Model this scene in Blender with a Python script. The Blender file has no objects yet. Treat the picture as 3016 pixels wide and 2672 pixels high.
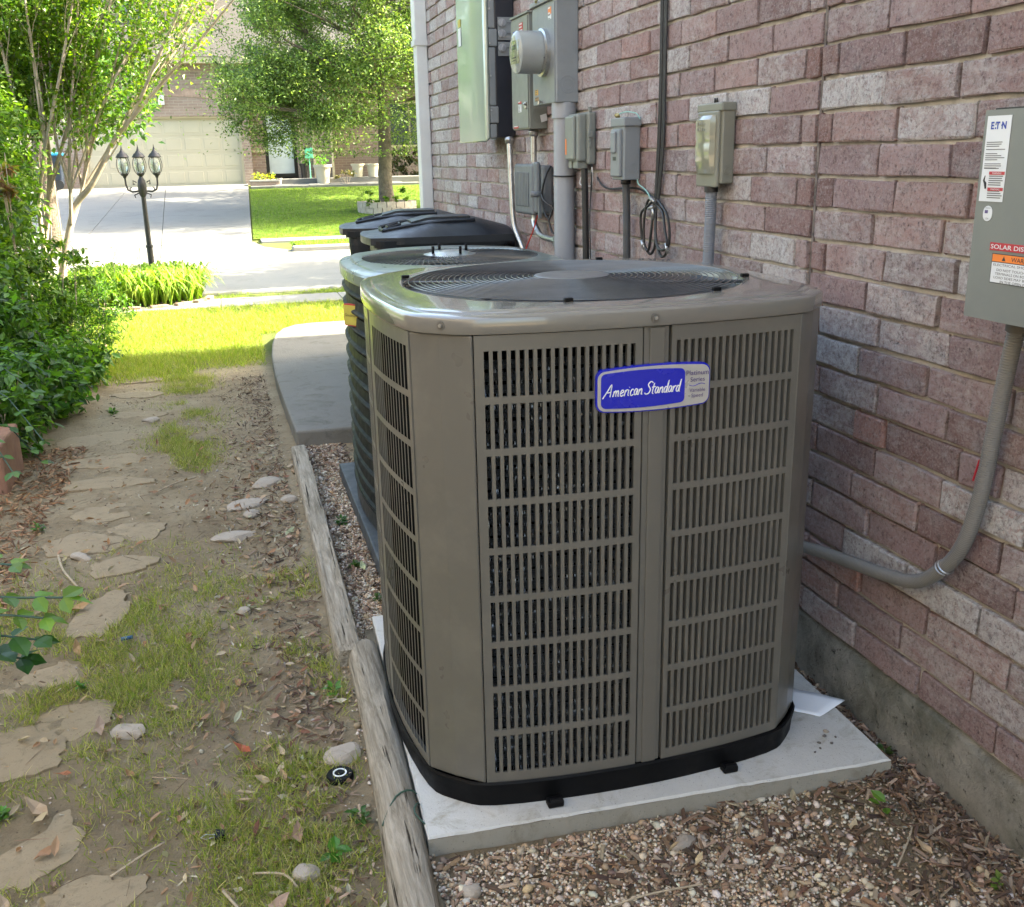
import bpy, bmesh, math, random
import numpy as np
from mathutils import Vector, Matrix

random.seed(7)
rng = np.random.default_rng(11)
S = bpy.context.scene
COL = S.collection
PI = math.pi

# ---------------------------------------------------------------- camera, world, sun, exposure
cam = bpy.data.cameras.new('camera')
cam.sensor_width = 36.0
cam.lens = 36.0 * 2930.2 / 3016.0
cam.clip_start = 0.05
cam.clip_end = 400
camo = bpy.data.objects.new('camera', cam)
COL.objects.link(camo)
yaw, pitch, roll = 0.27122, 0.29115, -0.02035
_f = Vector((math.sin(yaw) * math.cos(pitch), math.cos(yaw) * math.cos(pitch), -math.sin(pitch)))
_r = Vector((math.cos(yaw), -math.sin(yaw), 0))
_u = _r.cross(_f)
_r2 = math.cos(roll) * _r + math.sin(roll) * _u
_u2 = -math.sin(roll) * _r + math.cos(roll) * _u
camo.matrix_world = Matrix(((_r2.x, _u2.x, -_f.x, 0), (_r2.y, _u2.y, -_f.y, 0), (_r2.z, _u2.z, -_f.z, 1.39), (0, 0, 0, 1)))
S.camera = camo

SUN_AZ, SUN_EL = math.radians(93), math.radians(40)
world = bpy.data.worlds.new('World')
S.world = world
world.use_nodes = True
wn = world.node_tree
bg = wn.nodes['Background']
sky = wn.nodes.new('ShaderNodeTexSky')
sky.sky_type = 'NISHITA'
sky.sun_disc = False
sky.sun_elevation = SUN_EL
sky.sun_rotation = SUN_AZ
sky.dust_density = 4.0
sky.air_density = 1.0
sky.ozone_density = 0.8
wn.links.new(sky.outputs[0], bg.inputs[0])
bg.inputs[1].default_value = 0.15
sun = bpy.data.lights.new('sun', 'SUN')
sun.energy = 3.8
sun.angle = math.radians(0.53)
sun.color = (1.0, 0.93, 0.80)
suno = bpy.data.objects.new('sun', sun)
COL.objects.link(suno)
sd = Vector((math.sin(SUN_AZ) * math.cos(SUN_EL), math.cos(SUN_AZ) * math.cos(SUN_EL), math.sin(SUN_EL)))
suno.rotation_euler = sd.to_track_quat('Z', 'Y').to_euler()
suno.location = (8, 2, 12)
S.view_settings.view_transform = 'Standard'
S.view_settings.look = 'None'
S.view_settings.gamma = 1
S.view_settings.use_curve_mapping = False
S.view_settings.exposure = 3.22
S.view_settings.use_white_balance = True
S.view_settings.white_balance_temperature = 7200
S.view_settings.white_balance_tint = 4
S.render.engine = 'CYCLES'
S.cycles.max_bounces = 8
S.cycles.transparent_max_bounces = 8
S.cycles.sample_clamp_indirect = 6

# ---------------------------------------------------------------- object helpers
def tag(o, label=None, cat=None, group=None, kind=None):
    if label: o['label'] = label
    if cat: o['category'] = cat
    if group: o['group'] = group
    if kind: o['kind'] = kind
    return o

def empty(name, loc, label, cat, group=None):
    o = bpy.data.objects.new(name, None)
    COL.objects.link(o)
    o.location = loc
    o.empty_display_size = 0.1
    return tag(o, label, cat, group)

def link(name, me, parent=None, loc=None):
    o = bpy.data.objects.new(name, me)
    COL.objects.link(o)
    if parent is not None:
        o.parent = parent
        p = parent
        off = Vector((0, 0, 0))
        while p is not None:
            off += Vector(p.location)
            p = p.parent
        if parent.parent is None or True:
            o.location = (Vector(loc) if loc is not None else Vector((0, 0, 0))) - off
    elif loc is not None:
        o.location = loc
    return o

def worldloc(o):
    v = Vector((0, 0, 0))
    while o is not None:
        v += Vector(o.location)
        o = o.parent
    return v

class MB:
    """collects shapes in world coordinates"""
    def __init__(s):
        s.v = []
        s.f = []
        s.mi = []
        s.sm = []
    def add(s, vs, fs, m=0, smooth=False):
        o = len(s.v)
        s.v += [tuple(x) for x in vs]
        for f in fs:
            s.f.append(tuple(i + o for i in f))
            s.mi.append(m)
            s.sm.append(smooth)
        return s
    def box(s, a, b, m=0, rot=None, c=None):
        x0, y0, z0 = a
        x1, y1, z1 = b
        vs = [(x0, y0, z0), (x1, y0, z0), (x1, y1, z0), (x0, y1, z0), (x0, y0, z1), (x1, y0, z1), (x1, y1, z1), (x0, y1, z1)]
        if rot is not None:
            c = Vector(c) if c is not None else Vector(((x0 + x1) / 2, (y0 + y1) / 2, (z0 + z1) / 2))
            vs = [c + rot @ (Vector(q) - c) for q in vs]
        return s.add(vs, [(0, 3, 2, 1), (4, 5, 6, 7), (0, 1, 5, 4), (1, 2, 6, 5), (2, 3, 7, 6), (3, 0, 4, 7)], m)
    def bbox(s, a, b, r=0.006, m=0, seg=2):
        """box with rounded edges"""
        bm = bmesh.new()
        bmesh.ops.create_cube(bm, size=1)
        d = [b[i] - a[i] for i in range(3)]
        for v in bm.verts:
            v.co = Vector([(a[i] + b[i]) / 2 + v.co[i] * d[i] for i in range(3)])
        bmesh.ops.bevel(bm, geom=list(bm.edges), offset=min(r, min(d) * .45), segments=seg, profile=.5, affect='EDGES')
        bm.verts.index_update()
        s.add([v.co for v in bm.verts], [[v.index for v in f.verts] for f in bm.faces], m, False)
        bm.free()
        return s
    def tube(s, pts, r, n=8, m=0, caps=True, smooth=True):
        pts = [Vector(p) for p in pts]
        rs = r if isinstance(r, (list, tuple)) else [r] * len(pts)
        k = len(pts)
        o = len(s.v)
        up = None
        for i in range(k):
            t = (pts[min(i + 1, k - 1)] - pts[max(i - 1, 0)])
            if t.length < 1e-9: t = Vector((0, 0, 1))
            t.normalize()
            if up is None:
                up = t.orthogonal().normalized()
            else:
                up = (up - t * up.dot(t))
                up = up.normalized() if up.length > 1e-6 else t.orthogonal().normalized()
            b = t.cross(up)
            for j in range(n):
                a = 2 * PI * j / n
                s.v.append(tuple(pts[i] + (up * math.cos(a) + b * math.sin(a)) * rs[i]))
        for i in range(k - 1):
            for j in range(n):
                s.f.append((o + i * n + j, o + i * n + (j + 1) % n, o + (i + 1) * n + (j + 1) % n, o + (i + 1) * n + j))
                s.mi.append(m); s.sm.append(smooth)
        if caps:
            s.f.append(tuple(o + j for j in reversed(range(n)))); s.mi.append(m); s.sm.append(False)
            s.f.append(tuple(o + (k - 1) * n + j for j in range(n))); s.mi.append(m); s.sm.append(False)
        return s
    def lathe(s, prof, c, axis='Z', n=24, m=0, smooth=True, flip=False):
        """prof list of (r, h)"""
        o = len(s.v)
        c = Vector(c)
        for (r, h) in prof:
            for j in range(n):
                a = 2 * PI * j / n
                p = (r * math.cos(a), r * math.sin(a), h)
                if axis == 'X': p = (h, p[0], p[1])
                elif axis == 'Y': p = (p[0], h, p[1])
                s.v.append(tuple(c + Vector(p)))
        for i in range(len(prof) - 1):
            for j in range(n):
                q = (o + i * n + j, o + i * n + (j + 1) % n, o + (i + 1) * n + (j + 1) % n, o + (i + 1) * n + j)
                s.f.append(q if not flip else q[::-1]); s.mi.append(m); s.sm.append(smooth)
        if prof[0][0] > 1e-4:
            s.f.append(tuple(o + j for j in reversed(range(n)))); s.mi.append(m); s.sm.append(False)
        if prof[-1][0] > 1e-4:
            s.f.append(tuple(o + (len(prof) - 1) * n + j for j in range(n))); s.mi.append(m); s.sm.append(False)
        return s
    def prism(s, pts, z0, z1, m=0, top=None):
        """vertical prism; top: optional other outline at z1"""
        n = len(pts)
        top = top or pts
        vs = [(p[0], p[1], z0) for p in pts] + [(p[0], p[1], z1) for p in top]
        fs = [tuple(reversed(range(n))), tuple(range(n, 2 * n))] + [(i, (i + 1) % n, n + (i + 1) % n, n + i) for i in range(n)]
        return s.add(vs, fs, m)
    def rings(s, rings, m=0, smooth=True, close=True, caps=(False, False)):
        o = len(s.v)
        n = len(rings[0])
        for rg in rings:
            s.v += [tuple(p) for p in rg]
        for i in range(len(rings) - 1):
            for j in range(n if close else n - 1):
                s.f.append((o + i * n + j, o + i * n + (j + 1) % n, o + (i + 1) * n + (j + 1) % n, o + (i + 1) * n + j))
                s.mi.append(m); s.sm.append(smooth)
        if caps[0]:
            s.f.append(tuple(o + j for j in reversed(range(n)))); s.mi.append(m); s.sm.append(False)
        if caps[1]:
            s.f.append(tuple(o + (len(rings) - 1) * n + j for j in range(n))); s.mi.append(m); s.sm.append(False)
        return s
    def mesh(s, name, mats, origin=(0, 0, 0)):
        me = bpy.data.meshes.new(name)
        ox, oy, oz = origin
        me.from_pydata([(a - ox, b - oy, c - oz) for a, b, c in s.v], [], s.f)
        if not isinstance(mats, (list, tuple)): mats = [mats]
        for mt in mats: me.materials.append(mt)
        me.polygons.foreach_set('material_index', s.mi)
        me.polygons.foreach_set('use_smooth', s.sm)
        me.update()
        return me
    def build(s, name, mats, parent=None, bevel=0, recalc=True, sharp=.62, **kw):
        me = s.mesh(name, mats)
        if recalc:
            bm = bmesh.new(); bm.from_mesh(me)
            bmesh.ops.recalc_face_normals(bm, faces=bm.faces)
            for e in bm.edges:
                if len(e.link_faces) == 2 and e.calc_face_angle(0) > sharp: e.smooth = False
            bm.to_mesh(me); bm.free()
        o = link(name, me, parent)
        if bevel:
            md = o.modifiers.new('bevel', 'BEVEL')
            md.width = bevel; md.segments = 2; md.limit_method = 'ANGLE'; md.angle_limit = math.radians(35)
        return tag(o, **kw)

def tri_mesh(name, V, F, mats, tint=None, smooth=False, parent=None, **kw):
    """numpy triangles -> object; tint per vertex (N,3)"""
    me = bpy.data.meshes.new(name)
    V = np.asarray(V, np.float32); F = np.asarray(F, np.int32)
    me.vertices.add(len(V)); me.vertices.foreach_set('co', V.ravel())
    me.loops.add(F.size); me.loops.foreach_set('vertex_index', F.ravel())
    me.polygons.add(len(F))
    me.polygons.foreach_set('loop_start', np.arange(0, F.size, 3, dtype=np.int32))
    me.polygons.foreach_set('loop_total', np.full(len(F), 3, np.int32))
    me.polygons.foreach_set('use_smooth', np.full(len(F), smooth))
    if not isinstance(mats, (list, tuple)): mats = [mats]
    for mt in mats: me.materials.append(mt)
    me.update(calc_edges=True)
    if tint is not None:
        a = me.color_attributes.new('tint', 'FLOAT_COLOR', 'POINT')
        c = np.ones((len(V), 4), np.float32); c[:, :3] = tint
        a.data.foreach_set('color', c.ravel())
    return tag(link(name, me, parent), **kw)

def rotm(yaw, tilt, roll_):
    """(N,3,3) Rz(yaw) Rx(tilt) Ry(roll)"""
    cy, sy, ct, st, cr, sr = np.cos(yaw), np.sin(yaw), np.cos(tilt), np.sin(tilt), np.cos(roll_), np.sin(roll_)
    z = np.zeros_like(cy); o = np.ones_like(cy)
    Rz = np.stack([cy, -sy, z, sy, cy, z, z, z, o], -1).reshape(-1, 3, 3)
    Rx = np.stack([o, z, z, z, ct, -st, z, st, ct], -1).reshape(-1, 3, 3)
    Ry = np.stack([cr, z, sr, z, o, z, -sr, z, cr], -1).reshape(-1, 3, 3)
    return Rz @ Rx @ Ry

def scatter(tmpls, P, Sc, Rm, tint):
    """copies of small triangle templates as arrays"""
    N = len(P)
    which = rng.integers(0, len(tmpls), N)
    Vs, Fs, Ts = [], [], []
    off = 0
    for k, (tv, tf) in enumerate(tmpls):
        idx = np.where(which == k)[0]
        if not len(idx): continue
        tv = np.asarray(tv, float); tf = np.asarray(tf)
        v = tv[None] * (Sc[idx][:, None, :])
        v = np.einsum('nij,nkj->nki', Rm[idx], v) + P[idx][:, None, :]
        f = tf[None] + (np.arange(len(idx)) * len(tv))[:, None, None] + off
        off += len(idx) * len(tv)
        Vs.append(v.reshape(-1, 3)); Fs.append(f.reshape(-1, 3))
        Ts.append(np.repeat(tint[idx], len(tv), 0))
    return np.concatenate(Vs), np.concatenate(Fs), np.concatenate(Ts)

# ---------------------------------------------------------------- materials
class NT:
    def __init__(s, name):
        s.m = bpy.data.materials.new(name); s.m.use_nodes = True
        s.t = s.m.node_tree; s.n = s.t.nodes; s.l = s.t.links
        s.b = s.n['Principled BSDF']
        s.out = s.n['Material Output']
    def node(s, typ, **kw):
        n = s.n.new(typ)
        for k, v in kw.items():
            if k.startswith('_'): setattr(n, k[1:], v)
        return n
    def pos(s):
        if not hasattr(s, '_p'): s._p = s.n.new('ShaderNodeNewGeometry').outputs['Position']
        return s._p
    def mapped(s, scale, vec=None):
        n = s.n.new('ShaderNodeMapping')
        n.inputs['Scale'].default_value = scale
        s.l.new(vec or s.pos(), n.inputs[0])
        return n.outputs[0]
    def noise(s, scale, detail=4, rough=.55, vec=None, dist=0):
        n = s.n.new('ShaderNodeTexNoise')
        n.inputs['Scale'].default_value = scale; n.inputs['Detail'].default_value = detail
        n.inputs['Roughness'].default_value = rough; n.inputs['Distortion'].default_value = dist
        s.l.new(vec or s.pos(), n.inputs['Vector'])
        return n.outputs['Fac']
    def voro(s, scale, vec=None, feature='F1', out='Distance'):
        n = s.n.new('ShaderNodeTexVoronoi'); n.feature = feature
        n.inputs['Scale'].default_value = scale
        s.l.new(vec or s.pos(), n.inputs['Vector'])
        return n.outputs[out]
    def ramp(s, fac, stops):
        n = s.n.new('ShaderNodeValToRGB')
        e = n.color_ramp.elements
        while len(e) < len(stops): e.new(.5)
        for q, (p, c) in zip(e, stops):
            q.position = p
            q.color = (*c, 1) if len(c) == 3 else c
        s.l.new(fac, n.inputs[0])
        return n.outputs[0]
    def mix(s, fac, a, b, mode='MIX'):
        n = s.n.new('ShaderNodeMix'); n.data_type = 'RGBA'; n.blend_type = mode
        for i, x in ((0, fac), (6, a), (7, b)):
            if hasattr(x, 'links'): s.l.new(x, n.inputs[i])
            elif i == 0: n.inputs[0].default_value = x
            else: n.inputs[i].default_value = (*x, 1)
        return n.outputs[2]
    def math(s, op, a, b=0.0, clamp=False):
        n = s.n.new('ShaderNodeMath'); n.operation = op; n.use_clamp = clamp
        for i, x in ((0, a), (1, b)):
            if hasattr(x, 'links'): s.l.new(x, n.inputs[i])
            else: n.inputs[i].default_value = x
        return n.outputs[0]
    def bump(s, h, strength=.3, dist=.01, prev=None):
        n = s.n.new('ShaderNodeBump')
        n.inputs['Strength'].default_value = strength; n.inputs['Distance'].default_value = dist
        s.l.new(h, n.inputs['Height'])
        if prev is not None: s.l.new(prev, n.inputs['Normal'])
        return n.outputs[0]
    def set(s, **kw):
        for k, v in kw.items():
            i = s.b.inputs[{'col': 'Base Color', 'rough': 'Roughness', 'metal': 'Metallic', 'spec': 'Specular IOR Level', 'coat': 'Coat Weight', 'normal': 'Normal', 'trans': 'Transmission Weight', 'coatr': 'Coat Roughness', 'alpha': 'Alpha'}[k]]
            if hasattr(v, 'links'): s.l.new(v, i)
            elif isinstance(v, tuple): i.default_value = (*v, 1)
            else: i.default_value = v
        return s
    def attr(s, name='tint'):
        n = s.n.new('ShaderNodeAttribute'); n.attribute_name = name
        return n.outputs['Color']

def simple(name, col, rough=.5, metal=0, var=.12, scale=6, bump=0, bscale=200, dirt=None, coat=0, spec=.5, bdist=.002):
    t = NT(name)
    lo = tuple(c * (1 - var) for c in col); hi = tuple(min(1, c * (1 + var)) for c in col)
    c = t.ramp(t.noise(scale, 5, .6), [(.3, lo), (.7, hi)])
    if dirt:
        amount, dc, ds = dirt
        f = t.math('MULTIPLY', t.math('SUBTRACT', t.noise(ds, 6, .7), .5, True), amount * 4, True)
        c = t.mix(f, c, dc)
    r = t.ramp(t.noise(scale * 3, 4, .6), [(.3, (rough * .8,) * 3), (.7, (min(1, rough * 1.2),) * 3)])
    t.set(col=c, rough=r, metal=metal, coat=coat, spec=spec)
    if bump: t.set(normal=t.bump(t.noise(bscale, 4, .6), bump, bdist))
    return t.m

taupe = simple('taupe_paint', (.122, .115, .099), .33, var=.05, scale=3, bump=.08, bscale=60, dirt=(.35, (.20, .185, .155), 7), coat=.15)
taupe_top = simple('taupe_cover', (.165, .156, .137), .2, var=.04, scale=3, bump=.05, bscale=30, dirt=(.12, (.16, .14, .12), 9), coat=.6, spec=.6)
void = simple('unlit_black', (.004, .004, .004), .95, spec=.05)  # near-black that stands in for shade inside the cabinets
taupe_in = simple('taupe_inner', (.11, .10, .085), .5, var=.08)
blackp = simple('black_plastic', (.0035, .0035, .004), .55, var=.3, scale=12, bump=.1, bscale=300, dirt=(.1, (.015, .015, .014), 14), spec=.15)
binp = simple('bin_plastic', (.010, .012, .016), .42, var=.3, scale=7, bump=.12, bscale=350, dirt=(.12, (.045, .045, .045), 10))
darkmet = simple('dark_metal', (.018, .019, .019), .4, var=.3, scale=8, dirt=(.25, (.06, .058, .05), 12))
wire_m = simple('coated_wire', (.09, .095, .10), .22, var=.2, scale=9, coat=.3)
hubm = simple('hub_grey', (.13, .128, .125), .4, var=.06, bump=.05, bscale=400)
steel = simple('galvanised', (.45, .45, .44), .32, .85, var=.2, scale=25, dirt=(.3, (.2, .18, .15), 30))
chrome = simple('bright_metal', (.6, .6, .6), .22, .95, var=.1)
greybox = simple('grey_enamel', (.20, .215, .225), .42, var=.06, scale=5, dirt=(.25, (.13, .12, .11), 16), bump=.04, bscale=120)
greybox2 = simple('grey_green_enamel', (.19, .20, .18), .45, var=.06, scale=5, dirt=(.3, (.12, .11, .09), 16), bump=.04, bscale=120)
greybox3 = simple('olive_grey_enamel', (.18, .175, .14), .4, var=.06, scale=5, dirt=(.3, (.12, .11, .08), 16), bump=.04, bscale=120)
panelg = simple('panel_grey', (.165, .175, .16), .45, var=.05, scale=4, dirt=(.15, (.13, .13, .12), 20), bump=.05, bscale=200)
telecom = simple('grey_plastic', (.13, .14, .148), .5, var=.08, scale=8, dirt=(.3, (.09, .085, .08), 18), bump=.06, bscale=150)
inv_cover = simple('silver_green_cover', (.36, .42, .38), .22, .35, var=.06, scale=2, coat=.3)
inv_dark = simple('dark_blue_black', (.012, .014, .022), .35, var=.2)
rubber = simple('black_rubber', (.014, .013, .013), .5, var=.25, scale=30, dirt=(.3, (.05, .045, .04), 30))
pvc = simple('grey_pvc', (.29, .30, .32), .4, var=.05, scale=4, dirt=(.2, (.2, .19, .17), 11))
white_p = simple('white_paint', (.62, .63, .62), .5, var=.05, scale=5, dirt=(.2, (.4, .4, .37), 9))
whitep = simple('white_plastic', (.75, .76, .76), .35, var=.03)
paper = simple('white_paper', (.78, .80, .84), .6, var=.03)
labelw = simple('label_white', (.62, .64, .66), .4, var=.03)
ink = simple('black_ink', (.02, .02, .022), .5)
greyink = simple('grey_ink', (.12, .12, .13), .5)
redl = simple('red_label', (.42, .02, .035), .4)
orangel = simple('orange_label', (.75, .20, .03), .45)
amberl = simple('amber_label', (.55, .30, .05), .5)
yell = simple('yellow_label', (.42, .36, .06), .45)
blueink = simple('blue_ink', (.01, .04, .30), .4)
badgeblue = simple('badge_blue', (.004, .012, .42), .25, var=.04, coat=.4)
badgesil = simple('badge_silver', (.50, .49, .46), .32, .35, var=.04)
purpink = simple('purple_ink', (.10, .07, .20), .4)
redwire = simple('red_wire', (.5, .03, .02), .4)
greenwire = simple('green_wire', (.25, .5, .45), .4)
brass = simple('weathered_brass', (.35, .28, .12), .4, .8, var=.3, scale=60)

def glassy():
    t = NT('clear_glass')
    t.set(col=(.9, .93, .9), rough=.04, trans=.92)
    return t.m
glass = glassy()
def frosted():
    t = NT('frosted_glass')
    t.set(col=(.55, .58, .56), rough=.18, trans=.7)
    return t.m
frost = frosted()

def coil_mat():
    t = NT('spine_fin')
    n = t.noise(700, 3, .7); v = t.voro(420)
    c = t.ramp(n, [(.32, (.03, .032, .034)), (.58, (.12, .125, .13)), (.76, (.7, .7, .7))])
    t.set(col=c, rough=.3, metal=.45, normal=t.bump(v, 1.0, .006))
    return t.m
coilm = coil_mat()

def brick_mat(name, attr):
    t = NT(name)
    if attr:
        sep = t.n.new('ShaderNodeSeparateColor'); t.l.new(t.attr('tint'), sep.inputs[0])
    else:
        oi = t.n.new('ShaderNodeObjectInfo'); sep = t.n.new('ShaderNodeSeparateColor'); t.l.new(oi.outputs['Color'], sep.inputs[0])
    tone, white, hue = sep.outputs[0], sep.outputs[1], sep.outputs[2]
    base = t.ramp(tone, [(0, (.15, .085, .08)), (.2, (.25, .14, .12)), (.5, (.35, .215, .19)), (.75, (.45, .295, .265)), (1, (.38, .165, .12))])
    warm = t.mix(t.math('MULTIPLY', hue, .8), base, (.35, .25, .25))
    # per brick offset keeps the patches from lining up between bricks
    off = t.n.new('ShaderNodeVectorMath'); off.operation = 'ADD'
    cmb = t.n.new('ShaderNodeCombineXYZ')
    t.l.new(t.math('MULTIPLY', tone, 37.0), cmb.inputs[0]); t.l.new(t.math('MULTIPLY', hue, 53.0), cmb.inputs[1]); t.l.new(t.math('MULTIPLY', white, 29.0), cmb.inputs[2])
    t.l.new(t.pos(), off.inputs[0]); t.l.new(cmb.outputs[0], off.inputs[1])
    v = off.outputs[0]
    streak = t.noise(1, 8, .75, vec=t.mapped((30, 14, 40), v), dist=1.2)
    # white wash: coverage from the brick's own value
    streak = t.math('ADD', t.math('MULTIPLY', streak, .6), t.math('MULTIPLY', t.noise(9, 5, .65, v), .4))
    th = t.math('SUBTRACT', .525, t.math('MULTIPLY', white, .25))
    wf = t.math('MULTIPLY', t.math('SUBTRACT', streak, th, True), 6.0, True)
    wf = t.math('MULTIPLY', wf, t.math('ADD', t.math('MULTIPLY', white, .65), .38, True))
    wf = t.math('MULTIPLY', wf, t.math('ADD', .25, t.math('MULTIPLY', t.math('SUBTRACT', t.noise(1, 6, .8, vec=t.mapped((22, 60, 60), v), dist=1.5), .36, True), 4.5), True))
    gry = t.math('MULTIPLY', t.math('SUBTRACT', t.noise(12, 6, .7, t.mapped((1, 1, 1), v)), .44, True), 3.0, True)
    warm = t.mix(t.math('MULTIPLY', gry, .55), warm, (.46, .39, .375))
    wcol = t.mix(t.noise(24, 4, .6, v), (.50, .485, .48), (.74, .72, .69))
    c = t.mix(wf, warm, wcol)
    # dark soot patches
    dk = t.math('MULTIPLY', t.math('SUBTRACT', t.noise(9, 6, .7, v), .56, True), 6, True)
    c = t.mix(t.math('MULTIPLY', dk, .6), c, (.09, .08, .084))
    c = t.mix(t.math('MULTIPLY', t.math('SUBTRACT', t.noise(60, 6, .85, v), .5, True), 5.0, True), c, (.12, .075, .07))
    fine = t.noise(160, 4, .8, v)
    c = t.mix(t.math('MULTIPLY', t.math('SUBTRACT', fine, .5, True), 4.0, True), c, tuple((.46, .40, .39)))
    pit = t.math('MULTIPLY', t.math('SUBTRACT', .40, t.noise(150, 4, .75, v), True), 12, True)
    c = t.mix(t.math('MULTIPLY', pit, .6), c, (.055, .038, .036))  # pits darkened in the colour to stand for cavity shade
    h = t.math('ADD', t.math('MULTIPLY', t.noise(55, 7, .8, v), 1.0), t.math('MULTIPLY', pit, -.5))
    t.set(col=c, rough=.92, spec=.2, normal=t.bump(h, 1.0, .012, t.bump(t.noise(16, 4, .6, v), .8, .012)))
    return t.m
brickm = brick_mat('clay_brick', False)
brickm_s = brick_mat('clay_brick_far', True)

def mortar_mat():
    t = NT('mortar')
    c = t.ramp(t.noise(20, 6, .7), [(.3, (.33, .305, .27)), (.55, (.48, .45, .405)), (.8, (.62, .585, .53))])
    t.set(col=c, rough=.95, spec=.1, normal=t.bump(t.noise(120, 5, .8), .9, .004))
    return t.m
mortar = mortar_mat()

def concrete(name, a, b, stain, sc=3, brush=False):
    t = NT(name)
    n = t.noise(sc, 7, .7)
    c = t.mix(n, a, b)
    f = t.math('MULTIPLY', t.math('SUBTRACT', t.noise(sc * 2.3, 6, .7, dist=.6), .52, True), 3.5, True)
    c = t.mix(f, c, stain)
    sp = t.math('LESS_THAN', t.noise(240, 2, .5), .31)
    c = t.mix(t.math('MULTIPLY', sp, .6), c, tuple(x * .35 for x in a))
    hv = t.noise(90, 6, .75, vec=t.mapped((1, .15, 1)) if brush else None)
    t.set(col=c, rough=.9, spec=.2, normal=t.bump(hv, .6, .004))
    return t.m
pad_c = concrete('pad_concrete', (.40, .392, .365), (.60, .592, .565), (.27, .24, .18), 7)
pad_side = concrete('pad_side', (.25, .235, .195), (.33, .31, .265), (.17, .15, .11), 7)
slab_c = concrete('slab_concrete', (.135, .128, .11), (.225, .213, .19), (.095, .088, .072), 3.2, True)
street_c = concrete('street_concrete', (.20, .193, .172), (.26, .25, .225), (.16, .15, .13), .6)
drive_c = concrete('driveway_concrete', (.14, .14, .135), (.185, .182, .172), (.11, .107, .1), .8)
curb_c = concrete('curb_concrete', (.20, .196, .18), (.26, .253, .235), (.16, .15, .13), 1.2)

def found_mat():
    t = NT('rough_foundation')
    n = t.noise(7, 8, .75)
    c = t.ramp(n, [(.3, (.20, .185, .15)), (.45, (.40, .375, .315)), (.55, (.52, .49, .42)), (.7, (.64, .60, .52))])
    c = t.mix(t.math('MULTIPLY', t.math('SUBTRACT', t.noise(3, 5, .7), .5, True), 3, True), c, (.12, .15, .10))
    c = t.mix(t.math('MULTIPLY', t.math('SUBTRACT', .42, t.noise(38, 5, .75), True), 8, True), c, (.05, .05, .042))
    h = t.noise(16, 9, .78, dist=.5)
    t.set(col=c, rough=.95, spec=.15, normal=t.bump(h, 1, .045, t.bump(t.noise(110, 5, .8), .8, .008)))
    return t.m
foundm = found_mat()

def wood_mat():
    t = NT('weathered_wood')
    g = t.noise(1, 8, .72, vec=t.mapped((70, 5, 70)), dist=.6)
    c = t.ramp(g, [(.28, (.11, .09, .065)), (.45, (.25, .215, .165)), (.6, (.38, .335, .27)), (.78, (.48, .435, .36))])
    crack = t.noise(1, 3, .5, vec=t.mapped((120, 3.2, 120)), dist=.8)
    cf = t.math('MULTIPLY', t.math('SUBTRACT', .36, crack, True), 14, True)
    c = t.mix(cf, c, (.035, .028, .02))
    c = t.mix(t.math('MULTIPLY', t.math('SUBTRACT', t.noise(5, 5, .7), .52, True), 2.5, True), c, (.17, .15, .105))
    h = t.math('SUBTRACT', g, t.math('MULTIPLY', cf, .8))
    t.set(col=c, rough=.9, spec=.15, normal=t.bump(h, 1, .006))
    return t.m
woodm = wood_mat()

def soil_mat():
    t = NT('bare_soil')
    n = t.noise(2.2, 8, .7); n2 = t.noise(11, 7, .75)
    c = t.ramp(n, [(.3, (.25, .192, .122)), (.5, (.34, .272, .178)), (.7, (.43, .357, .245))])
    c = t.mix(t.math('MULTIPLY', t.math('SUBTRACT', n2, .52, True), 3.0, True), c, (.14, .112, .078))
    sp = t.math('GREATER_THAN', t.noise(95, 3, .6), .66)
    c = t.mix(t.math('MULTIPLY', sp, .55), c, (.36, .31, .235))
    # greener where the turf is thin beyond the path
    sy = t.n.new('ShaderNodeSeparateXYZ'); t.l.new(t.pos(), sy.inputs[0])
    far = t.math('MULTIPLY', t.math('SUBTRACT', sy.outputs[1], 6.9, True), 1.2, True)
    c = t.mix(far, c, t.mix(t.noise(5, 5, .7), (.085, .115, .03), (.15, .17, .055)))
    c = t.mix(t.math('MULTIPLY', t.math('SUBTRACT', t.noise(42, 6, .8), .56, True), 5, True), c, (.14, .11, .072))
    h = t.noise(34, 9, .8)
    t.set(col=c, rough=.95, spec=.12, normal=t.bump(h, 1, .024, t.bump(t.noise(190, 5, .7), .5, .003)))
    return t.m
soil = soil_mat()
mulch_bed = simple('mulch_soil', (.085, .052, .032), .95, var=.35, scale=30, bump=.8, bscale=60, bdist=.01, spec=.1)
stone_m = concrete('sandstone', (.215, .168, .108), (.315, .252, .166), (.14, .11, .07), 16)
rock_m = concrete('pale_rock', (.30, .255, .21), (.40, .35, .29), (.2, .165, .12), 14)

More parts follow.
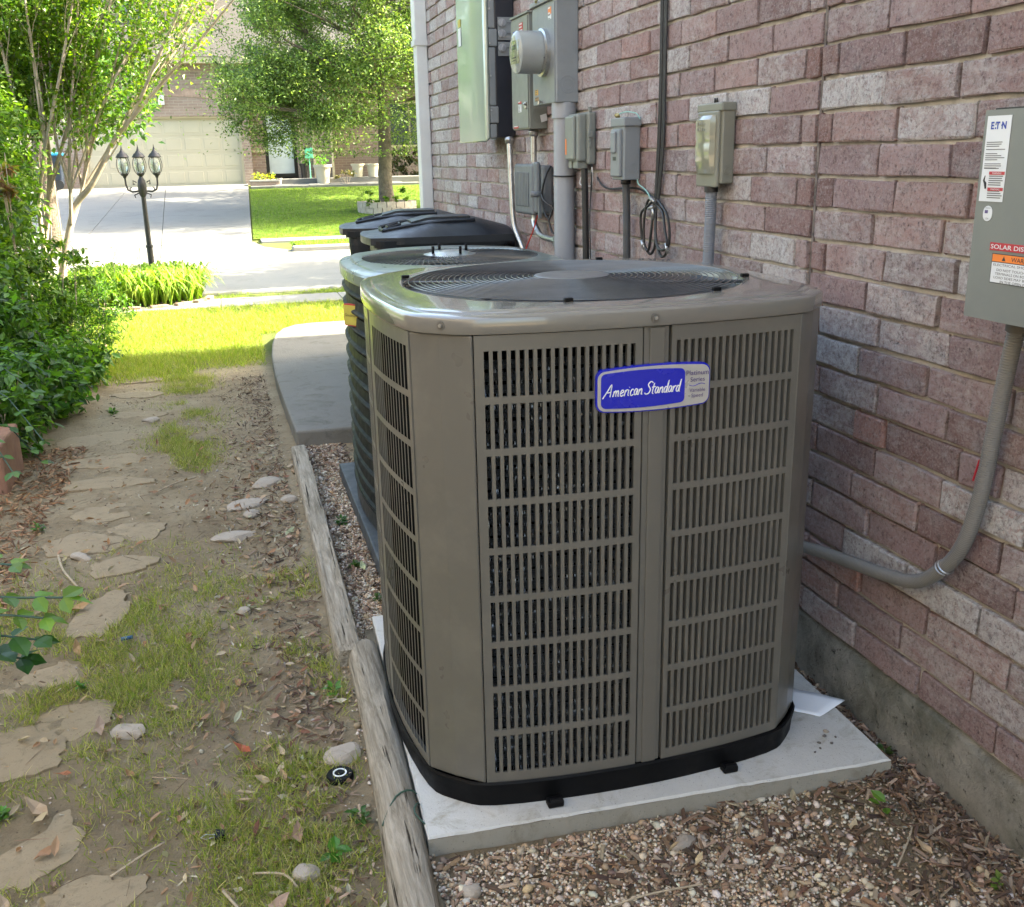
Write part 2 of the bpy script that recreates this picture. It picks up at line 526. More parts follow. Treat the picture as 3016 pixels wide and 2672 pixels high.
def tint_mat(name, rough=.8, trans=0.0, spec=.3, bump=None, gloss=None):
    """colour from the piece's own tint; leaves let light through"""
    t = NT(name)
    a = t.attr('tint')
    c = t.mix(t.math('MULTIPLY', t.noise(60, 3, .6), .35), a, tuple((.02, .02, .015)))
    t.set(col=c, rough=rough, spec=spec)
    if bump: t.set(normal=t.bump(t.noise(bump[0], 4, .7), bump[1], bump[2]))
    if trans:
        tr = t.n.new('ShaderNodeBsdfTranslucent')
        tc = t.n.new('ShaderNodeMix'); tc.data_type = 'RGBA'; tc.blend_type = 'MULTIPLY'
        tc.inputs[0].default_value = 1; t.l.new(a, tc.inputs[6]); tc.inputs[7].default_value = (1.5, 1.6, .6, 1)
        t.l.new(tc.outputs[2], tr.inputs[0])
        ms = t.n.new('ShaderNodeMixShader'); ms.inputs[0].default_value = trans
        t.l.new(t.b.outputs[0], ms.inputs[1]); t.l.new(tr.outputs[0], ms.inputs[2])
        t.l.new(ms.outputs[0], t.out.inputs[0])
    return t.m
pebble_m = tint_mat('pebble', .75, bump=(160, .3, .002))
chip_m = tint_mat('wood_chip', .85, bump=(150, .6, .002))
leaf_m = tint_mat('green_leaf', .42, .42, .45)
leaf_oak = tint_mat('oak_leaf', .4, .35, .35)
grass_m = tint_mat('grass_blade', .55, .4, .3)
dry_m = tint_mat('dry_leaf', .7, .12, .25)
barkm = simple('pale_bark', (.40, .33, .25), .8, var=.3, scale=14, bump=.6, bscale=40, bdist=.006, dirt=(.4, (.13, .10, .07), 9))
bark2 = simple('oak_bark', (.12, .095, .07), .9, var=.35, scale=9, bump=1, bscale=22, bdist=.03)

# ---------------------------------------------------------------- lettering
_dg = None
def text(body, center, right, up, width, mat, parent, name='lettering', height=None, shear=0, bold=0, thick=.0006, align='CENTER'):
    cu = bpy.data.curves.new(name, 'FONT')
    cu.body = body; cu.size = 1; cu.shear = shear; cu.offset = bold; cu.resolution_u = 3
    cu.align_x = 'CENTER'; cu.align_y = 'CENTER'; cu.space_line = 1.1
    o = bpy.data.objects.new('tmp', cu)
    COL.objects.link(o)
    bpy.context.view_layer.update()
    dg = bpy.context.evaluated_depsgraph_get()
    me = bpy.data.meshes.new_from_object(o.evaluated_get(dg))
    bpy.data.objects.remove(o)
    co = np.array([v.co[:] for v in me.vertices])
    mn, mx = co.min(0), co.max(0)
    sx = width / (mx[0] - mn[0])
    sy = (height / (mx[1] - mn[1])) if height else sx
    c0 = (mn + mx) / 2
    right = Vector(right).normalized(); up = Vector(up).normalized(); nrm = right.cross(up)
    c = Vector(center) + nrm * thick
    if align == 'LEFT': c = c + right * width / 2
    for v in me.vertices:
        v.co = c + right * ((v.co.x - c0[0]) * sx) + up * ((v.co.y - c0[1]) * sy)
    me.materials.clear(); me.materials.append(mat)
    me.name = name
    return link(name, me, parent)

def plate(mb, c, right, up, w, h, t, m=0, r=0):
    """thin plate, c centre of the back face"""
    right = Vector(right).normalized(); up = Vector(up).normalized(); n = right.cross(up); c = Vector(c)
    if r:
        pts = []
        for (sx, sy, a0) in ((1, 1, 0), (-1, 1, 90), (-1, -1, 180), (1, -1, 270)):
            for k in range(5):
                a = math.radians(a0 + k * 22.5)
                pts.append((sx * (w / 2 - r) + r * math.cos(a), sy * (h / 2 - r) + r * math.sin(a)))
    else:
        pts = [(w / 2, h / 2), (-w / 2, h / 2), (-w / 2, -h / 2), (w / 2, -h / 2)]
    k = len(pts)
    vs = [c + right * p[0] + up * p[1] for p in pts] + [c + right * p[0] + up * p[1] + n * t for p in pts]
    mb.add(vs, [tuple(reversed(range(k))), tuple(range(k, 2 * k))] + [(i, (i + 1) % k, k + (i + 1) % k, k + i) for i in range(k)], m)
    return mb
RX, UZ = (0, -1, 0), (0, 0, 1)      # on the west wall: right as one faces it, up; the outward normal is -X

# ================================================================ GROUND
def vnoise(x, y, sc, seed=0):
    """smooth value noise, vectorised"""
    r = np.random.default_rng(seed)
    T = r.random((64, 64))
    x = np.asarray(x) / sc; y = np.asarray(y) / sc
    xi = np.floor(x).astype(int); yi = np.floor(y).astype(int)
    fx = x - xi; fy = y - yi
    fx = fx * fx * (3 - 2 * fx); fy = fy * fy * (3 - 2 * fy)
    g = lambda a, b: T[a % 64, b % 64]
    return (g(xi, yi) * (1 - fx) + g(xi + 1, yi) * fx) * (1 - fy) + (g(xi, yi + 1) * (1 - fx) + g(xi + 1, yi + 1) * fx) * fy
def fbm(x, y, sc, seed=0, o=4):
    a, s, t = 0, 1, 0
    for k in range(o):
        a = a + s * vnoise(x, y, sc / 2 ** k, seed + k); t += s; s *= .5
    return a / t
def farz(y):
    return np.clip((np.asarray(y, float) - 19.0) / 12.0, 0, 1.02) * .72
def gz(x, y):
    x = np.asarray(x, float); y = np.asarray(y, float)
    near = np.clip((11 - y) / 1.0, 0, 1)
    z = (fbm(x, y, .5, 3) - .5) * .035 * near + (fbm(x, y, .09, 9) - .5) * .016 * near
    # worn path is slightly dished, gravel bed held flat by the timbers
    z = z - .02 * np.exp(-((x + .1) / .3) ** 2) * near * np.clip((7 - y), 0, 1)
    z = np.where((x > .22) & (y < 5.2), (fbm(x, y, .09, 9) - .5) * .012 - .004, z)
    # planting bed rises to the left
    z = z + np.clip((-1.0 - x), 0, .6) * .35 * near
    z = np.where(y > 10.2, -.02 * np.clip((y - 10.2) / .3, 0, 1), z)
    return z + farz(y)
def grid_sheet(name, xs, ys, mat, zf, **kw):
    X, Y = np.meshgrid(xs, ys, indexing='ij')
    Z = zf(X, Y)
    V = np.stack([X, Y, Z], -1).reshape(-1, 3)
    n, m = len(xs), len(ys)
    i = np.arange(n - 1)[:, None] * m + np.arange(m - 1)[None]
    i = i.ravel()
    F = np.concatenate([np.stack([i, i + m, i + m + 1], -1), np.stack([i, i + m + 1, i + 1], -1)])
    return tri_mesh(name, V, F, mat, smooth=True, **kw)
xs = np.concatenate([[-90, -40, -20, -12, -8, -6, -5, -4, -3], np.arange(-2.4, 1.5, .022), [1.6, 2.2, 3, 4, 6, 9, 14, 24, 50, 90]])
ys = np.concatenate([[-60, -30, -12, -6, -3, -1, 0, .4], np.arange(.7, 6, .022), np.arange(6, 11.6, .06), np.arange(11.8, 19, .6), np.arange(19, 32, 1.0), [36, 45, 60, 90, 150]])
def gfull(X, Y):
    z = gz(X, Y)
    z = np.where((Y > 11.45) & (Y < 17.05), -.16, z)      # the street bed
    z = np.where((Y > 16.9) & (Y < 18.42) & (X < np.where(Y < 17.6, 1.15, .55)) & (X > -6.05), -.12, z)
    return z
grid_sheet('ground', xs, ys, soil, gfull, kind='structure')

# street, kerbs, pavements
b = MB(); b.box((-60, 11.56, -.12), (60, 17.0, -.06)); b.build('street', street_c, kind='structure')
for k, xx in enumerate(np.arange(-9.2, 10, 4.6)):
    pass
b = MB(); b.bbox((-60, 11.42, -.2), (60, 11.57, .015), .03); b.build('kerb', curb_c, kind='structure')
b = MB(); b.bbox((1.05, 16.98, -.2), (60, 17.15, .03), .03); b.bbox((-60, 16.98, -.2), (-6.1, 17.15, .03), .03); b.build('kerb', curb_c, kind='structure')
b = MB()
for x0 in np.arange(-12.3, 14, 1.22):
    b.bbox((x0, 10.36, -.06), (x0 + 1.212, 10.98, .002), .006)
b.build('pavement', curb_c, kind='structure')
b = MB()
for x0 in list(np.arange(.62, 14, 1.5)) + [-7.6, -9.1, -10.6, -12.1]:
    b.bbox((x0, 18.45, -.06), (x0 + 1.492, 19.1, .02), .006)
b.build('pavement', curb_c, kind='structure')
# driveway opposite: apron, then slabs following the slope
def sheet_poly(mb, pts, zf, t=.03):
    n = len(pts)
    vs = [(p[0], p[1], zf(p[1]) + t) for p in pts] + [(p[0], p[1], zf(p[1]) - .15) for p in pts]
    mb.add(vs, [tuple(range(n))] + [(i, n + i, n + (i + 1) % n, (i + 1) % n) for i in range(n)])
zf = lambda y: float(farz(y))
dv = empty('driveway', (-2, 24, .3), None, None); dv['kind'] = 'structure'
b = MB(); b.add([(-6.0, 16.99, -.055), (1.2, 16.99, -.055), (.62, 17.5, .0), (.48, 18.4, .02), (-5.4, 18.4, .02), (-5.6, 17.5, 0)], [(0, 1, 2, 3, 4, 5)])
b.build('apron', drive_c, dv)
edge = lambda y: .47 + (y - 18.9) * .028
yy = [18.412, 21.3, 24.2, 27.1, 30.98]
for i in range(4):
    for (xa, xb) in ((0, 1), (1, 2)):
        b = MB()
        y0, y1 = yy[i] + .006, yy[i + 1] - .006
        L = lambda y, k: [-5.2, -2.45, edge(y)][k]
        m0 = (y0 + y1) / 2
        P = [(L(y0, xa) + .006, y0), (L(y0, xb) - .006, y0), (L(y1, xb) - .006, y1), (L(y1, xa) + .006, y1)]
        if i == 0:
            P = [(L(y0, xa) + .006, y0), (L(y0, xb) - .006, y0), (L(19, xb) - .006, 19.0), (L(y1, xb) - .006, y1), (L(y1, xa) + .006, y1), (L(19, xa) + .006, 19.0)]
        sheet_poly(b, P, zf, .025)
        b.build('paving_slab', drive_c, dv)

# ================================================================ THE HOUSE ON THE RIGHT
WX = 1.419
HC = .0762
def zc(k): return 1.7061 - HC * k       # mortar line k
house = empty('brick_house', (WX + 3, 2, 0), 'two storey brick house whose shaded side wall carries the meters and boxes', 'house')
b = MB()
b.box((WX + .012, -7, .16), (WX + .35, 7.05, 5.6))
b.box((WX + .35, 6.75, 0), (12, 7.05, 5.6)); b.box((WX + .35, -7, 0), (12, -6.7, 5.6)); b.box((11.7, -6.7, 0), (12, 6.75, 5.6))
b.build('wall', mortar, house)
# foundation: rough, with a broken top edge
n = 260
ysf = np.linspace(-7, 7.06, n)
rngf = np.random.default_rng(5)
rows = []
for z, dx in ((-.25, .008), (.0, .004), (.06, -.002), (.11, 0), (.15, .001), (.168, .003), (.181, .012), (.1815, .10)):
    jit = (fbm(ysf, np.full(n, z * 7), .12, 21) - .5) * (.026 if z < .18 else .014)
    jz = (fbm(ysf, np.full(n, z * 3 + 4), .05, 31) - .5) * (.014 if .1 < z < .18 else 0)
    rows.append([(WX + dx + jit[i], ysf[i], z + jz[i]) for i in range(n)])
b = MB(); b.rings(rows, close=False, smooth=True)
b.build('foundation', foundm, house)
# bricks
def brick_geo(y0, y1, z0, z1, r, amp=.0024):
    """irregular brick: face grid with worn arrises, ~44 triangles"""
    d = .0042
    x0 = WX + r.uniform(-.0035, .0025)
    ysg = [y0, y0 + d, (y0 + y1) / 2, y1 - d, y1]
    zsg = [z0, z0 + d * .8, z1 - d * .8, z1]
    V, F = [], []
    tilt = r.uniform(-.002, .002)
    for i, y in enumerate(ysg):
        for j, z in enumerate(zsg):
            e = (i in (0, 4)) + (j in (0, 3))
            V.append((x0 + (.0022 if e == 1 else .0055 if e == 2 else 0) + r.uniform(-amp, amp) * .6 + tilt * (i - 2) / 2,
                      y + r.uniform(-amp, amp) * (1.3 if i in (0, 4) else 0) + (0.0016 if i == 0 and j in (0, 3) else -.0016 if i == 4 and j in (0, 3) else 0), z + (r.uniform(-amp, amp) * 1.1 if j in (0, 3) else 0)))
    for i in range(4):
        for j in range(3):
            a = i * 4 + j
            F += [(a, a + 1, a + 5), (a, a + 5, a + 4)]
    # sides running back into the mortar
    ring = [0, 4, 8, 12, 16, 17, 18, 19, 15, 11, 7, 3, 2, 1]
    o = len(V)
    for k in ring: V.append((WX + .03, V[k][1], V[k][2]))
    m = len(ring)
    for k in range(m):
        a, c = ring[k], ring[(k + 1) % m]
        F += [(a, c, o + (k + 1) % m), (a, o + (k + 1) % m, o + k)]
    return V, F
rb = random.Random(4)
CR = 2.256          # movement joint
bricks = []
special = {(3, 'R', 0): .92, (3, 'R', 1): .5, (4, 'R', 2): .78, (8, 'L', 1): .92, (7, 'R', 2): .6, (8, 'R', 2): .5, (9, 'R', 1): .55, (10, 'R', 1): .6, (1, 'L', 3): .8, (11, 'R', 0): .8, (12, 'R', 1): .5, (13, 'R', 0): .55, (5, 'R', 0): .2, (5, 'R', 1): .15, (4, 'R', 1): .2, (3, 'L', 0): .02}
k = -14
for k in range(-14, 21):
    z1, z0 = zc(k - 1) - .0055, zc(k) + .0045
    if z0 < .18: continue
    for side in ('R', 'L'):
        y = CR + (.005 if side == 'L' else -.005)
        sgn = 1 if side == 'L' else -1
        first = (rb.uniform(.06, .085) if k % 2 == (0 if side == 'R' else 0) else rb.uniform(.225, .25))
        idx = 0
        while True:
            L = first if idx == 0 else (.246 + rb.uniform(-.012, .006))
            if idx > 0 and rb.random() < .05: L = .118
            ya, yb = (y, y + L) if sgn > 0 else (y - L, y)
            if sgn > 0 and yb > 7.03: yb = 7.03
            if sgn > 0 and ya > 6.96: break
            if sgn < 0 and yb < .55: break
            bricks.append((k, side, idx, ya + .0045, yb - .0045, z0, z1))
            y = y + sgn * (L + .0)
            idx += 1
vis = []
rest = []
for q in bricks:
    k, side, idx, ya, yb, z0, z1 = q
    ym = (ya + yb) / 2
    if z0 > 1.39 + .155 * ym + .30 or z0 > 2.75: continue          # out of sight above
    seen = z0 < 1.39 + .155 * ym + .02 and ym > 1.12
    # hidden behind the near unit
    if 2.35 < ym < 3.6 and z1 < .98: seen = False
    if ym >= 3.6 and z1 < 1.0: seen = False
    (vis if seen and len(vis) < 10 ** 6 else rest).append(q)
vis.sort(key=lambda q: (q[3] + q[4]) / 2)
rest += vis[300:]
vis = vis[:300]
def brick_tone(q):
    k, side, idx = q[:3]
    w = special.get((k, side, idx))
    r_ = rb.random()
    if w is None:
        w = rb.uniform(.0, .28) if r_ < .56 else rb.uniform(.28, .6) if r_ < .87 else rb.uniform(.65, .95)
        w = min(.95, w + .22 * (q[3] > 3.6))
    return (rb.random(), w, rb.uniform(.2, 1) if q[4] - q[3] > .1 else rb.uniform(0, .3))
tmpl_mesh = []
for q in vis:
    V, F = brick_geo(*q[3:], rb)
    oy, oz = q[3], q[5]
    me = bpy.data.meshes.new('brick')
    me.from_pydata([(a - WX, c - oy, d - oz) for a, c, d in V], [], F)
    me.materials.append(brickm)
    o = link('brick', me, house, (WX, oy, oz))
    o.color = (*brick_tone(q), 1)
VV, FF, TT = [], [], []
for q in rest:
    V, F = brick_geo(*q[3:], rb)
    o = len(VV)
    VV += V; FF += [(a + o, c + o, d + o) for a, c, d in F]; TT += [brick_tone(q)] * len(V)
tri_mesh('brickwork', VV, FF, brickm_s, tint=np.array(TT), parent=house, kind='stuff')
# upper wall, out of the picture
facade_near = None
def brick_tex_mat(name, a, c2, mort, axis='xz', sc=1.0):
    t = NT(name)
    sp = t.n.new('ShaderNodeSeparateXYZ'); t.l.new(t.pos(), sp.inputs[0])
    cb = t.n.new('ShaderNodeCombineXYZ')
    t.l.new(sp.outputs[0 if axis == 'xz' else 1], cb.inputs[0]); t.l.new(sp.outputs[2], cb.inputs[1])
    n = t.n.new('ShaderNodeTexBrick')
    n.inputs['Scale'].default_value = 1
    n.inputs['Brick Width'].default_value = .254 * sc; n.inputs['Row Height'].default_value = .0762 * sc
    n.inputs['Mortar Size'].default_value = .006 * sc; n.inputs['Mortar Smooth'].default_value = .1; n.inputs['Bias'].default_value = 0
    n.inputs['Color1'].default_value = (*a, 1); n.inputs['Color2'].default_value = (*c2, 1); n.inputs['Mortar'].default_value = (*mort, 1)
    t.l.new(cb.outputs[0], n.inputs['Vector'])
    c = t.mix(t.math('MULTIPLY', t.noise(2.5, 6, .7), .5), n.outputs['Color'], (.40, .33, .28))
    t.set(col=c, rough=.9, spec=.15, normal=t.bump(t.math('SUBTRACT', 1.0, n.outputs['Fac']), .6, .01, t.bump(t.noise(60, 4, .7), .5, .006)))
    return t.m
far_brick = brick_tex_mat('opposite_brick', (.20, .135, .112), (.28, .20, .168), (.34, .30, .25))
# eaves and roof of the near house
roof_m = simple('roof_shingle', (.10, .09, .085), .9, var=.35, scale=30, bump=.8, bscale=18, bdist=.02)
b = MB(); b.box((WX - .42, -7.4, 5.6), (12.4, 7.45, 5.72)); b.build('soffit', white_p, house)
b = MB(); b.add([(WX - .42, -7.4, 5.72), (12.4, -7.4, 5.72), (12.4, 7.45, 5.72), (WX - .42, 7.45, 5.72), (5.5, -2, 8.2), (8, 3, 8.2)], [(0, 1, 4), (1, 2, 5, 4), (2, 3, 5), (3, 0, 4, 5), (3, 2, 1, 0)]); b.build('roof', roof_m, house)
# downpipe at the corner
b = MB()
b.bbox((WX - .078, 6.99, .0), (WX - .002, 7.10, 2.13), .006); b.bbox((WX - .083, 6.985, 2.128), (WX - .002, 7.105, 5.5), .006)
b.box((WX - .09, 6.98, 2.10), (WX - .001, 7.108, 2.135))
b.build('downpipe', white_p, house)
b = MB(); b.box((WX - .004, 7.052, .1), (WX + .34, 7.11, 5.6)); b.build('corner_board', white_p, house)
# movement joint sealant
b = MB(); pts = []
for i, z in enumerate(np.linspace(.19, 2.2, 60)): pts.append((WX + .007, CR + rb.uniform(-.0012, .0012), z))
b.tube(pts, .0042, 5, smooth=True); b.build('joint_sealant', simple('sealant', (.16, .14, .13), .8, var=.5, scale=60, bump=.6, bscale=200), house)

# unseen house across the side yard, added to block sky light from the left
nb = empty('light_blocker_house', (-6, 0, 0), 'unseen dark brick house added beyond the planting bed to block side light', 'house')
nb_m = brick_tex_mat('blocker_brick', (.13, .125, .115), (.18, .17, .155), (.25, .24, .22), 'yz')
b = MB(); b.box((-9, -8, -.1), (-3.4, 5.6, 5.2)); b.build('wall', nb_m, nb)
b = MB(); b.box((-9.4, -8.4, 5.2), (-3.05, 6.0, 5.32)); b.build('soffit', white_p, nb)
b = MB(); b.add([(-9.4, -8.4, 5.32), (-3.05, -8.4, 5.32), (-3.05, 6.0, 5.32), (-9.4, 6.0, 5.32), (-6.2, -5, 7.4), (-6.2, 3, 7.4)], [(0, 1, 4), (1, 2, 5, 4), (2, 3, 5), (3, 0, 4, 5), (3, 2, 1, 0)]); b.build('roof', roof_m, nb)

# concrete slab beyond the gravel
sl = [(.25, 4.95), (.235, 5.6), (.225, 6.4), (.235, 7.1), (.265, 7.6), (.31, 8.0), (.38, 8.25), (.48, 8.4), (.62, 8.46), (6, 8.46), (6, 7.12), (WX - .004, 7.12), (WX - .004, 4.93)]
b = MB(); b.prism(sl, -.12, .08); b.build('concrete_slab', slab_c, bevel=.012, kind='structure')

# ================================================================ GRAVEL, LITTER, GRASS
def ico(j=.0, fl=(1, 1, 1), seed=0, sub=1):
    bm = bmesh.new(); bmesh.ops.create_icosphere(bm, subdivisions=sub, radius=1)
    r = random.Random(seed)
    V = [tuple(v.co[i] * fl[i] * (1 + r.uniform(-j, j)) for i in range(3)) for v in bm.verts]
    F = [tuple(v.index for v in f.verts) for f in bm.faces]
    bm.free()
    return V, F
PEB = [ico(.22, (1, .75, .55), s) for s in range(8)]
CHIP = []
for s in range(5):
    r = random.Random(s + 50)
    V = [(-1, -.5, 0), (1, -.4, .1), (.85, .5, 0), (-.8, .45, .15), (-.9, -.4, .3), (.9, -.35, .35), (.8, .4, .28), (-.85, .4, .38)]
    V = [tuple(c * (1 + r.uniform(-.25, .25)) for c in v) for v in V]
    CHIP.append((V, [(0, 2, 1), (0, 3, 2), (4, 5, 6), (4, 6, 7), (0, 1, 5), (0, 5, 4), (1, 2, 6), (1, 6, 5), (2, 3, 7), (2, 7, 6), (3, 0, 4), (3, 4, 7)]))
LEAF2 = [([(0, 0, 0), (-.3, .45, .08), (.3, .45, .08), (0, 1, -.05)], [(0, 2, 3), (0, 3, 1)]),
         ([(0, 0, 0), (-.26, .5, .04), (.3, .4, .10), (.05, 1, -.12)], [(0, 2, 3), (0, 3, 1)])]
LEAF6 = [([(0, 0, 0), (-.24, .28, .05), (.24, .28, .05), (-.27, .62, .04), (.27, .62, .04), (0, 1, -.08), (0, .45, -.01)], [(0, 2, 6), (0, 6, 1), (1, 6, 3), (6, 2, 4), (3, 6, 5), (6, 4, 5)])]
CURL = [([(0, 0, 0), (-.3, .25, .16), (.3, .3, .12), (-.32, .6, .2), (.26, .65, .1), (0, 1, .14), (0, .5, 0)], [(0, 2, 6), (0, 6, 1), (1, 6, 3), (6, 2, 4), (3, 6, 5), (6, 4, 5)]),
        ([(0, 0, 0), (-.4, .35, .05), (.2, .2, .2), (-.2, .7, .22), (.4, .6, .05), (.1, 1, .25), (0, .5, .02)], [(0, 2, 6), (0, 6, 1), (1, 6, 3), (6, 2, 4), (3, 6, 5), (6, 4, 5)])]
STICK = [([(-1, 0, 0), (1, .0, .02), (-1, .03, .0), (1, .03, .0), (0, .015, .05)], [(0, 1, 4), (1, 3, 4), (3, 2, 4), (2, 0, 4)])]
BLADE = [([(-.5, 0, 0), (.5, 0, 0), (-.32, .12, .55), (.32, .12, .55), (0, .45, 1)], [(0, 1, 3), (0, 3, 2), (2, 3, 4)]),
         ([(-.5, 0, 0), (.5, 0, 0), (-.3, .3, .45), (.3, .3, .45), (.1, .95, .7)], [(0, 1, 3), (0, 3, 2), (2, 3, 4)])]

def pick(cols, n, var=.25, p=None):
    c = np.array(cols)[rng.choice(len(cols), n, p=p)]
    return np.clip(c * (1 + rng.uniform(-var, var, (n, 1))) * (1 + rng.uniform(-.06, .06, (n, 3))), 0, 1)

def in_pad(x, y): return (x > .295) & (x < 1.385) & (y > 1.70) & (y < 2.80)
def gravel_pts(n):
    x = rng.uniform(.2, 1.415, n); y = rng.uniform(.85, 4.95, n)
    # keep what the picture can show: the near bed and the strips beside the units
    keep = (~in_pad(x, y)) & (((y < 1.9)) | (x < .47) | ((x > 1.2) & (y < 2.8)) | ((y > 2.8) & (y < 3.25)))
    keep &= ~((x > .40) & (x < 1.2) & (y > 3.2) & (y < 4.45))
    x, y = x[keep], y[keep]
    return x, y
x, y = gravel_pts(175000)
dens = fbm(x, y, .3, 77)
keep = rng.random(len(x)) < np.clip((dens - .22) * 3.6, .35, 1)
keep &= (x > .285) | (rng.random(len(x)) < .12)
x, y = x[keep], y[keep]
n = len(x)
s = rng.uniform(.0026, .0062, n) * (1 + (rng.random(n) < .05) * rng.uniform(.4, 1.5, n))
P = np.stack([x, y, gz(x, y) + s * .3 + rng.random(n) * .004], -1)
T = pick([(.52, .42, .31), (.38, .27, .18), (.26, .175, .115), (.60, .51, .40), (.18, .13, .10), (.46, .32, .20), (.68, .61, .51)], n, .25)
V, F, T = scatter(PEB, P, np.stack([s, s, s], -1), rotm(rng.uniform(0, 6.3, n), rng.uniform(-.6, .6, n), rng.uniform(-.6, .6, n)), T)
tri_mesh('gravel', V, F, pebble_m, tint=T, smooth=True, kind='stuff', label='brown and cream pea gravel round the concrete pad', category='gravel') if False else tag(tri_mesh('gravel', V, F, pebble_m, tint=T, smooth=True), 'brown and cream pea gravel between the timbers and the wall', 'gravel', kind='stuff')

# gravel washed out thinly on the soil path
n = 14000
x = rng.normal(-.2, .42, n); y = rng.uniform(1.2, 7.2, n)
keep = (x > -1.05) & (x < .19) & (rng.random(n) < .35 + .5 * (x > 0))
x, y = x[keep], y[keep]; n = len(x)
s = rng.uniform(.0015, .0045, n) * (1 + (rng.random(n) < .03) * 1.4)
P = np.stack([x, y, gz(x, y) + s * .25], -1)
V, F, T = scatter(PEB, P, np.stack([s, s, s], -1), rotm(rng.uniform(0, 6.3, n), rng.uniform(-.5, .5, n), rng.uniform(-.5, .5, n)), pick([(.40, .33, .25), (.28, .22, .16), (.5, .46, .4), (.2, .15, .11)], n))
tag(tri_mesh('loose_grit', V, F, pebble_m, tint=T, smooth=True), 'scattered grit and tiny stones on the worn soil path', 'grit', kind='stuff')

# mulch chips and broken leaves
def litter(n, xf, yf, keepf, size, tm, cols, mat, name, label, cat, lift=.004, tilt=.35, sxy=(1, 1, 1)):
    x = xf(n); y = yf(n); k = keepf(x, y); x, y = x[k], y[k]; n = len(x)
    s = rng.uniform(size[0], size[1], n)
    P = np.stack([x, y, gz(x, y) + lift + rng.random(n) * lift], -1)
    V, F, T = scatter(tm, P, np.stack([s * sxy[0], s * sxy[1], s * sxy[2]], -1), rotm(rng.uniform(0, 6.3, n), rng.normal(0, tilt, n), rng.normal(0, tilt, n)), pick(cols, n, .3))
    return tag(tri_mesh(name, V, F, mat, tint=T), label, cat, kind='stuff')
brn = [(.12, .07, .045), (.20, .12, .075), (.28, .19, .13), (.09, .055, .04), (.34, .26, .19)]
def kg(x, y): return (~in_pad(x, y)) & (rng.random(len(x)) < np.clip((fbm(x, y, .22, 41) - .42) * 5, .06, 1)) & ~((x > .40) & (x < 1.2) & (y > 3.2) & (y < 4.45))
litter(9500, lambda n: rng.uniform(.27, 1.415, n), lambda n: rng.uniform(.9, 4.9, n), lambda x, y: kg(x, y) & ((y < 1.9) | (x < .5) | (x > 1.3)), (.004, .024), CHIP, brn, chip_m, 'mulch_chips', 'dark brown mulch chips mixed into the gravel', 'mulch', .006, .4, (1, .45, .3))
litter(2600, lambda n: np.clip(rng.normal(1.36, .05, n), 1.2, 1.414), lambda n: rng.uniform(.9, 2.8, n), lambda x, y: ~in_pad(x, y), (.005, .02), CHIP, brn, chip_m, 'leaf_mould', 'dark leaf mould along the foot of the foundation', 'leaf mould', .008, .5, (1, .45, .3))
litter(2300, lambda n: .17 - np.abs(rng.normal(0, .13, n)), lambda n: rng.uniform(1.2, 6.8, n), lambda x, y: x > -.4, (.004, .02), CHIP, brn + [(.10, .08, .055)], chip_m, 'mulch_chips', 'bark and leaf crumbs drifted along the outer side of the timbers', 'mulch', .004, .4, (1, .35, .2))
litter(520, lambda n: .17 - np.abs(rng.normal(0, .2, n)), lambda n: rng.uniform(1.3, 5.2, n), lambda x, y: x > -.7, (.018, .042), CURL, [(.38, .26, .18), (.26, .17, .11), (.48, .38, .28), (.2, .1, .07), (.46, .42, .32)], dry_m, 'dead_leaves', 'small brown dead leaves gathered beside the timbers', 'dead leaves', .006, .35, (.55, 1, .8))
litter(300, lambda n: rng.uniform(-1.0, .1, n), lambda n: rng.uniform(1.5, 5.2, n), lambda x, y: x > -1.2 + 0 * y, (.02, .045), CURL, [(.36, .24, .15), (.28, .17, .1), (.42, .33, .22), (.34, .19, .11)], dry_m, 'dead_leaves', 'dry tan leaves strewn over the grass and flagstones at left', 'dead leaves', .008, .35, (.6, 1, .8))
litter(90, lambda n: rng.uniform(.32, 1.4, n), lambda n: rng.uniform(1.0, 1.66, n), lambda x, y: x > 0, (.016, .038), CURL, [(.30, .18, .11), (.18, .1, .07), (.42, .33, .22)], dry_m, 'dead_leaves', 'brown leaves lying on the gravel below the pad', 'dead leaves', .01, .35, (.6, 1, .8))
litter(700, lambda n: rng.uniform(-1.0, 1.4, n), lambda n: rng.uniform(1.0, 5.5, n), lambda x, y: ~in_pad(x, y) & ((x < .2) | (x > .3)) & ~((x > .4) & (y > 2.7)), (.012, .05), STICK, [(.22, .15, .1), (.34, .26, .18), (.14, .1, .07)], chip_m, 'fine_twigs', 'short fine twigs scattered over soil and gravel', 'twigs', .008, .12, (1, 1, 1))
litter(5200, lambda n: rng.uniform(-1.0, .2, n), lambda n: rng.uniform(1.3, 6.6, n), lambda x, y: rng.random(len(x)) < np.clip((fbm(x, y, .35, 91) - .33) * 3, .12, 1), (.003, .011), CHIP, [(.40, .32, .20), (.26, .19, .11), (.16, .11, .07), (.50, .44, .32), (.34, .22, .12)], chip_m, 'soil_crumbs', 'tiny crumbs of bark, straw and clod all over the worn path', 'crumbs', .002, .5, (1, .5, .35))
# mulch in the planting bed at left
litter(5200, lambda n: rng.uniform(-1.75, -.78, n), lambda n: rng.uniform(2.6, 5.3, n), lambda x, y: x < -.86 + .22 * fbm(x, y, .4, 8) + .05 * (y > 4.4), (.006, .026), CHIP, [(.22, .105, .05), (.33, .18, .09), (.15, .075, .04), (.42, .26, .15)], chip_m, 'red_mulch', 'reddish shredded mulch at the edge of the planting bed', 'mulch', .006, .4, (1, .35, .25))

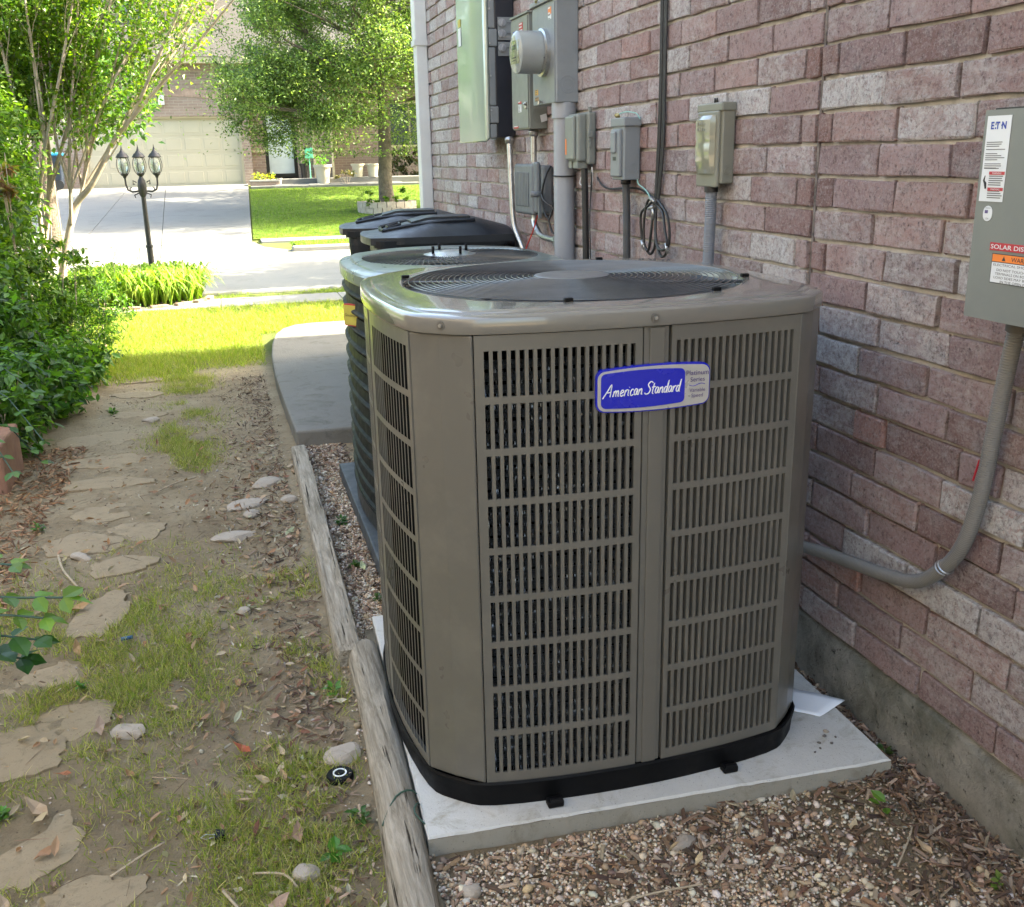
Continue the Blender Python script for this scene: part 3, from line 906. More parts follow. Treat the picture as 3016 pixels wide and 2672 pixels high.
# grass
def path_grass_prob(x, y):
    m = fbm(x, y, .45, 15); d = fbm(x, y, .12, 16)
    left = np.clip((-.03 - x) * 2.6 + .1, 0, 1)                    # thicker to the left of the worn line
    near = np.clip((3.9 - y) / 1.2, 0, 1)
    a = left * near * (.16 + .84 * np.clip((m - .40) * 4, 0, 1))
    strip = np.exp(-((x + .30 + (y - 5) * .01) / .12) ** 2) * (y > 4.7) * (y < 7.0) * np.clip((m - .42) * 6, 0, 1)
    mid = np.exp(-((x - .02) / .22) ** 2) * near * np.clip((fbm(x, y, .3, 55) - .47) * 8, 0, 1) * .9
    return np.clip(a + strip * .9 + mid, 0, 1) * np.clip((d - .24) * 4, 0, 1)
GC = [(.31, .35, .07), (.24, .30, .05), (.38, .39, .11), (.46, .42, .21), (.17, .24, .045), (.42, .36, .20)]
def grass(name, label, x, y, h, w, cols, tilt=.4, mat=None, zfun=None, lift=0):
    n = len(x)
    P = np.stack([x, y, (zfun or gz)(x, y) - .003 + lift], -1)
    V, F, T = scatter(BLADE, P, np.stack([w, h, h], -1), rotm(rng.uniform(0, 6.3, n), rng.normal(0, tilt, n), rng.normal(0, tilt, n)), pick(cols, n, .3))
    return tag(tri_mesh(name, V, F, mat or grass_m, tint=T), label, 'grass', kind='stuff')
n = 620000
x = rng.uniform(-1.3, .2, n); y = rng.uniform(1.3, 7.2, n)
FS = []      # flagstones fill this in below: (x, y, rx, ry, angle)
FS_LIST = [
 # x, y, rx, ry, angle, label
 (-.66, 6.95, .20, .10, .1, 'farthest flagstone, half under the leaves at the lawn edge'),
 (-.62, 6.48, .17, .10, -.2, 'greenish flagstone beside the farthest one, below the bush'),
 (-.57, 5.92, .17, .11, -.5, 'pinkish flagstone with a pale pebble on its right tip'),
 (-.74, 5.45, .22, .16, .2, 'brown flagstone sunk into soil left of the grass strip'),
 (-.66, 4.98, .25, .12, 0, 'long brown flagstone crossing the path edge at mid distance'),
 (-.62, 4.62, .21, .10, -.15, 'thin dark flagstone next below the long brown one'),
 (-.60, 4.22, .13, .13, .3, 'small tan flagstone above the two round ones'),
 (-.46, 3.94, .14, .13, .5, 'right one of the two rounded tan flagstones'),
 (-.63, 3.84, .17, .13, -.1, 'left one of the two rounded tan flagstones, grass below it'),
 (-.47, 3.58, .13, .10, .1, 'faint flat flagstone just below the two rounded ones'),
 (-.50, 3.16, .09, .20, -.25, 'tall narrow tan flagstone between two grass tufts'),
 (-.64, 2.80, .14, .11, .2, 'tan flagstone at the left edge below the overhanging leaves'),
 (-.50, 2.52, .11, .11, .4, 'small tan flagstone ringed by grass near the pale rock'),
 (-.62, 2.38, .14, .13, .1, 'broad tan flagstone at the left edge, grass along its right'),
 (-.52, 2.02, .10, .16, -.2, 'cream flagstone carrying a curled brown leaf'),
 (-.40, 1.80, .13, .09, .25, 'nearest flagstone at the bottom left corner'),
]
for q in FS_LIST: FS.append(q[:5])
def on_stone(x, y, grow=.9):
    m = np.zeros(len(x), bool)
    for (sx, sy, rx, ry, a) in FS:
        dx, dy = x - sx, y - sy
        u = dx * math.cos(a) + dy * math.sin(a); v = -dx * math.sin(a) + dy * math.cos(a)
        m |= (u / rx / grow) ** 2 + (v / ry / grow) ** 2 < 1
    return m
k = (rng.random(n) < path_grass_prob(x, y)) & ~on_stone(x, y)
x, y = x[k], y[k]; n = len(x)
grass('path_grass', 'short patchy grass growing along the left of the path', x, y, rng.uniform(.014, .045, n), rng.uniform(.0016, .0032, n), GC, .55)
n = 95000
x = rng.uniform(-1.9, 1.5, n); y = 6.6 + rng.beta(1.1, 1.5, n) * 3.8
edge_ = 7.15 - .35 * (x < -.3) + .5 * (fbm(x, y, .4, 61) - .5)
k = (y > edge_) & (~((x > .2) & (y < 8.5))) & (y < 10.36) & (rng.random(n) < np.clip((y - edge_) * 2.5 + .15, 0, 1))
x, y = x[k], y[k]; n = len(x)
grass('lawn', 'bright green front lawn in full sun beyond the slab', x, y, rng.uniform(.03, .07, n), rng.uniform(.003, .006, n), [(.23, .31, .035), (.17, .25, .025), (.30, .35, .06), (.34, .33, .12)], .45)
n = 9000
x = rng.uniform(-3, 6, n); y = rng.uniform(11.0, 11.42, n)
k = rng.random(n) < np.clip((fbm(x, y, .7, 3) - .35) * 5 + .4 * (x > 1), .1, 1)
x, y = x[k], y[k]; n = len(x)
grass('verge_grass', 'thin verge of grass between pavement and street', x, y, rng.uniform(.03, .07, n), rng.uniform(.004, .008, n), [(.15, .22, .04), (.2, .26, .05)], .5)
n = 70000
x = rng.uniform(.4, 11, n); y = rng.uniform(17.15, 31, n)
k = (x > np.where(y < 18.5, 1.1, .52 + (y - 18.9) * .028)) & ~((y > 18.4) & (y < 19.15)) & (y < 29.3 + .2 * np.sin(x)) & (x < 1 + y * .28)
x, y = x[k], y[k]; n = len(x)
grass('opposite_lawn', 'mown green lawn rising to the house across the street', x, y, rng.uniform(.05, .09, n), rng.uniform(.008, .016, n), [(.11, .20, .014), (.15, .24, .016), (.09, .17, .014)], .5, lift=.0)
b = MB()
def lawn_sheet(x0f, x1, y0, y1, zo, name):
    b = MB()
    yv = np.linspace(y0, y1, 14)
    for i in range(13):
        a, c = yv[i], yv[i + 1]
        b.add([(x0f(a), a, zf(a) + zo), (x1, a, zf(a) + zo), (x1, c, zf(c) + zo), (x0f(c), c, zf(c) + zo)], [(0, 1, 2, 3)])
    b.build(name, turf, kind='structure', recalc=False)
turf = simple('turf', (.09, .14, .02), .95, var=.35, scale=6, bump=.8, bscale=40, bdist=.03, spec=.1)
lawn_sheet(lambda y: edge(y) + .02, 40, 19.12, 29.6, .006, 'grass_bank')
lawn_sheet(lambda y: 1.15, 40, 17.16, 18.44, .004, 'grass_verge')
lawn_sheet(lambda y: -40, -5.25, 19.12, 33, .006, 'grass_bank')

# ================================================================ FLAGSTONES, ROCKS, TIMBERS
def rough_stone(name, x, y, rx, ry, ang, h, mat, label, cat, group=None, seed=0, z=None, dome=.0, n=34, sharp=.25):
    r = random.Random(seed * 31 + 5)
    ph = [r.uniform(0, 6.28) for _ in range(5)]
    def rad(a):
        return 1 + .05 * math.sin(13 * a + ph[4]) + sharp * (.5 * math.sin(2 * a + ph[0]) * .5 + .35 * math.sin(3 * a + ph[1]) + .3 * math.sin(5 * a + ph[2]) + .15 * math.sin(9 * a + ph[3]))
    z0 = float(gz(x, y)) if z is None else z
    b = MB(); rings = []
    for (f, hz) in ((1.03, -.03), (1.0, h * .5), (.95, h * .93), (.72, h + dome * .5), (.40, h + dome), (.05, h + dome)):
        rg = []
        for i in range(n):
            a = 2 * PI * i / n
            q = rad(a) * f
            u, v = rx * q * math.cos(a), ry * q * math.sin(a)
            rg.append((x + u * math.cos(ang) - v * math.sin(ang), y + u * math.sin(ang) + v * math.cos(ang), z0 + hz + r.uniform(-.06, .06) * h * (hz > 0)))
        rings.append(rg)
    b.rings(rings, smooth=True, caps=(True, True))
    return b.build(name, mat, None, label=label, cat=cat, group=group)
for i, (x, y, rx, ry, a, lab) in enumerate(FS_LIST):
    rx, ry = rx * .88, ry * .9
    rough_stone('flagstone', x, y, rx, ry, a, .0035, stone_m, lab, 'flagstone', 'flagstones set along the left of the path', i, sharp=.24)
ROCKS = [
 (-.075, 3.80, .095, .055, .15, .028, 'flat pale rock in the middle of the soil path'),
 (-.03, 4.15, .11, .06, .5, .03, 'long buff rock leaning on the pile beside the far timber'),
 (.075, 4.45, .085, .06, .7, .035, 'tallest pale rock at the back of the little pile'),
 (.155, 4.14, .04, .04, .2, .035, 'round brown cobble beside the far timber'),
 (-.005, 4.0, .04, .035, 1, .03, 'round white cobble in front of the little rock pile'),
 (-.06, 3.08, .026, .024, .3, .028, 'small yellowish pebble alone on the bare path'),
 (-.355, 2.42, .05, .04, -.2, .03, 'pale lumpy rock lying in the grass'),
 (.155, 2.16, .05, .045, .8, .035, 'angular white rock behind the round black valve lid'),
 (.035, 1.76, .03, .032, .4, .035, 'yellow knobbly rock near the bottom of the timber'),
 (-.50, 5.76, .05, .035, .1, .03, 'smooth pale pebble on the tip of the pinkish flagstone'),
 (-.62, 3.70, .05, .028, -.7, .03, 'pale shell-like pebble beside the round flagstones'),
 (.345, 1.60, .022, .02, .4, .024, 'cream pebble at the bottom of the pad beside the timber'),
 (.80, 1.60, .036, .022, .5, .03, 'grey jagged rock against the front of the concrete pad'),
 (.99, 1.33, .028, .018, .2, .015, 'white chip of stone on the gravel at lower right'),
]
def rock(x, y, rx, ry, ang, h, label, seed):
    bm = bmesh.new(); bmesh.ops.create_icosphere(bm, subdivisions=3, radius=1)
    r = random.Random(seed); cuts = []
    for k in range(9):
        d = Vector((r.gauss(0, 1), r.gauss(0, 1), r.gauss(0, 1))).normalized(); cuts.append((d, r.uniform(.62, .85)))
    cuts.append((Vector((0, 0, 1)), .7))
    for v in bm.verts:
        for d, k in cuts:
            e = v.co.dot(d) - k
            if e > 0: v.co -= d * e * .92
        v.co *= 1 + r.uniform(-.02, .02)
    z0 = float(gz(x, y)); ca, sa = math.cos(ang), math.sin(ang)
    b = MB(); b.add([(x + ca * v.co.x * rx - sa * v.co.y * ry, y + sa * v.co.x * rx + ca * v.co.y * ry, z0 + (v.co.z + .25) * h * .8) for v in bm.verts], [[v.index for v in f.verts] for f in bm.faces], smooth=False)
    bm.free(); b.build('rock', rock_m, label=label, cat='rock')
for i, q in enumerate(ROCKS): rock(*q[:5], q[5] * .9, q[6], 60 + i)

def timber(name, pts, w, hgt, square, label):
    """weathered landscape timber following pts; uneven section"""
    b = MB(); rings = []; r = random.Random(len(pts) * 7 + int(square))
    nseg = 70
    P = []
    for i in range(nseg + 1):
        t = i / nseg * (len(pts) - 1); k = min(int(t), len(pts) - 2); f = t - k
        P.append(Vector(pts[k]).lerp(Vector(pts[k + 1]), f))
    m = 16
    for i, p in enumerate(P):
        sc = .80 if i in (0, nseg) else 1
        rg = []
        for j in range(m):
            a = 2 * PI * j / m
            ca, sa = math.cos(a), math.sin(a)
            e = .28 if square else .85
            u = math.copysign(abs(ca) ** e, ca) * w; v = math.copysign(abs(sa) ** e, sa) * hgt
            q = 1 + (float(vnoise(j * 1.7 + 3, p.y * 9, 2, 3)) - .5) * .14 + r.uniform(-.012, .012)
            rg.append((p.x + u * q * sc, p.y, p.z + v * q * sc))
        rings.append(rg)
    b.rings(rings, smooth=True, caps=(True, True))
    return b.build(name, woodm, None, label=label, cat='timber', group='timbers edging the gravel bed')
timber('landscape_timber', [(.248, 4.84, .0), (.244, 4.0, .004), (.236, 3.2, .006), (.226, 2.60, .008)], .037, .047, True, 'farther squared grey timber running up to the concrete slab')
timber('landscape_timber', [(.268, 2.66, .005), (.262, 2.3, .008), (.245, 1.9, .01), (.225, 1.55, .006), (.200, 1.2, -.012), (.18, .9, -.02)], .046, .048, False, 'nearer rounded weathered timber beside the light concrete pad')

# concrete pad
pad = empty('equipment_pad', (.84, 2.25, 0), 'light grey concrete equipment pad under the big taupe air conditioner', 'pad')
pp = [(.284, 1.726), (1.357, 1.680), (1.398, 2.77), (.322, 2.80)]
rp = random.Random(3)
def edge_pts(pts, n, j):
    out = []
    for i in range(4):
        a, c = Vector(pts[i]), Vector(pts[(i + 1) % 4])
        nn = Vector((c.y - a.y, a.x - c.x)).normalized()
        for k in range(n):
            q = a.lerp(c, k / n) + nn * (0 if k == 0 else rp.uniform(-j, j))
            out.append((q.x, q.y))
    return out
E1 = edge_pts(pp, 40, .0012); 
cxp = sum(p[0] for p in pp) / 4; cyp = sum(p[1] for p in pp) / 4
sh = lambda f: [(cxp + (x - cxp) * f, cyp + (y - cyp) * f) for x, y in E1]
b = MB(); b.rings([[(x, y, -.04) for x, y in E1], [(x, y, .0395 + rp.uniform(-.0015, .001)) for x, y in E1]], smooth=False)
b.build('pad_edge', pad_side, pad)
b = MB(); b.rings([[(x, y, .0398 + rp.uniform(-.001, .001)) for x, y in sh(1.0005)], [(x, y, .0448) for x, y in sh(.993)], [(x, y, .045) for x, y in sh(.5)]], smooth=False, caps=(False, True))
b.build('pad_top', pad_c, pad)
for i, (x, y, s) in enumerate([(1.21, 1.83, .006), (1.235, 1.815, .005), (1.17, 1.80, .005), (1.2, 1.775, .005), (1.225, 1.79, .004), (1.15, 1.775, .0045), (1.225, 1.85, .009)]):
    pass

# ================================================================ AIR CONDITIONERS
def octo(w, hd, c, bul, n=9, out=0.0, cb=None, soft=0):
    """outline as list of (x, y) counter-clockwise from the front-left corner; sides bulge a little"""
    w += out; hd += out; c = c + out * .59
    cb = (BACKC if cb is None else cb) + out * .59
    def arc(p, q, b):
        r = []
        for i in range(n):
            t = i / n
            nx, ny = (q[1] - p[1]), -(q[0] - p[0]); L = math.hypot(nx, ny)
            k = b * 4 * t * (1 - t)
            r.append((p[0] + (q[0] - p[0]) * t + nx / L * k, p[1] + (q[1] - p[1]) * t + ny / L * k))
        return r
    cs = [(-w + c * 1.08, -hd), (w - c * 1.08, -hd), (w, -hd + c), (w, hd - cb), (w - cb * 1.08, hd), (-w + cb * 1.08, hd), (-w, hd - cb), (-w, -hd + c)]
    out_ = []
    for i in range(8):
        out_ += arc(cs[i], cs[(i + 1) % 8], bul if i % 2 == 0 else .004)
    for _ in range(soft):
        m = len(out_)
        out_ = [tuple((out_[k - 1][q] + 2 * out_[k][q] + out_[(k + 1) % m][q]) / 4 for q in (0, 1)) for k in range(m)]
    return out_
AC = (.771, 2.2225)
BACKC = .14
def at(o, c=AC): return [(c[0] + x, c[1] + y) for x, y in o]
W_, H_, C_, B_ = .446, .430, .090, .030
ac = empty('air_conditioner', (AC[0], AC[1], .045), 'large taupe outdoor air conditioner with slotted panels and a blue name badge', 'air conditioner')
Z0, Z1 = .103, 1.069
ol = at(octo(W_, H_, C_, B_))
N9 = 9
def side(i, off=0.0):
    """smooth polyline of side i (0 front,2 right,4 back,6 left) as function s in 0..1 -> point, outward normal"""
    w, hd, c, cb = W_, H_, C_, BACKC
    cs = [(-w + c * 1.08, -hd), (w - c * 1.08, -hd), (w, -hd + c), (w, hd - cb), (w - cb * 1.08, hd), (-w + cb * 1.08, hd), (-w, hd - cb), (-w, -hd + c)]
    p, q = cs[i], cs[(i + 1) % 8]
    L = math.hypot(q[0] - p[0], q[1] - p[1])
    nx, ny = (q[1] - p[1]) / L, -(q[0] - p[0]) / L
    tx, ty = (q[0] - p[0]) / L, (q[1] - p[1]) / L
    bb = B_ if i % 2 == 0 else .004
    def f(s, off=0.0):
        k = bb * 4 * s * (1 - s); dk = bb * 4 * (1 - 2 * s) / L
        mx, my = nx - tx * dk, ny - ty * dk
        m = math.hypot(mx, my); mx /= m; my /= m
        return Vector((AC[0] + p[0] + (q[0] - p[0]) * s + nx * k + mx * off, AC[1] + p[1] + (q[1] - p[1]) * s + ny * k + my * off, 0))
    return f, L
def slot_panel(f, s0, s1, z0, z1, ncol, nrow, mt, mb_, ml, open_=.56, hz=.862, depth=.011, proud=.003):
    """pressed panel with real slots; every slot has folded-in sides"""
    b = MB()
    sa, sb = s0 + (s1 - s0) * ml[0], s1 - (s1 - s0) * ml[1]
    xs_ = [s0]
    ps = (sb - sa) / (ncol - 1 + open_)
    for i in range(ncol):
        xs_ += [sa + i * ps, sa + i * ps + ps * open_]
    xs_.append(s1)
    zs_ = [z0]
    zt, zb = z1 - mt, z0 + mb_
    ph = (zt - zb) / (nrow - 1 + hz)
    for j in range(nrow):
        zs_ += [zb + j * ph, zb + j * ph + ph * hz]
    zs_.append(z1)
    idx = {}
    def V(i, j, d):
        key = (i, j, d)
        if key not in idx:
            p = f(xs_[i], proud - d); idx[key] = len(b.v); b.v.append((p.x, p.y, zs_[j]))
        return idx[key]
    def Q(a, c_, d, e): b.f.append((a, c_, d, e)); b.mi.append(0); b.sm.append(False)
    for i in range(len(xs_) - 1):
        for j in range(len(zs_) - 1):
            if i % 2 == 1 and j % 2 == 1:
                for (a, c_) in (((i, j), (i, j + 1)), ((i, j + 1), (i + 1, j + 1)), ((i + 1, j + 1), (i + 1, j)), ((i + 1, j), (i, j))):
                    dd = depth if a[0] == c_[0] else depth * .5
                    Q(V(*a, 0), V(*a, dd), V(*c_, dd), V(*c_, 0))
            else:
                Q(V(i, j, 0), V(i + 1, j, 0), V(i + 1, j + 1, 0), V(i, j + 1, 0))
    # outer return edges
    for j in range(len(zs_) - 1):
        Q(V(0, j, 0), V(0, j + 1, 0), V(0, j + 1, .02), V(0, j, .02)); m = len(xs_) - 1
        Q(V(m, j, 0), V(m, j, .02), V(m, j + 1, .02), V(m, j + 1, 0))
    for i in range(len(xs_) - 1):
        m = len(zs_) - 1
        Q(V(i, m, 0), V(i + 1, m, 0), V(i + 1, m, .02), V(i, m, .02)); Q(V(i, 0, 0), V(i, 0, .02), V(i + 1, 0, .02), V(i + 1, 0, 0))
    return b
def plain(f, s0, s1, z0, z1, proud, n=6, t=.02):
    b = MB(); rg = []
    for i in range(n + 1):
        s = s0 + (s1 - s0) * i / n
        p, q = f(s, proud), f(s, proud - t)
        rg.append([(p.x, p.y, z0), (p.x, p.y, z1), (q.x, q.y, z1), (q.x, q.y, z0)])
    b.rings(rg, smooth=False, caps=(True, True))
    return b
f0, L0 = side(0); f6, L6 = side(6); f2, L2 = side(2); f4, L4 = side(4)
# front: slotted half, post, slotted half with a blank liner
slot_panel(f0, .008, .478, Z0, Z1, 18, 9, .030, .024, (.055, .045)).build('louvre_panel', taupe, ac)
plain(f0, .484, .560, Z0, Z1, -.001).build('centre_post', taupe, ac, bevel=.0015)
plain(f0, .500, .546, Z0, Z1 - .002, .0035).build('post_cover', taupe, ac, bevel=.002)
slot_panel(f0, .566, .992, Z0, Z1, 18, 9, .030, .024, (.035, .05)).build('louvre_panel', taupe, ac)
plain(f0, .56, .992, Z0, Z1, -.016, 10, .002).build('blank_liner', taupe_in, ac)
for ff, nm in ((f6, 'left'), (f2, 'right')):
    slot_panel(ff, .51 if nm == 'left' else .008, .992 if nm == 'left' else .478, Z0, Z1, 14, 9, .03, .024, (.04, .05), open_=.76, depth=.0004).build('louvre_panel', taupe, ac)
    plain(ff, .43, .504, Z0, Z1, .001).build('centre_post', taupe, ac, bevel=.002)
    if nm == 'left': plain(ff, .01, .99, Z0, Z1, -.020, 12, .002).build('slot_shade_liner', void, ac)  # added black sheet behind the slots, in place of the shade there
    slot_panel(ff, .008, .425, Z0, Z1, 17, 9, .03, .024, (.05, .04)).build('louvre_panel', taupe, ac) if nm == 'left' else plain(ff, .51, .992, Z0, Z1, .002).build('blank_panel', taupe, ac)
plain(f4, .008, .992, Z0, Z1, .002).build('blank_panel', taupe, ac)
for i in (1, 3, 5, 7):
    fc, Lc = side(i)
    fa, La = side((i - 1) % 8); fb, Lb = side((i + 1) % 8)
    # the corner panel wraps a little onto the neighbouring sides
    pts = [fa(.994, .001), fc(0, .001), fc(.5, .001), fc(1, .001), fb(.006, .001)]
    inn = [fa(.994, -.012), fc(.1, -.012), fc(.5, -.012), fc(.9, -.012), fb(.006, -.012)]
    b = MB(); b.prism([(p.x, p.y) for p in pts] + [(p.x, p.y) for p in reversed(inn)], Z0, Z1)
    b.build('corner_panel', taupe, ac, bevel=.005)
# coil inside: stacked finned tubes
b = MB()
inset = at(octo(W_ - .034, H_ - .034, C_, B_ * .9, 6))
cx_, cy_ = AC
for j, z in enumerate(np.arange(Z0 + .02, Z1 - .05, .0245)):
    b.tube([(x, y, z) for x, y in inset] + [(inset[0][0], inset[0][1], z)], .0095, 6, caps=False)
b.build('coil_tubes', coilm, ac)
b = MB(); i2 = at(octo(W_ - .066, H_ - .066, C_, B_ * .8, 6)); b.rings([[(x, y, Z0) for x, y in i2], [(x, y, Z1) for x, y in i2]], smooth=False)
b.build('inner_shell', void, ac)  # black colour carries the shade behind the coil
# spiny fins as thin slivers around the tubes of the visible faces
nn = 15000
o_pts = np.array(inset + [inset[0]])
seg = np.linalg.norm(np.diff(o_pts, axis=0), axis=1); cum = np.concatenate([[0], np.cumsum(seg)])
t = np.concatenate([rng.uniform(0, cum[4], nn * 2 // 3), rng.uniform(cum[39], cum[-1], nn // 3)])
ki = np.clip(np.searchsorted(cum, t) - 1, 0, len(seg) - 1); fr = (t - cum[ki]) / seg[ki]
px = o_pts[ki] + (o_pts[ki + 1] - o_pts[ki]) * fr[:, None]
zr = Z0 + .02 + rng.integers(0, 36, len(t)) * .0245
ang = rng.uniform(-PI, PI, len(t))
dirn = o_pts[ki + 1] - o_pts[ki]; dirn /= np.linalg.norm(dirn, axis=1)[:, None]
nrm = np.stack([dirn[:, 1], -dirn[:, 0]], -1)
rr_ = .0185
tip = np.stack([px[:, 0] + nrm[:, 0] * np.cos(ang) * rr_, px[:, 1] + nrm[:, 1] * np.cos(ang) * rr_, zr + np.sin(ang) * rr_], -1)
b0 = np.stack([px[:, 0] - dirn[:, 0] * .0016, px[:, 1] - dirn[:, 1] * .0016, zr], -1); b1 = np.stack([px[:, 0] + dirn[:, 0] * .0016, px[:, 1] + dirn[:, 1] * .0016, zr], -1)
V = np.stack([b0, b1, tip], 1).reshape(-1, 3); F = np.arange(len(V)).reshape(-1, 3)
finm = simple('bright_fin', (.34, .35, .36), .25, .6, var=.5, scale=300)
tri_mesh('coil_fins', V, F, finm, parent=ac, kind='stuff')
# base pan
b = MB()
pan = lambda o, z: [(x, y, z) for x, y in at(octo(W_, H_, C_, B_, 9, o, soft=2))]
b.rings([pan(.004, .045), pan(.006, .072), pan(.009, .086), pan(.011, .100), pan(.008, .1055), pan(.004, .103), pan(.002, .085), pan(-.06, .08)], smooth=True, caps=(False, True))
b.build('base_pan', blackp, ac)
for (u, v) in ((.21, 0), (.80, 0)):
    p = f0(u, .016)
    b = MB(); b.bbox((p.x - .018, p.y - .018, .0455), (p.x + .018, p.y + .006, .062), .004); b.tube([(p.x - .012, p.y - .012, .061), (p.x + .014, p.y - .014, .061)], .006, 8)
    b.build('clip_foot', blackp, ac)
# top cover with the round opening
def radial(outl, zz, c=AC):
    return [(x, y, zz) for x, y in outl]
ns = 9
OUT = octo(W_, H_, C_, B_, ns, .010)
def blend(outl, r, f, z):
    """outline point pulled towards the circle of radius r (f=1 on the circle)"""
    res = []
    for x, y in outl:
        a = math.atan2(y, x)
        res.append((AC[0] + x * (1 - f) + r * math.cos(a) * f, AC[1] + y * (1 - f) + r * math.sin(a) * f, z))
    return res
def scaled(o, z): return [(x, y, z) for x, y in at(octo(W_, H_, C_, B_, ns, o, soft=2))]
def ring_r(f, z, r=.400): return blend(octo(W_, H_, C_, B_, ns, -.04, soft=2), r, f, z)
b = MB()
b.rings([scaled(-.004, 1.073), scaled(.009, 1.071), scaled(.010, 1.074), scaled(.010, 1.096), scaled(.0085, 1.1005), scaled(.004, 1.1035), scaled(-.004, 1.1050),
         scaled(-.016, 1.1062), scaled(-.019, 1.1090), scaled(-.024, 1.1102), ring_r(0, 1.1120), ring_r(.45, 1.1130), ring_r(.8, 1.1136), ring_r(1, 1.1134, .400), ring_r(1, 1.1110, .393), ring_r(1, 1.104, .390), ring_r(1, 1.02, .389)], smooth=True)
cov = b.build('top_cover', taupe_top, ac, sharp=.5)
for (x, y, nx, ny) in ((.372, 1.8215 - .0015, -.69, -.72), (f0(.51).x, f0(.51).y - .011, 0, -1), (1.152, 1.8215, .69, -.72)):
    z = 1.087
    n_ = Vector((nx, ny, 0)).normalized()
    b = MB(); c = Vector((x, y, z))
    b.tube([c - n_ * .004, c + n_ * .0005], [.0085, .0085], 14); b.tube([c + n_ * .0005, c + n_ * .0035], [.0042, .0038], 6, m=1)
    b.build('screw', [taupe_in, steel], ac)
# fan guard
gd = MB()
gz0 = 1.1125
base_ring = MB(); NR = 72
def torus(R, z, r, n=96, m=5):
    b = MB(); b.tube([(R * math.cos(2 * PI * i / n), R * math.sin(2 * PI * i / n), z) for i in range(n + 1)], r, m, caps=False)
    return b
guard = link('fan_guard', None, ac) if False else None
g = MB()
for a in (-23, 97, 217):
    a = math.radians(a); d = Vector((math.cos(a), math.sin(a), 0))
    c = Vector((AC[0], AC[1], 1.103))
    g.tube([c, c + d * .392], .0042, 6)
a = math.radians(157); d = Vector((math.cos(a), math.sin(a), 0)); g.tube([Vector((AC[0], AC[1], 1.103)), Vector((AC[0], AC[1], 1.103)) + d * .392], .0042, 6)
guard = g.build('fan_guard', wire_m, ac)
for i in range(23):
    R = .088 + i * .0133
    z = 1.1135 + .006 * (1 - (R / .41) ** 2)
    n = 96
    b = MB(); b.tube([(AC[0] + R * math.cos(2 * PI * k / n), AC[1] + R * math.sin(2 * PI * k / n), z) for k in range(n + 1)], .0013, 5, caps=False)
    b.build('wire_ring', wire_m, guard, recalc=False)
b = MB(); b.lathe([(.0, 1.120), (.07, 1.1215), (.086, 1.1205), (.0895, 1.118), (.0895, 1.110), (.086, 1.106)][::-1], (AC[0], AC[1], 0), n=48)
b.build('hub_cap', hubm, ac)
for a in (-23, 157, 60, 250, 300):
    a = math.radians(a); x, y = AC[0] + .397 * math.cos(a), AC[1] + .397 * math.sin(a)
    b = MB(); b.bbox((x - .009, y - .006, 1.113), (x + .009, y + .006, 1.121), .002); b.build('guard_clip', blackp, ac)
b = MB(); b.lathe([(.384, .90), (.387, 1.09)], (AC[0], AC[1], 0), n=64); b.lathe([(.384, .88), (.05, .88)], (AC[0], AC[1], 0), n=48)
b.build('fan_shroud', inv_dark, ac, recalc=False)
b = MB(); b.lathe([(.075, .97), (.075, 1.09), (.06, 1.10)], (AC[0], AC[1], 0), n=32); b.build('motor', darkmet, ac)
for k in range(3):
    b = MB(); a0 = math.radians(40 + 120 * k); rg = []
    for i in range(9):
        r = .07 + (.37 - .07) * i / 8
        w2 = .35 + .25 * i / 8
        rg.append([(AC[0] + r * math.cos(a0 + s * w2 + .25 * i / 8), AC[1] + r * math.sin(a0 + s * w2 + .25 * i / 8), 1.0 + s * .05) for s in (-1, -.5, 0, .5, 1)])
    b.rings(rg, close=False); b.build('fan_blade', inv_dark, ac)

# name badge, gently bowed
bx0, bx1, bz0, bz1 = .6585, .8985, .909, .991
yb = f0(.5).y - .007
def badge_shape(x0, x1, z0, z1, r, ysurf, t, mat, name, parent, arch=.006):
    """rounded bar whose top and bottom edges arch slightly"""
    xm, zm = (x0 + x1) / 2, (z0 + z1) / 2
    w, h = (x1 - x0) / 2, (z1 - z0) / 2
    pts = []
    for (sx, sz, a0) in ((1, 1, 0), (-1, 1, 90), (-1, -1, 180), (1, -1, 270)):
        for k in range(7):
            a = math.radians(a0 + k * 15)
            pts.append((sx * (w - r) + r * math.cos(a), sz * (h - r) + r * math.sin(a)))
        if sx * sz > 0:
            n_ = 9
            s = -1 if sx > 0 else 1
            for k in range(1, n_):
                pts.append((-s * -1 * (w - r) * (1 - 2 * k / n_) * (1 if s < 0 else 1) * (1), sz * h) if False else ((w - r) * (1 - 2 * k / n_) * sx, sz * h))
    P = []
    for (x, z) in pts:
        z2 = z + math.copysign(arch * (1 - (x / w) ** 2), z) * (abs(z) / h)
        P.append((xm + x, zm + z2))
    n_ = len(P)
    b = MB(); b.add([(x, ysurf + t, z) for x, z in P] + [(x, ysurf, z) for x, z in P], [tuple(range(n_)), tuple(reversed(range(n_, 2 * n_)))] + [(i, (i + 1) % n_, n_ + (i + 1) % n_, n_ + i) for i in range(n_)])
    return b.build(name, mat, parent)
badge = badge_shape(bx0, bx1, bz0, bz1, .016, yb, .010, badgeblue, 'name_badge', ac)
badge_shape(bx0 + .003, bx1 - .002, bz0 + .0025, bz1 - .004, .014, yb - .0015, .0022, badgesil, 'silver_face', badge)
badge_shape(.668, .8435, .9165, .9835, .009, yb - .003, .0022, badgeblue, 'blue_field', badge, .004)
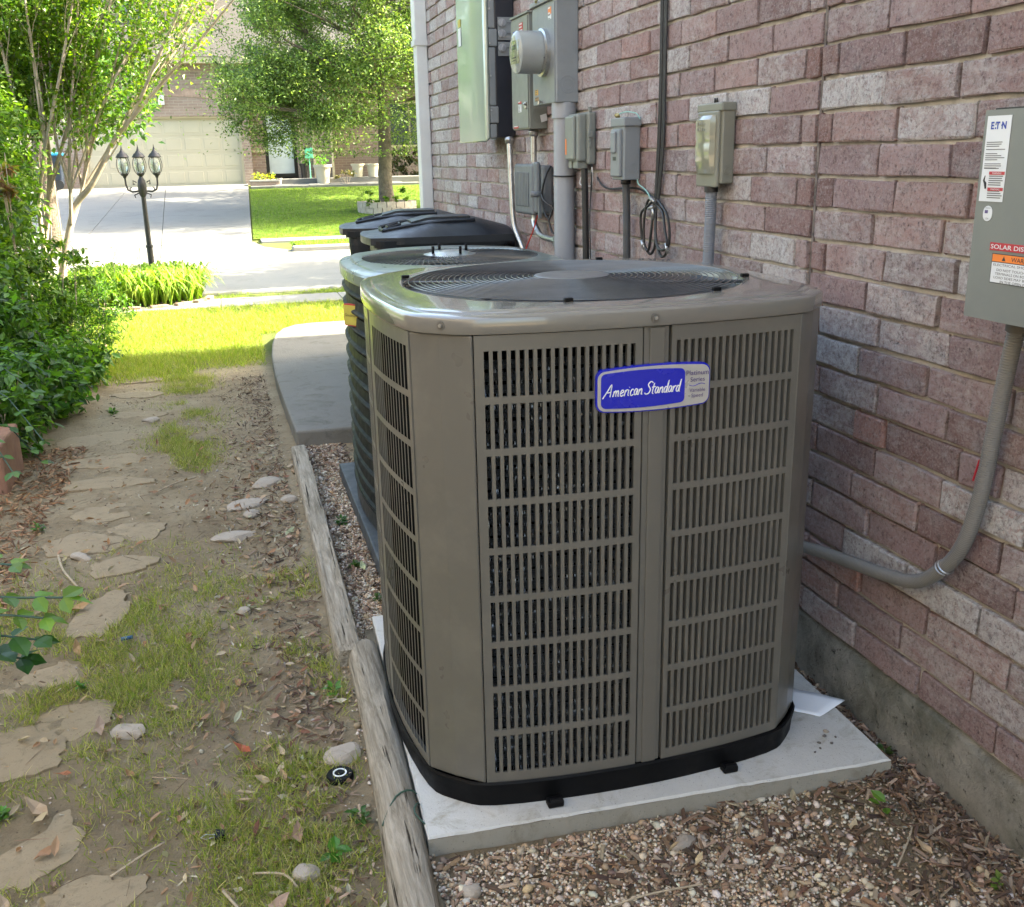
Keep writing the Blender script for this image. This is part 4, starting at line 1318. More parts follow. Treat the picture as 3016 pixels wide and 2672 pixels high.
# hand drawn script: strokes in letter units
def strokes(defs, origin, sx, sz, r, mat, parent, yy, slant=.32, name='lettering'):
    b = MB()
    x = 0
    for (adv, sts) in defs:
        for st in sts:
            pts = []
            for k in range(len(st) - 1):
                for q in range(3):
                    tt = q / 3
                    a_, b_ = st[max(k - 1, 0)], st[k]; c_, d_ = st[k + 1], st[min(k + 2, len(st) - 1)]
                    f = lambda i: .5 * ((2 * b_[i]) + (-a_[i] + c_[i]) * tt + (2 * a_[i] - 5 * b_[i] + 4 * c_[i] - d_[i]) * tt ** 2 + (-a_[i] + 3 * b_[i] - 3 * c_[i] + d_[i]) * tt ** 3)
                    pts.append((f(0), f(1)))
            pts.append(st[-1])
            P = [(origin[0] + (x + p[0] + p[1] * slant) * sx, yy, origin[1] + p[1] * sz + (x + p[0]) * sx * .0) for p in pts]
            b.tube(P, r, 5)
        x += adv
    return b.build(name, mat, parent)
LT = {
 'A': (.95, [[(-.25, -.1), (.2, .5), (.55, 1.0), (.6, .5), (.62, 0)], [(.1, .36), (.62, .38)]]),
 'm': (.85, [[(0, 0), (.08, .45)], [(.08, .3), (.25, .48), (.32, .35), (.32, 0)], [(.34, .3), (.52, .48), (.6, .32), (.6, .03), (.72, .05)]]),
 'e': (.5, [[(.05, .22), (.33, .32), (.25, .5), (.05, .4), (.02, .12), (.18, 0), (.4, .1)]]),
 'r': (.42, [[(.02, 0), (.06, .48)], [(.06, .3), (.2, .47), (.36, .46)]]),
 'i': (.28, [[(.03, .48), (.03, .08), (.14, .02)], [(.06, .66), (.08, .68)]]),
 'c': (.46, [[(.38, .42), (.2, .5), (.03, .3), (.08, .04), (.25, 0), (.4, .08)]]),
 'a': (.54, [[(.36, .44), (.15, .5), (.02, .25), (.12, .02), (.3, .12), (.38, .46), (.38, .08), (.48, .03)]]),
 'n': (.55, [[(.02, 0), (.08, .47)], [(.08, .3), (.28, .49), (.38, .34), (.38, .04), (.5, .05)]]),
 'S': (.72, [[(.68, .88), (.4, 1.0), (.12, .78), (.3, .55), (.5, .35), (.35, .05), (.0, .0), (-.15, .12)]]),
 't': (.38, [[(.14, .85), (.08, .1), (.22, .0)], [(-.08, .52), (.34, .56)]]),
 'd': (.56, [[(.36, .42), (.15, .48), (.02, .22), (.12, .02), (.32, .14), (.42, 1.0), (.40, .08), (.5, .03)]]),
 ' ': (.38, []),
}
word = 'American Standard'
adv = sum(LT[c][0] for c in word)
strokes([LT[c] for c in word], (.6755, .9385), .158 / adv, .0245, .0012, whitep, badge, yb - .0032, .28)
text('Platinum', (.8700, yb - .0032, .9735), (1, 0, 0), UZ, .048, purpink, badge, bold=.004)
text('Series', (.8705, yb - .0032, .9600), (1, 0, 0), UZ, .031, purpink, badge, bold=.004)
b = MB(); b.tube([(.853 + .034 * t_, yb - .0034, .9490 - .0022 * math.sin(2 * PI * t_)) for t_ in np.linspace(0, 1, 14)], .0007, 4); b.build('swash', badgeblue, badge)
text('Variable', (.8705, yb - .0032, .9385), (1, 0, 0), UZ, .034, purpink, badge)
text('Speed', (.8705, yb - .0032, .9265), (1, 0, 0), UZ, .025, purpink, badge)

# second unit, behind
A2 = (.825, 3.80)
w2, h2, c2, b2 = .375, .505, .11, .03
ac2 = empty('air_conditioner', (A2[0], A2[1], .06), 'older black louvred air conditioner with grey top, behind the taupe one', 'air conditioner')
O2 = lambda o, z, n=9: [(A2[0] + x, A2[1] + y, z) for x, y in octo(w2, h2, c2, b2, n, o, cb=.19, soft=2)]
b = MB(); b.rings([O2(-.03, .06), O2(-.03, .97)], smooth=False, caps=(True, True)); b.build('inner_coil', void, ac2)
b = MB(); b.rings([O2(-.005, .062), O2(.002, .066), O2(.002, .125), O2(-.01, .128)], smooth=False); b.build('base_band', darkmet, ac2)
nl = 13
b = MB(); hs = .0645
b.rings([O2(-.018, .0), O2(.006, .010), O2(.008, .016), O2(.006, .021), O2(-.003, .026), O2(-.006, .060), O2(-.018, .064)], smooth=False)
slatm = simple('louvre_black', (.004, .0045, .0045), .5, var=.3, spec=.18)
me = b.mesh('louvre_slat', slatm)
for j in range(nl):
    o = link('louvre_slat', me, ac2, (0, 0, .130 + j * hs))
for (i0) in (0, 18, 36, 54):
    pass
greentop = simple('grey_green_top', (.17, .20, .185), .32, .15, var=.08, scale=4, dirt=(.25, (.11, .12, .11), 10), coat=.2)
def O2b(f, z, r=.33, o=-.05): return [(A2[0] + x * (1 - f) + r * math.cos(math.atan2(y, x)) * f, A2[1] + y * (1 - f) + r * math.sin(math.atan2(y, x)) * f, z) for x, y in octo(w2, h2, c2, b2, 9, o, cb=.19, soft=2)]
b = MB(); b.rings([O2(0, .966), O2(.010, .965), O2(.012, .970), O2(.012, 1.0), O2(.008, 1.008), O2(-.004, 1.013), O2(-.03, 1.017), O2(-.036, 1.022), O2b(0, 1.024), O2b(.7, 1.026), O2b(1, 1.026, .345), O2b(1, 1.020, .335), O2b(1, .99, .333)], smooth=True)
b.build('top_cover', greentop, ac2, sharp=.3)
b = MB()
for i in range(88):
    a = 2 * PI * i / 88
    d0 = Vector((math.cos(a), math.sin(a), 0)); d1 = Vector((math.cos(a + .28), math.sin(a + .28), 0))
    c = Vector((A2[0], A2[1], 0))
    b.tube([c + d0 * .10 + Vector((0, 0, 1.032)), c + d0.lerp(d1, .45) * .22 + Vector((0, 0, 1.030)), c + d1 * .338 + Vector((0, 0, 1.023))], .0017, 4, caps=False)
for R in (.15, .25):
    b.tube([(A2[0] + R * math.cos(2 * PI * k / 64), A2[1] + R * math.sin(2 * PI * k / 64), 1.026) for k in range(65)], .002, 4, caps=False)
b.build('fan_guard', wire_m, ac2)
b = MB(); b.lathe([(.0, 1.045), (.06, 1.044), (.085, 1.036), (.11, 1.031)][::-1], (A2[0], A2[1], 0), n=40); b.build('hub_plate', steel, ac2)
for k in range(4):
    a = math.radians(20 + 90 * k); x, y = A2[0] + .075 * math.cos(a), A2[1] + .075 * math.sin(a)
    b = MB(); b.tube([(x, y, 1.036), (x, y, 1.066)], .0055, 8); b.build('stud', blackp, ac2)
b = MB(); b.lathe([(.33, .86), (.333, 1.0)], (A2[0], A2[1], 0), n=48); b.lathe([(.33, .9), (.02, .9)], (A2[0], A2[1], 0), n=40); b.build('fan_shroud', inv_dark, ac2, recalc=False)
for k in range(4):
    b = MB(); a0 = math.radians(10 + 90 * k); rg = []
    for i in range(7):
        r = .07 + .24 * i / 6
        rg.append([(A2[0] + r * math.cos(a0 + s * .4 + .2 * i / 6), A2[1] + r * math.sin(a0 + s * .4 + .2 * i / 6), .96 + s * .03) for s in (-1, 0, 1)])
    b.rings(rg, close=False); b.build('fan_blade', darkmet, ac2)
# brand plate on its left side
bc, br = Vector((A2[0] - w2 - b2 + .006, 3.66, .842)), Vector((.55, -.835, 0))
bn = br.cross(Vector(UZ))
bp = MB(); plate(bp, bc, br, UZ, .078, .080, .012, r=.008)
bdg = bp.build('name_badge', redl, ac2)
bp = MB(); plate(bp, bc + bn * .012, br, UZ, .070, .072, .002, r=.006); bp.build('badge_face', yell, bdg)
text('Goodman', bc + bn * .0142, br, UZ, .060, ink, bdg)
# its plinth
pl = [(x, y) for x, y in ((.402, 3.13), (1.24, 3.13), (1.24, 4.40), (.402, 4.40))]
b = MB(); b.prism(pl, -.05, .058); 
plm = simple('grey_plinth', (.045, .052, .058), .6, var=.2, dirt=(.4, (.12, .11, .09), 12), bump=.2, bscale=60)
b.build('equipment_plinth', plm, bevel=.006, label='dark grey plastic plinth carrying the black louvred air conditioner', cat='plinth')

# wheeled bins
def wheelie(cx, cy, ang, label, dz=0):
    root = empty('wheelie_bin', (cx, cy, .08), label, 'trash bin', 'wheeled bins on the slab')
    R = Matrix.Rotation(ang, 3, 'Z')
    def T(p): 
        v = R @ Vector((p[0], p[1], 0)); return (cx + v.x, cy + v.y, p[2] + dz)
    def rr(w, d, r, z, x0=0, n=4):
        pts = []
        for (sx, sy, a0) in ((1, 1, 0), (-1, 1, 90), (-1, -1, 180), (1, -1, 270)):
            for k in range(n + 1):
                a = math.radians(a0 + k * 90 / n)
                pts.append(T((x0 + sx * (w - r) + r * math.cos(a), sy * (d - r) + r * math.sin(a), z)))
        return pts
    b = MB(); b.rings([rr(.25, .20, .05, .09), rr(.27, .215, .05, .16), rr(.325, .275, .05, .93), rr(.325, .275, .05, .97), rr(.340, .292, .05, .972), rr(.343, .295, .05, 1.005), rr(.32, .275, .05, 1.007)], smooth=False, caps=(True, True))
    b.build('bin_body', binp, root)
    # lid: overhanging lip, sloping front, raised centre panel
    def lidring(w, d, r, z, x0, slope):
        return [(p[0], p[1], p[2] + slope * max(0, 0)) for p in rr(w, d, r, z, x0, 4)]
    b = MB()
    def prof(u, v):
        """height above the rim over the lid, u along -1 front..1 hinge, v across"""
        dome = .075 * (1 - abs(v) ** 3.2) * min(1, (u + 1.0) * 1.15 + .0) * (1 if u < .55 else max(.25, 1 - (u - .55) * 1.3))
        return max(dome, 0) + .012
    nu, nv = 26, 18
    vs = []
    for i in range(nu + 1):
        u = -1 + 2 * i / nu
        for j in range(nv + 1):
            v = -1 + 2 * j / nv
            hw = .300 - .03 * max(0, -u - .55) ** 1.0 * 2.0
            vs.append(T((u * .352 - .002 + (.03 * (1 - v * v) * -1 if u < -.9 else 0), v * hw, 1.008 + prof(u, v))))
    fs = [(i * (nv + 1) + j, (i + 1) * (nv + 1) + j, (i + 1) * (nv + 1) + j + 1, i * (nv + 1) + j + 1) for i in range(nu) for j in range(nv)]
    b.add(vs, fs, smooth=True)
    # skirt
    edge_i = [i * (nv + 1) for i in range(nu + 1)] + [nu * (nv + 1) + j for j in range(1, nv + 1)] + [i * (nv + 1) + nv for i in range(nu - 1, -1, -1)] + [j for j in range(nv - 1, 0, -1)]
    o = len(b.v)
    for k in edge_i: b.v.append((b.v[k][0], b.v[k][1], b.v[k][2] - .034))
    m = len(edge_i)
    for k in range(m):
        b.f.append((edge_i[k], edge_i[(k + 1) % m], o + (k + 1) % m, o + k)); b.mi.append(0); b.sm.append(False)
    lid = b.build('lid', binp, root)
    b = MB()
    # raised ribs on the lid
    def P(u, v, dz_=.006): 
        hw = .300
        return T((u * .352 - .002, v * hw, 1.008 + prof(u, v) + dz_ + .0))
    for sgn in (-1, 1):
        b.tube([P(-.78, .42 * sgn), P(-.45, .55 * sgn), P(.1, .62 * sgn), P(.5, .60 * sgn)], .010, 6)
    b.tube([P(-.78, -.42), P(-.80, 0), P(-.78, .42)], .010, 6)
    b.build('lid_rib', binp, lid)
    b = MB(); vs = []
    for i in range(9):
        u = -.38 + .85 * i / 8
        for v in (-.36, -.18, 0, .18, .36): vs.append(P(u, v, .010))
    b.add(vs, [(i * 5 + j, (i + 1) * 5 + j, (i + 1) * 5 + j + 1, i * 5 + j + 1) for i in range(8) for j in range(4)], smooth=True)
    e = [i * 5 for i in range(9)] + [40 + j for j in range(1, 5)] + [i * 5 + 4 for i in range(7, -1, -1)] + [3, 2, 1]
    o = len(b.v)
    for k in e: b.v.append((b.v[k][0], b.v[k][1], b.v[k][2] - .016))
    for k in range(len(e)): b.f.append((e[k], e[(k + 1) % len(e)], o + (k + 1) % len(e), o + k)); b.mi.append(0); b.sm.append(False)
    b.build('raised_panel', binp, lid)
    b = MB(); q = [P(-.70, -.2, .008), P(-.70, .2, .008), P(-.52, .16, .008), P(-.52, -.16, .008), P(-.70, -.2, .008)]; b.tube(q, .006, 5); b.build('recess_rim', binp, lid)
    b = MB(); b.tube([T((.40, -.24, .985)), T((.43, -.24, 1.0)), T((.43, .24, 1.0)), T((.40, .24, .985))], .014, 8); b.build('handle', binp, root)
    for sy in (-1, 1):
        b = MB(); c = Vector(T((.27, sy * .245, .205))); ax = R @ Vector((0, 1, 0))
        b.tube([c - ax * .025, c + ax * .025], .125, 20); b.build('wheel', rubber, root)
    return root
wheelie(1.045, 5.13, math.radians(-4), 'nearer black wheelie bin, its ridged lid overlapping the one behind')
wheelie(1.02, 5.86, math.radians(-9), 'farther black wheelie bin at the wall corner end of the slab')

# ================================================================ BOXES AND CABLES ON THE WALL
def knock(b, c, right, r, m=0):
    """round knock-out rings on a surface"""
    right = Vector(right); up = Vector(UZ); n = right.cross(up); c = Vector(c)
    for q in (r, r * .6):
        b.tube([c + right * q * math.cos(2 * PI * k / 24) + up * q * math.sin(2 * PI * k / 24) for k in range(25)], .0011, 5, m=m, caps=False)
FX = (1, 0, 0)
# meter box
mx, my0, my1, mz0, mz1 = 1.324, 3.995, 4.30, 1.588, 1.972
mt = empty('meter_box', (WX, (my0 + my1) / 2, mz0), 'tall grey electricity meter box with a round glass meter, on a thick pipe', 'meter box')
b = MB(); b.bbox((mx, my0, mz0), (WX - .001, my1, mz1), .005); b.build('housing', greybox, mt)
b = MB(); b.bbox((mx - .012, my0 - .008, mz1), (WX - .001, my1 + .008, mz1 + .018), .003); b.build('lid', greybox, mt)
b = MB(); plate(b, (mx - .0005, (my0 + my1) / 2, (mz0 + mz1) / 2 - .004), RX, UZ, my1 - my0 - .014, mz1 - mz0 - .014, .0035); b.build('front_cover', greybox, mt)
b = MB(); knock(b, (1.371, my0 - .0005, 1.655), FX, .033); b.build('knockout', greybox, mt)
cx, cz = 4.138, 1.787
b = MB(); b.lathe([(.092, mx - .004), (.092, mx - .020), (.082, mx - .024), (.082, mx - .03)][::-1], (0, cy_ * 0 + cx, cz), 'X', 40); ring = b.build('meter_ring', steel, mt)
b = MB(); b.lathe([(.078, -.026), (.078, -.118)][::-1], (mx, cx, cz), 'X', 40); b.build('meter_body', simple('meter_white', (.55, .56, .56), .4, var=.04), ring)
b = MB(); b.lathe([(.0, -.136), (.055, -.135), (.072, -.130), (.081, -.120), (.0825, -.10), (.0825, -.028)], (mx, cx, cz), 'X', 40); b.build('glass_cover', glass, ring)
b = MB(); plate(b, (mx - .1185, cx, cz), RX, UZ, .10, .085, .002, r=.01)
dial = b.build('dial_face', simple('dial', (.35, .36, .2), .4, var=.5, scale=60), ring)
b = MB(); plate(b, (mx - .1208, cx, cz + .018), RX, UZ, .052, .018, .001); plate(b, (mx - .1208, cx, cz - .02), RX, UZ, .06, .006, .001); plate(b, (mx - .1208, cx, cz - .03), RX, UZ, .05, .004, .001); b.build('dial_window', ink, ring)
def sticker(parent, x, y, z, w, h, mat, rows=0, rmat=None, name='sticker', r=0):
    b = MB(); plate(b, (x, y, z), RX, UZ, w, h, .0008, r=r); s = b.build(name, mat, parent)
    if rows:
        b = MB()
        for i in range(rows):
            ww = w * random.uniform(.55, .85)
            plate(b, (x - .0009, y + (w * .86 - ww) / 2 * 1, z + h * (.36 - .72 * i / max(rows - 1, 1))), RX, UZ, ww, h / rows * .38, .0003)
        b.build('print', rmat or greyink, s)
    return s
sticker(mt, mx - .004, 4.06, 1.935, .040, .026, orangel, 2, labelw); sticker(mt, mx - .004, 4.06, 1.912, .040, .018, labelw, 2)
sticker(mt, mx - .004, 4.245, 1.640, .045, .022, amberl, 3, ink); sticker(mt, mx - .004, 4.24, 1.613, .05, .016, simple('brown_label', (.3, .17, .07), .5), 2, ink)
b = MB(); b.tube([(mx - .006, 4.17, 1.60), (mx - .018, 4.17, 1.60), (mx - .018, 4.17, 1.592)], .006, 7); b.build('hasp', steel, mt)
b = MB(); b.tube([(mx - .004, 4.22, 1.982), (mx - .012, 4.215, 1.996), (mx - .016, 4.20, 1.985)], .007, 7); b.build('seal', brass, mt)
# meter riser pipe
b = MB(); b.tube([(WX - .046, 4.045, -.02), (WX - .046, 4.045, 1.535)], .043, 24); b.tube([(WX - .046, 4.045, 1.53), (WX - .046, 4.045, 1.59)], .050, 24)
rp_ = b.build('riser_pipe', pvc, label='thick grey pipe dropping from the glass meter box to the ground', cat='pipe')
b = MB(); b.tube([(WX - .046 + .0455 * math.cos(a), 4.045 + .0455 * math.sin(a), 1.305 + .002 * math.sin(a)) for a in np.linspace(0, 2 * PI, 25)], .0035, 6, caps=False)
b.build('cable_tie', rubber, rp_)

# grey disconnect next to the meter
dx0, dy0, dy1, dz0, dz1 = 1.336, 4.405, 4.668, 1.500, 1.972
ds = empty('disconnect_switch', (WX, 4.53, dz0), 'flat grey-green safety switch half hidden behind the round glass meter', 'switch box')
b = MB(); b.bbox((dx0, dy0, dz0), (WX - .001, dy1, dz1), .004); b.build('housing', greybox2, ds)
b = MB(); b.box((dx0 - .008, dy0 - .008, dz1), (WX - .001, dy1 + .008, dz1 + .008)); b.build('rain_lid', greybox2, ds)
b = MB(); plate(b, (dx0 - .0005, 4.536, 1.735), RX, UZ, .25, .455, .004); b.build('door', greybox2, ds)
b = MB(); knock(b, (1.378, dy0 - .0005, 1.555), FX, .030); b.build('knockout', greybox2, ds)
sticker(ds, dx0 - .005, 4.60, 1.90, .055, .03, labelw, 1, blueink); sticker(ds, dx0 - .005, 4.60, 1.83, .055, .08, labelw, 8)
sticker(ds, dx0 - .005, 4.50, 1.925, .055, .035, redl, 3, labelw); sticker(ds, dx0 - .005, 4.535, 1.615, .05, .010, redl, 1, labelw); sticker(ds, dx0 - .005, 4.535, 1.590, .05, .032, labelw, 5); sticker(ds, dx0 - .005, 4.60, 1.512, .075, .010, redl, 1, labelw)
b = MB(); b.bbox((dx0 - .012, 4.43, 1.585), (dx0 - .003, 4.455, 1.615), .003); b.tube([(dx0 - .008, 4.43, 1.60), (dx0 - .02, 4.425, 1.607)], .004, 6); b.build('latch', steel, ds)
b = MB(); plate(b, (1.40, 4.400, 1.545), (.9, 0, .25), (-.2, 0, .97), .03, .03, .001); b.build('hanging_tag', labelw, ds)

# inverter: dark chassis, grey rim, silver-green cover
inv = empty('solar_inverter', (WX, 5.15, 1.45), 'large solar inverter with a shiny silver-green cover and dark chassis', 'inverter')
b = MB(); b.bbox((1.318, 4.90, 1.475), (WX - .004, 5.34, 2.42), .006); b.build('chassis', inv_dark, inv)
b = MB()
for (za, zb_, dd) in ((1.472, 1.54, 0), (1.54, 1.62, .010), (1.62, 1.885, 0), (1.885, 1.965, .010), (1.965, 2.40, 0)):
    b.bbox((1.286, 4.893 - dd * .4, za), (1.319 + dd, 5.35, zb_ - .002), .006)
b.build('rim', greybox, inv)
# rounded cover
b = MB(); rg = []
for i in range(13):
    t = i / 12; y = 4.885 + (5.365 - 4.885) * t
    x = 1.262 - .022 * math.sin(PI * min(1, t * 2.2) * .5) if t < .46 else 1.240
    rg.append([(x, y, 1.45), (x, y, 2.42), (1.286, y, 2.42), (1.286, y, 1.47)])
b.rings(rg, smooth=True, caps=(True, True)); b.build('cover', inv_cover, inv, bevel=.012)
for z in (1.60, 1.755, 1.90, 2.05):
    b = MB(); b.tube([(1.292, 4.895, z), (1.292, 4.886, z)], .0045, 8); b.build('cover_screw', steel, inv)
b = MB(); plate(b, (1.238, 5.28, 2.03), RX, UZ, .055, .035, .0008); b.build('warning_sticker', yell, inv)
b = MB(); plate(b, (1.238, 5.28, 1.965), RX, UZ, .055, .085, .0008); s_ = b.build('info_sticker', labelw, inv)
sw = MB(); plate(sw, (1.378, 4.8995, 1.965), FX, UZ, .088, .10, .004); plate(sw, (1.378, 4.8995, 1.875), FX, UZ, .088, .062, .004); sp_ = sw.build('switch_plate', greybox, inv)
for z in (1.99, 1.943, 1.880):
    b = MB(); b.tube([(1.353, 4.896, z), (1.353, 4.886, z)], .018, 18); b.box((1.349, 4.879, z - .014), (1.357, 4.887, z + .014), rot=Matrix.Rotation(.4, 3, 'Y')); b.build('rotary_switch', pvc, sp_)
    b = MB(); b.box((1.378, 4.893, z - .003), (1.415, 4.8955, z + .003)); b.build('slot', telecom, sp_)

def cable(name, pts, r, mat, label, cat, n=8, ribs=None, sm=3, group=None, parent=None):
    P = [Vector(p) for p in pts]; out = []
    for k in range(len(P) - 1):
        a, b_, c, d = P[max(k - 1, 0)], P[k], P[k + 1], P[min(k + 2, len(P) - 1)]
        m = max(sm, int((c - b_).length / ribs * 2) if ribs else sm)
        for q in range(m):
            t = q / m
            out.append(.5 * ((2 * b_) + (-a + c) * t + (2 * a - 5 * b_ + 4 * c - d) * t * t + (-a + 3 * b_ - 3 * c + d) * t ** 3))
    out.append(P[-1])
    rs = [r * (1 + (.05 if i % 2 else -.02)) for i in range(len(out))] if ribs else r
    b = MB(); b.tube(out, rs, n)
    o = b.build(name, mat, parent)
    if label: tag(o, label, cat, group)
    return o
X3 = WX - .032
for nm, pts, lab in (('emt_pipe', [(1.362, 4.835, 1.475), (1.362, 4.815, 1.30), (1.362, 4.79, 1.10), (1.37, 4.76, 1.03), (1.385, 4.70, .95), (1.40, 4.66, .80)], 'bent steel conduit coming down from the silver-green inverter'),
                     ('emt_pipe', [(1.375, 4.475, 1.50), (1.375, 4.475, 1.36)], 'short steel conduit joining the flat safety switch to the ribbed box below')):
    o = cable(nm, pts, .0135, steel, lab, 'conduit', 12)
    b = MB(); c = Vector(pts[0]); b.tube([c + Vector((0, 0, .0)), c - Vector((0, 0, .03))], .020, 10); b.tube([c - Vector((0, 0, .008)), c - Vector((0, 0, .016))], .024, 8); b.build('fitting', steel, o)
o = cable('black_cable', [(1.372, 4.90, 1.475), (1.375, 4.885, 1.3), (1.385, 4.87, 1.12), (1.40, 4.86, .9)], .006, rubber, 'thin black cable beside the bent steel conduit below the inverter', 'cable')
# telecom box with ribs
tb = empty('telecom_box', (WX, 4.49, 1.128), 'dark grey plastic box with vertical ribs, low beside the thick grey pipe', 'junction box')
b = MB(); b.bbox((1.366, 4.325, 1.135), (WX - .001, 4.66, 1.345), .012); b.build('back_housing', telecom, tb)
b = MB(); b.bbox((1.338, 4.385, 1.128), (1.368, 4.678, 1.352), .014, seg=3); b.bbox((1.345, 4.345, 1.14), (1.367, 4.40, 1.36), .010); cvb = b.build('cover', telecom, tb)
b = MB()
for k in range(9): b.bbox((1.333, 4.44 + k * .024, 1.165), (1.339, 4.455 + k * .024, 1.315), .002)
b.build('rib', telecom, cvb, kind='stuff')
b = MB(); b.tube([(1.36, 4.318, 1.222), (1.31, 4.325, 1.224)], .013, 10); b.box((1.345, 4.31, 1.12), (1.357, 4.327, 1.235)); b.build('cable_gland', telecom, tb)
cable('elbow_conduit', [(1.37, 4.46, 1.13), (1.368, 4.455, 1.09), (1.37, 4.38, 1.045), (1.372, 4.28, 1.035), (1.372, 4.13, 1.035)], .013, steel, 'curved steel conduit from the ribbed grey box to the thick pipe', 'conduit', 10)
b = MB(); b.tube([(1.372, 4.165, 1.035), (1.372, 4.10, 1.035)], .021, 8); b.bbox((1.352, 4.095, 1.010), (1.395, 4.145, 1.055), .004); b.build('conduit_fitting', steel, label='square steel conduit fitting touching the thick grey pipe', cat='fitting')
cable('red_wire', [(1.36, 4.38, 1.13), (1.35, 4.42, 1.06), (1.34, 4.47, 1.0), (1.33, 4.5, .955)], .003, redwire, 'thin red wire hanging slantwise under the ribbed grey box', 'wire', 6)
cable('black_cable', [(1.40, 4.31, 1.34), (1.36, 4.27, 1.29), (1.355, 4.30, 1.20), (1.37, 4.24, 1.12), (1.40, 4.20, 1.30)], .0045, rubber, 'looped black cable between the ribbed grey box and the thick pipe', 'cable', 6)
cable('black_cable', [(1.36, 4.32, 1.24), (1.35, 4.26, 1.20), (1.38, 4.20, 1.16), (1.385, 4.18, 1.08), (1.39, 4.26, 1.06), (1.39, 4.33, 1.13)], .0045, rubber, 'second looped black cable, lower, beside the thick grey pipe', 'cable', 6)
cable('thin_wire', [(1.405, 4.10, 1.58), (1.40, 4.12, 1.50), (1.412, 4.13, 1.42), (1.40, 4.10, 1.33), (1.372, 4.092, 1.30)], .0022, rubber, 'hair-thin black wire hanging from under the meter box', 'wire', 5)

# second small box: grey-green with orange stripe
g1 = empty('breaker_enclosure', (WX, 3.86, 1.335), 'pale grey plastic breaker box with an orange stripe and side latch', 'breaker box')
b = MB(); b.bbox((1.385, 3.792, 1.350), (WX - .001, 3.945, 1.545), .008); b.build('back_housing', greybox2, g1)
b = MB(); b.bbox((1.350, 3.812, 1.360), (1.388, 3.942, 1.540), .010, seg=3); b.bbox((1.338, 3.835, 1.368), (1.352, 3.936, 1.532), .008); b.build('cover', greybox2, g1)
b = MB(); b.bbox((1.352, 3.895, 1.335), (1.380, 3.930, 1.362), .003); b.bbox((1.352, 3.825, 1.335), (1.395, 3.875, 1.362), .003); b.build('hub_block', greybox2, g1)
sticker(g1, 1.3375, 3.918, 1.418, .014, .060, orangel, 0, name='orange_stripe')
b = MB(); b.bbox((1.384, 3.782, 1.435), (1.398, 3.794, 1.480), .003); b.bbox((1.380, 3.776, 1.45), (1.402, 3.786, 1.472), .003); b.bbox((1.388, 3.784, 1.415), (1.395, 3.794, 1.440), .002); b.tube([(1.395, 3.80, 1.545), (1.395, 3.80, 1.562)], .007, 8); b.build('latch', greybox2, g1)
cable('flexible_conduit', [(1.385, 3.835, 1.335), (1.388, 3.832, 1.2), (1.388, 3.825, 1.05), (1.39, 3.82, .9)], .0135, rubber, 'black flexible conduit below the box with the orange stripe', 'conduit', 10)
cable('thin_wire', [(1.40, 3.79, 1.35), (1.395, 3.78, 1.30), (1.40, 3.80, 1.24), (1.392, 3.79, 1.15), (1.395, 3.785, .95)], .0028, rubber, 'thin black wire trailing from the orange-striped box', 'wire', 5)
cable('thin_wire', [(1.405, 3.93, 1.30), (1.39, 3.90, 1.275), (1.40, 3.86, 1.268), (1.405, 3.80, 1.275), (1.395, 3.775, 1.34)], .0022, whitep, 'short pale wires curling out under the orange-striped box', 'wire', 5)
cable('wall_cable', [(1.412, 3.76, 1.30), (1.408, 3.70, 1.275), (1.41, 3.62, 1.262), (1.41, 3.45, 1.270), (1.41, 3.33, 1.268), (1.41, 3.22, 1.245), (1.405, 3.17, 1.235)], .0038, rubber, 'black cable running along the brick under the two small boxes', 'cable', 6)

# third: light grey breaker box with slope top
g2 = empty('breaker_enclosure', (WX, 3.41, 1.297), 'light grey metal breaker box with rusty fitting and pale wire on top', 'breaker box')
b = MB(); b.bbox((1.358, 3.355, 1.299), (WX - .001, 3.468, 1.500), .004); b.build('housing', greybox, g2)
b = MB(); b.bbox((1.353, 3.346, 1.478), (WX - .001, 3.474, 1.508), .004); b.build('rain_hood', greybox, g2)
b = MB(); b.bbox((1.345, 3.372, 1.31), (1.36, 3.455, 1.47), .005); cv = b.build('door', greybox, g2)
b = MB(); b.bbox((1.336, 3.395, 1.39), (1.346, 3.435, 1.462), .005); b.build('raised_window', greybox, cv)
b = MB(); b.bbox((1.3445, 3.40, 1.365), (1.346, 3.43, 1.378), .0005); b.build('finger_slot', inv_dark, cv)
b = MB(); knock(b, (1.393, 3.3545, 1.337), FX, .016); b.build('knockout', greybox, g2)
b = MB(); b.tube([(1.37, 3.44, 1.508), (1.36, 3.445, 1.522)], .007, 6); b.tube([(1.366, 3.425, 1.508), (1.357, 3.42, 1.520)], .006, 6); b.build('rusty_fitting', brass, g2)
cable('ground_wire', [(1.365, 3.43, 1.520), (1.38, 3.40, 1.527), (1.40, 3.355, 1.52), (1.408, 3.338, 1.50)], .0018, greenwire, 'pale green wire arching over the top of the light grey breaker box', 'wire', 5)
cable('ground_wire', [(1.405, 3.345, 1.30), (1.405, 3.335, 1.285), (1.405, 3.30, 1.275), (1.405, 3.26, 1.262), (1.40, 3.21, 1.235)], .0022, greenwire, 'pale green wire drooping from the light grey box to the cable coil', 'wire', 5)
cable('flexible_conduit', [(1.385, 3.405, 1.298), (1.388, 3.40, 1.2), (1.39, 3.40, 1.1), (1.392, 3.395, .9)], .0135, simple('dark_conduit', (.055, .055, .055), .5, var=.15), 'dark grey ribbed conduit below the light grey breaker box', 'conduit', 12, ribs=.005)
b = MB(); b.tube([(1.385, 3.405, 1.299), (1.385, 3.405, 1.285)], .018, 10); b.build('conduit_nut', rubber, label='black nut where the ribbed conduit enters the light grey breaker box', cat='fitting')

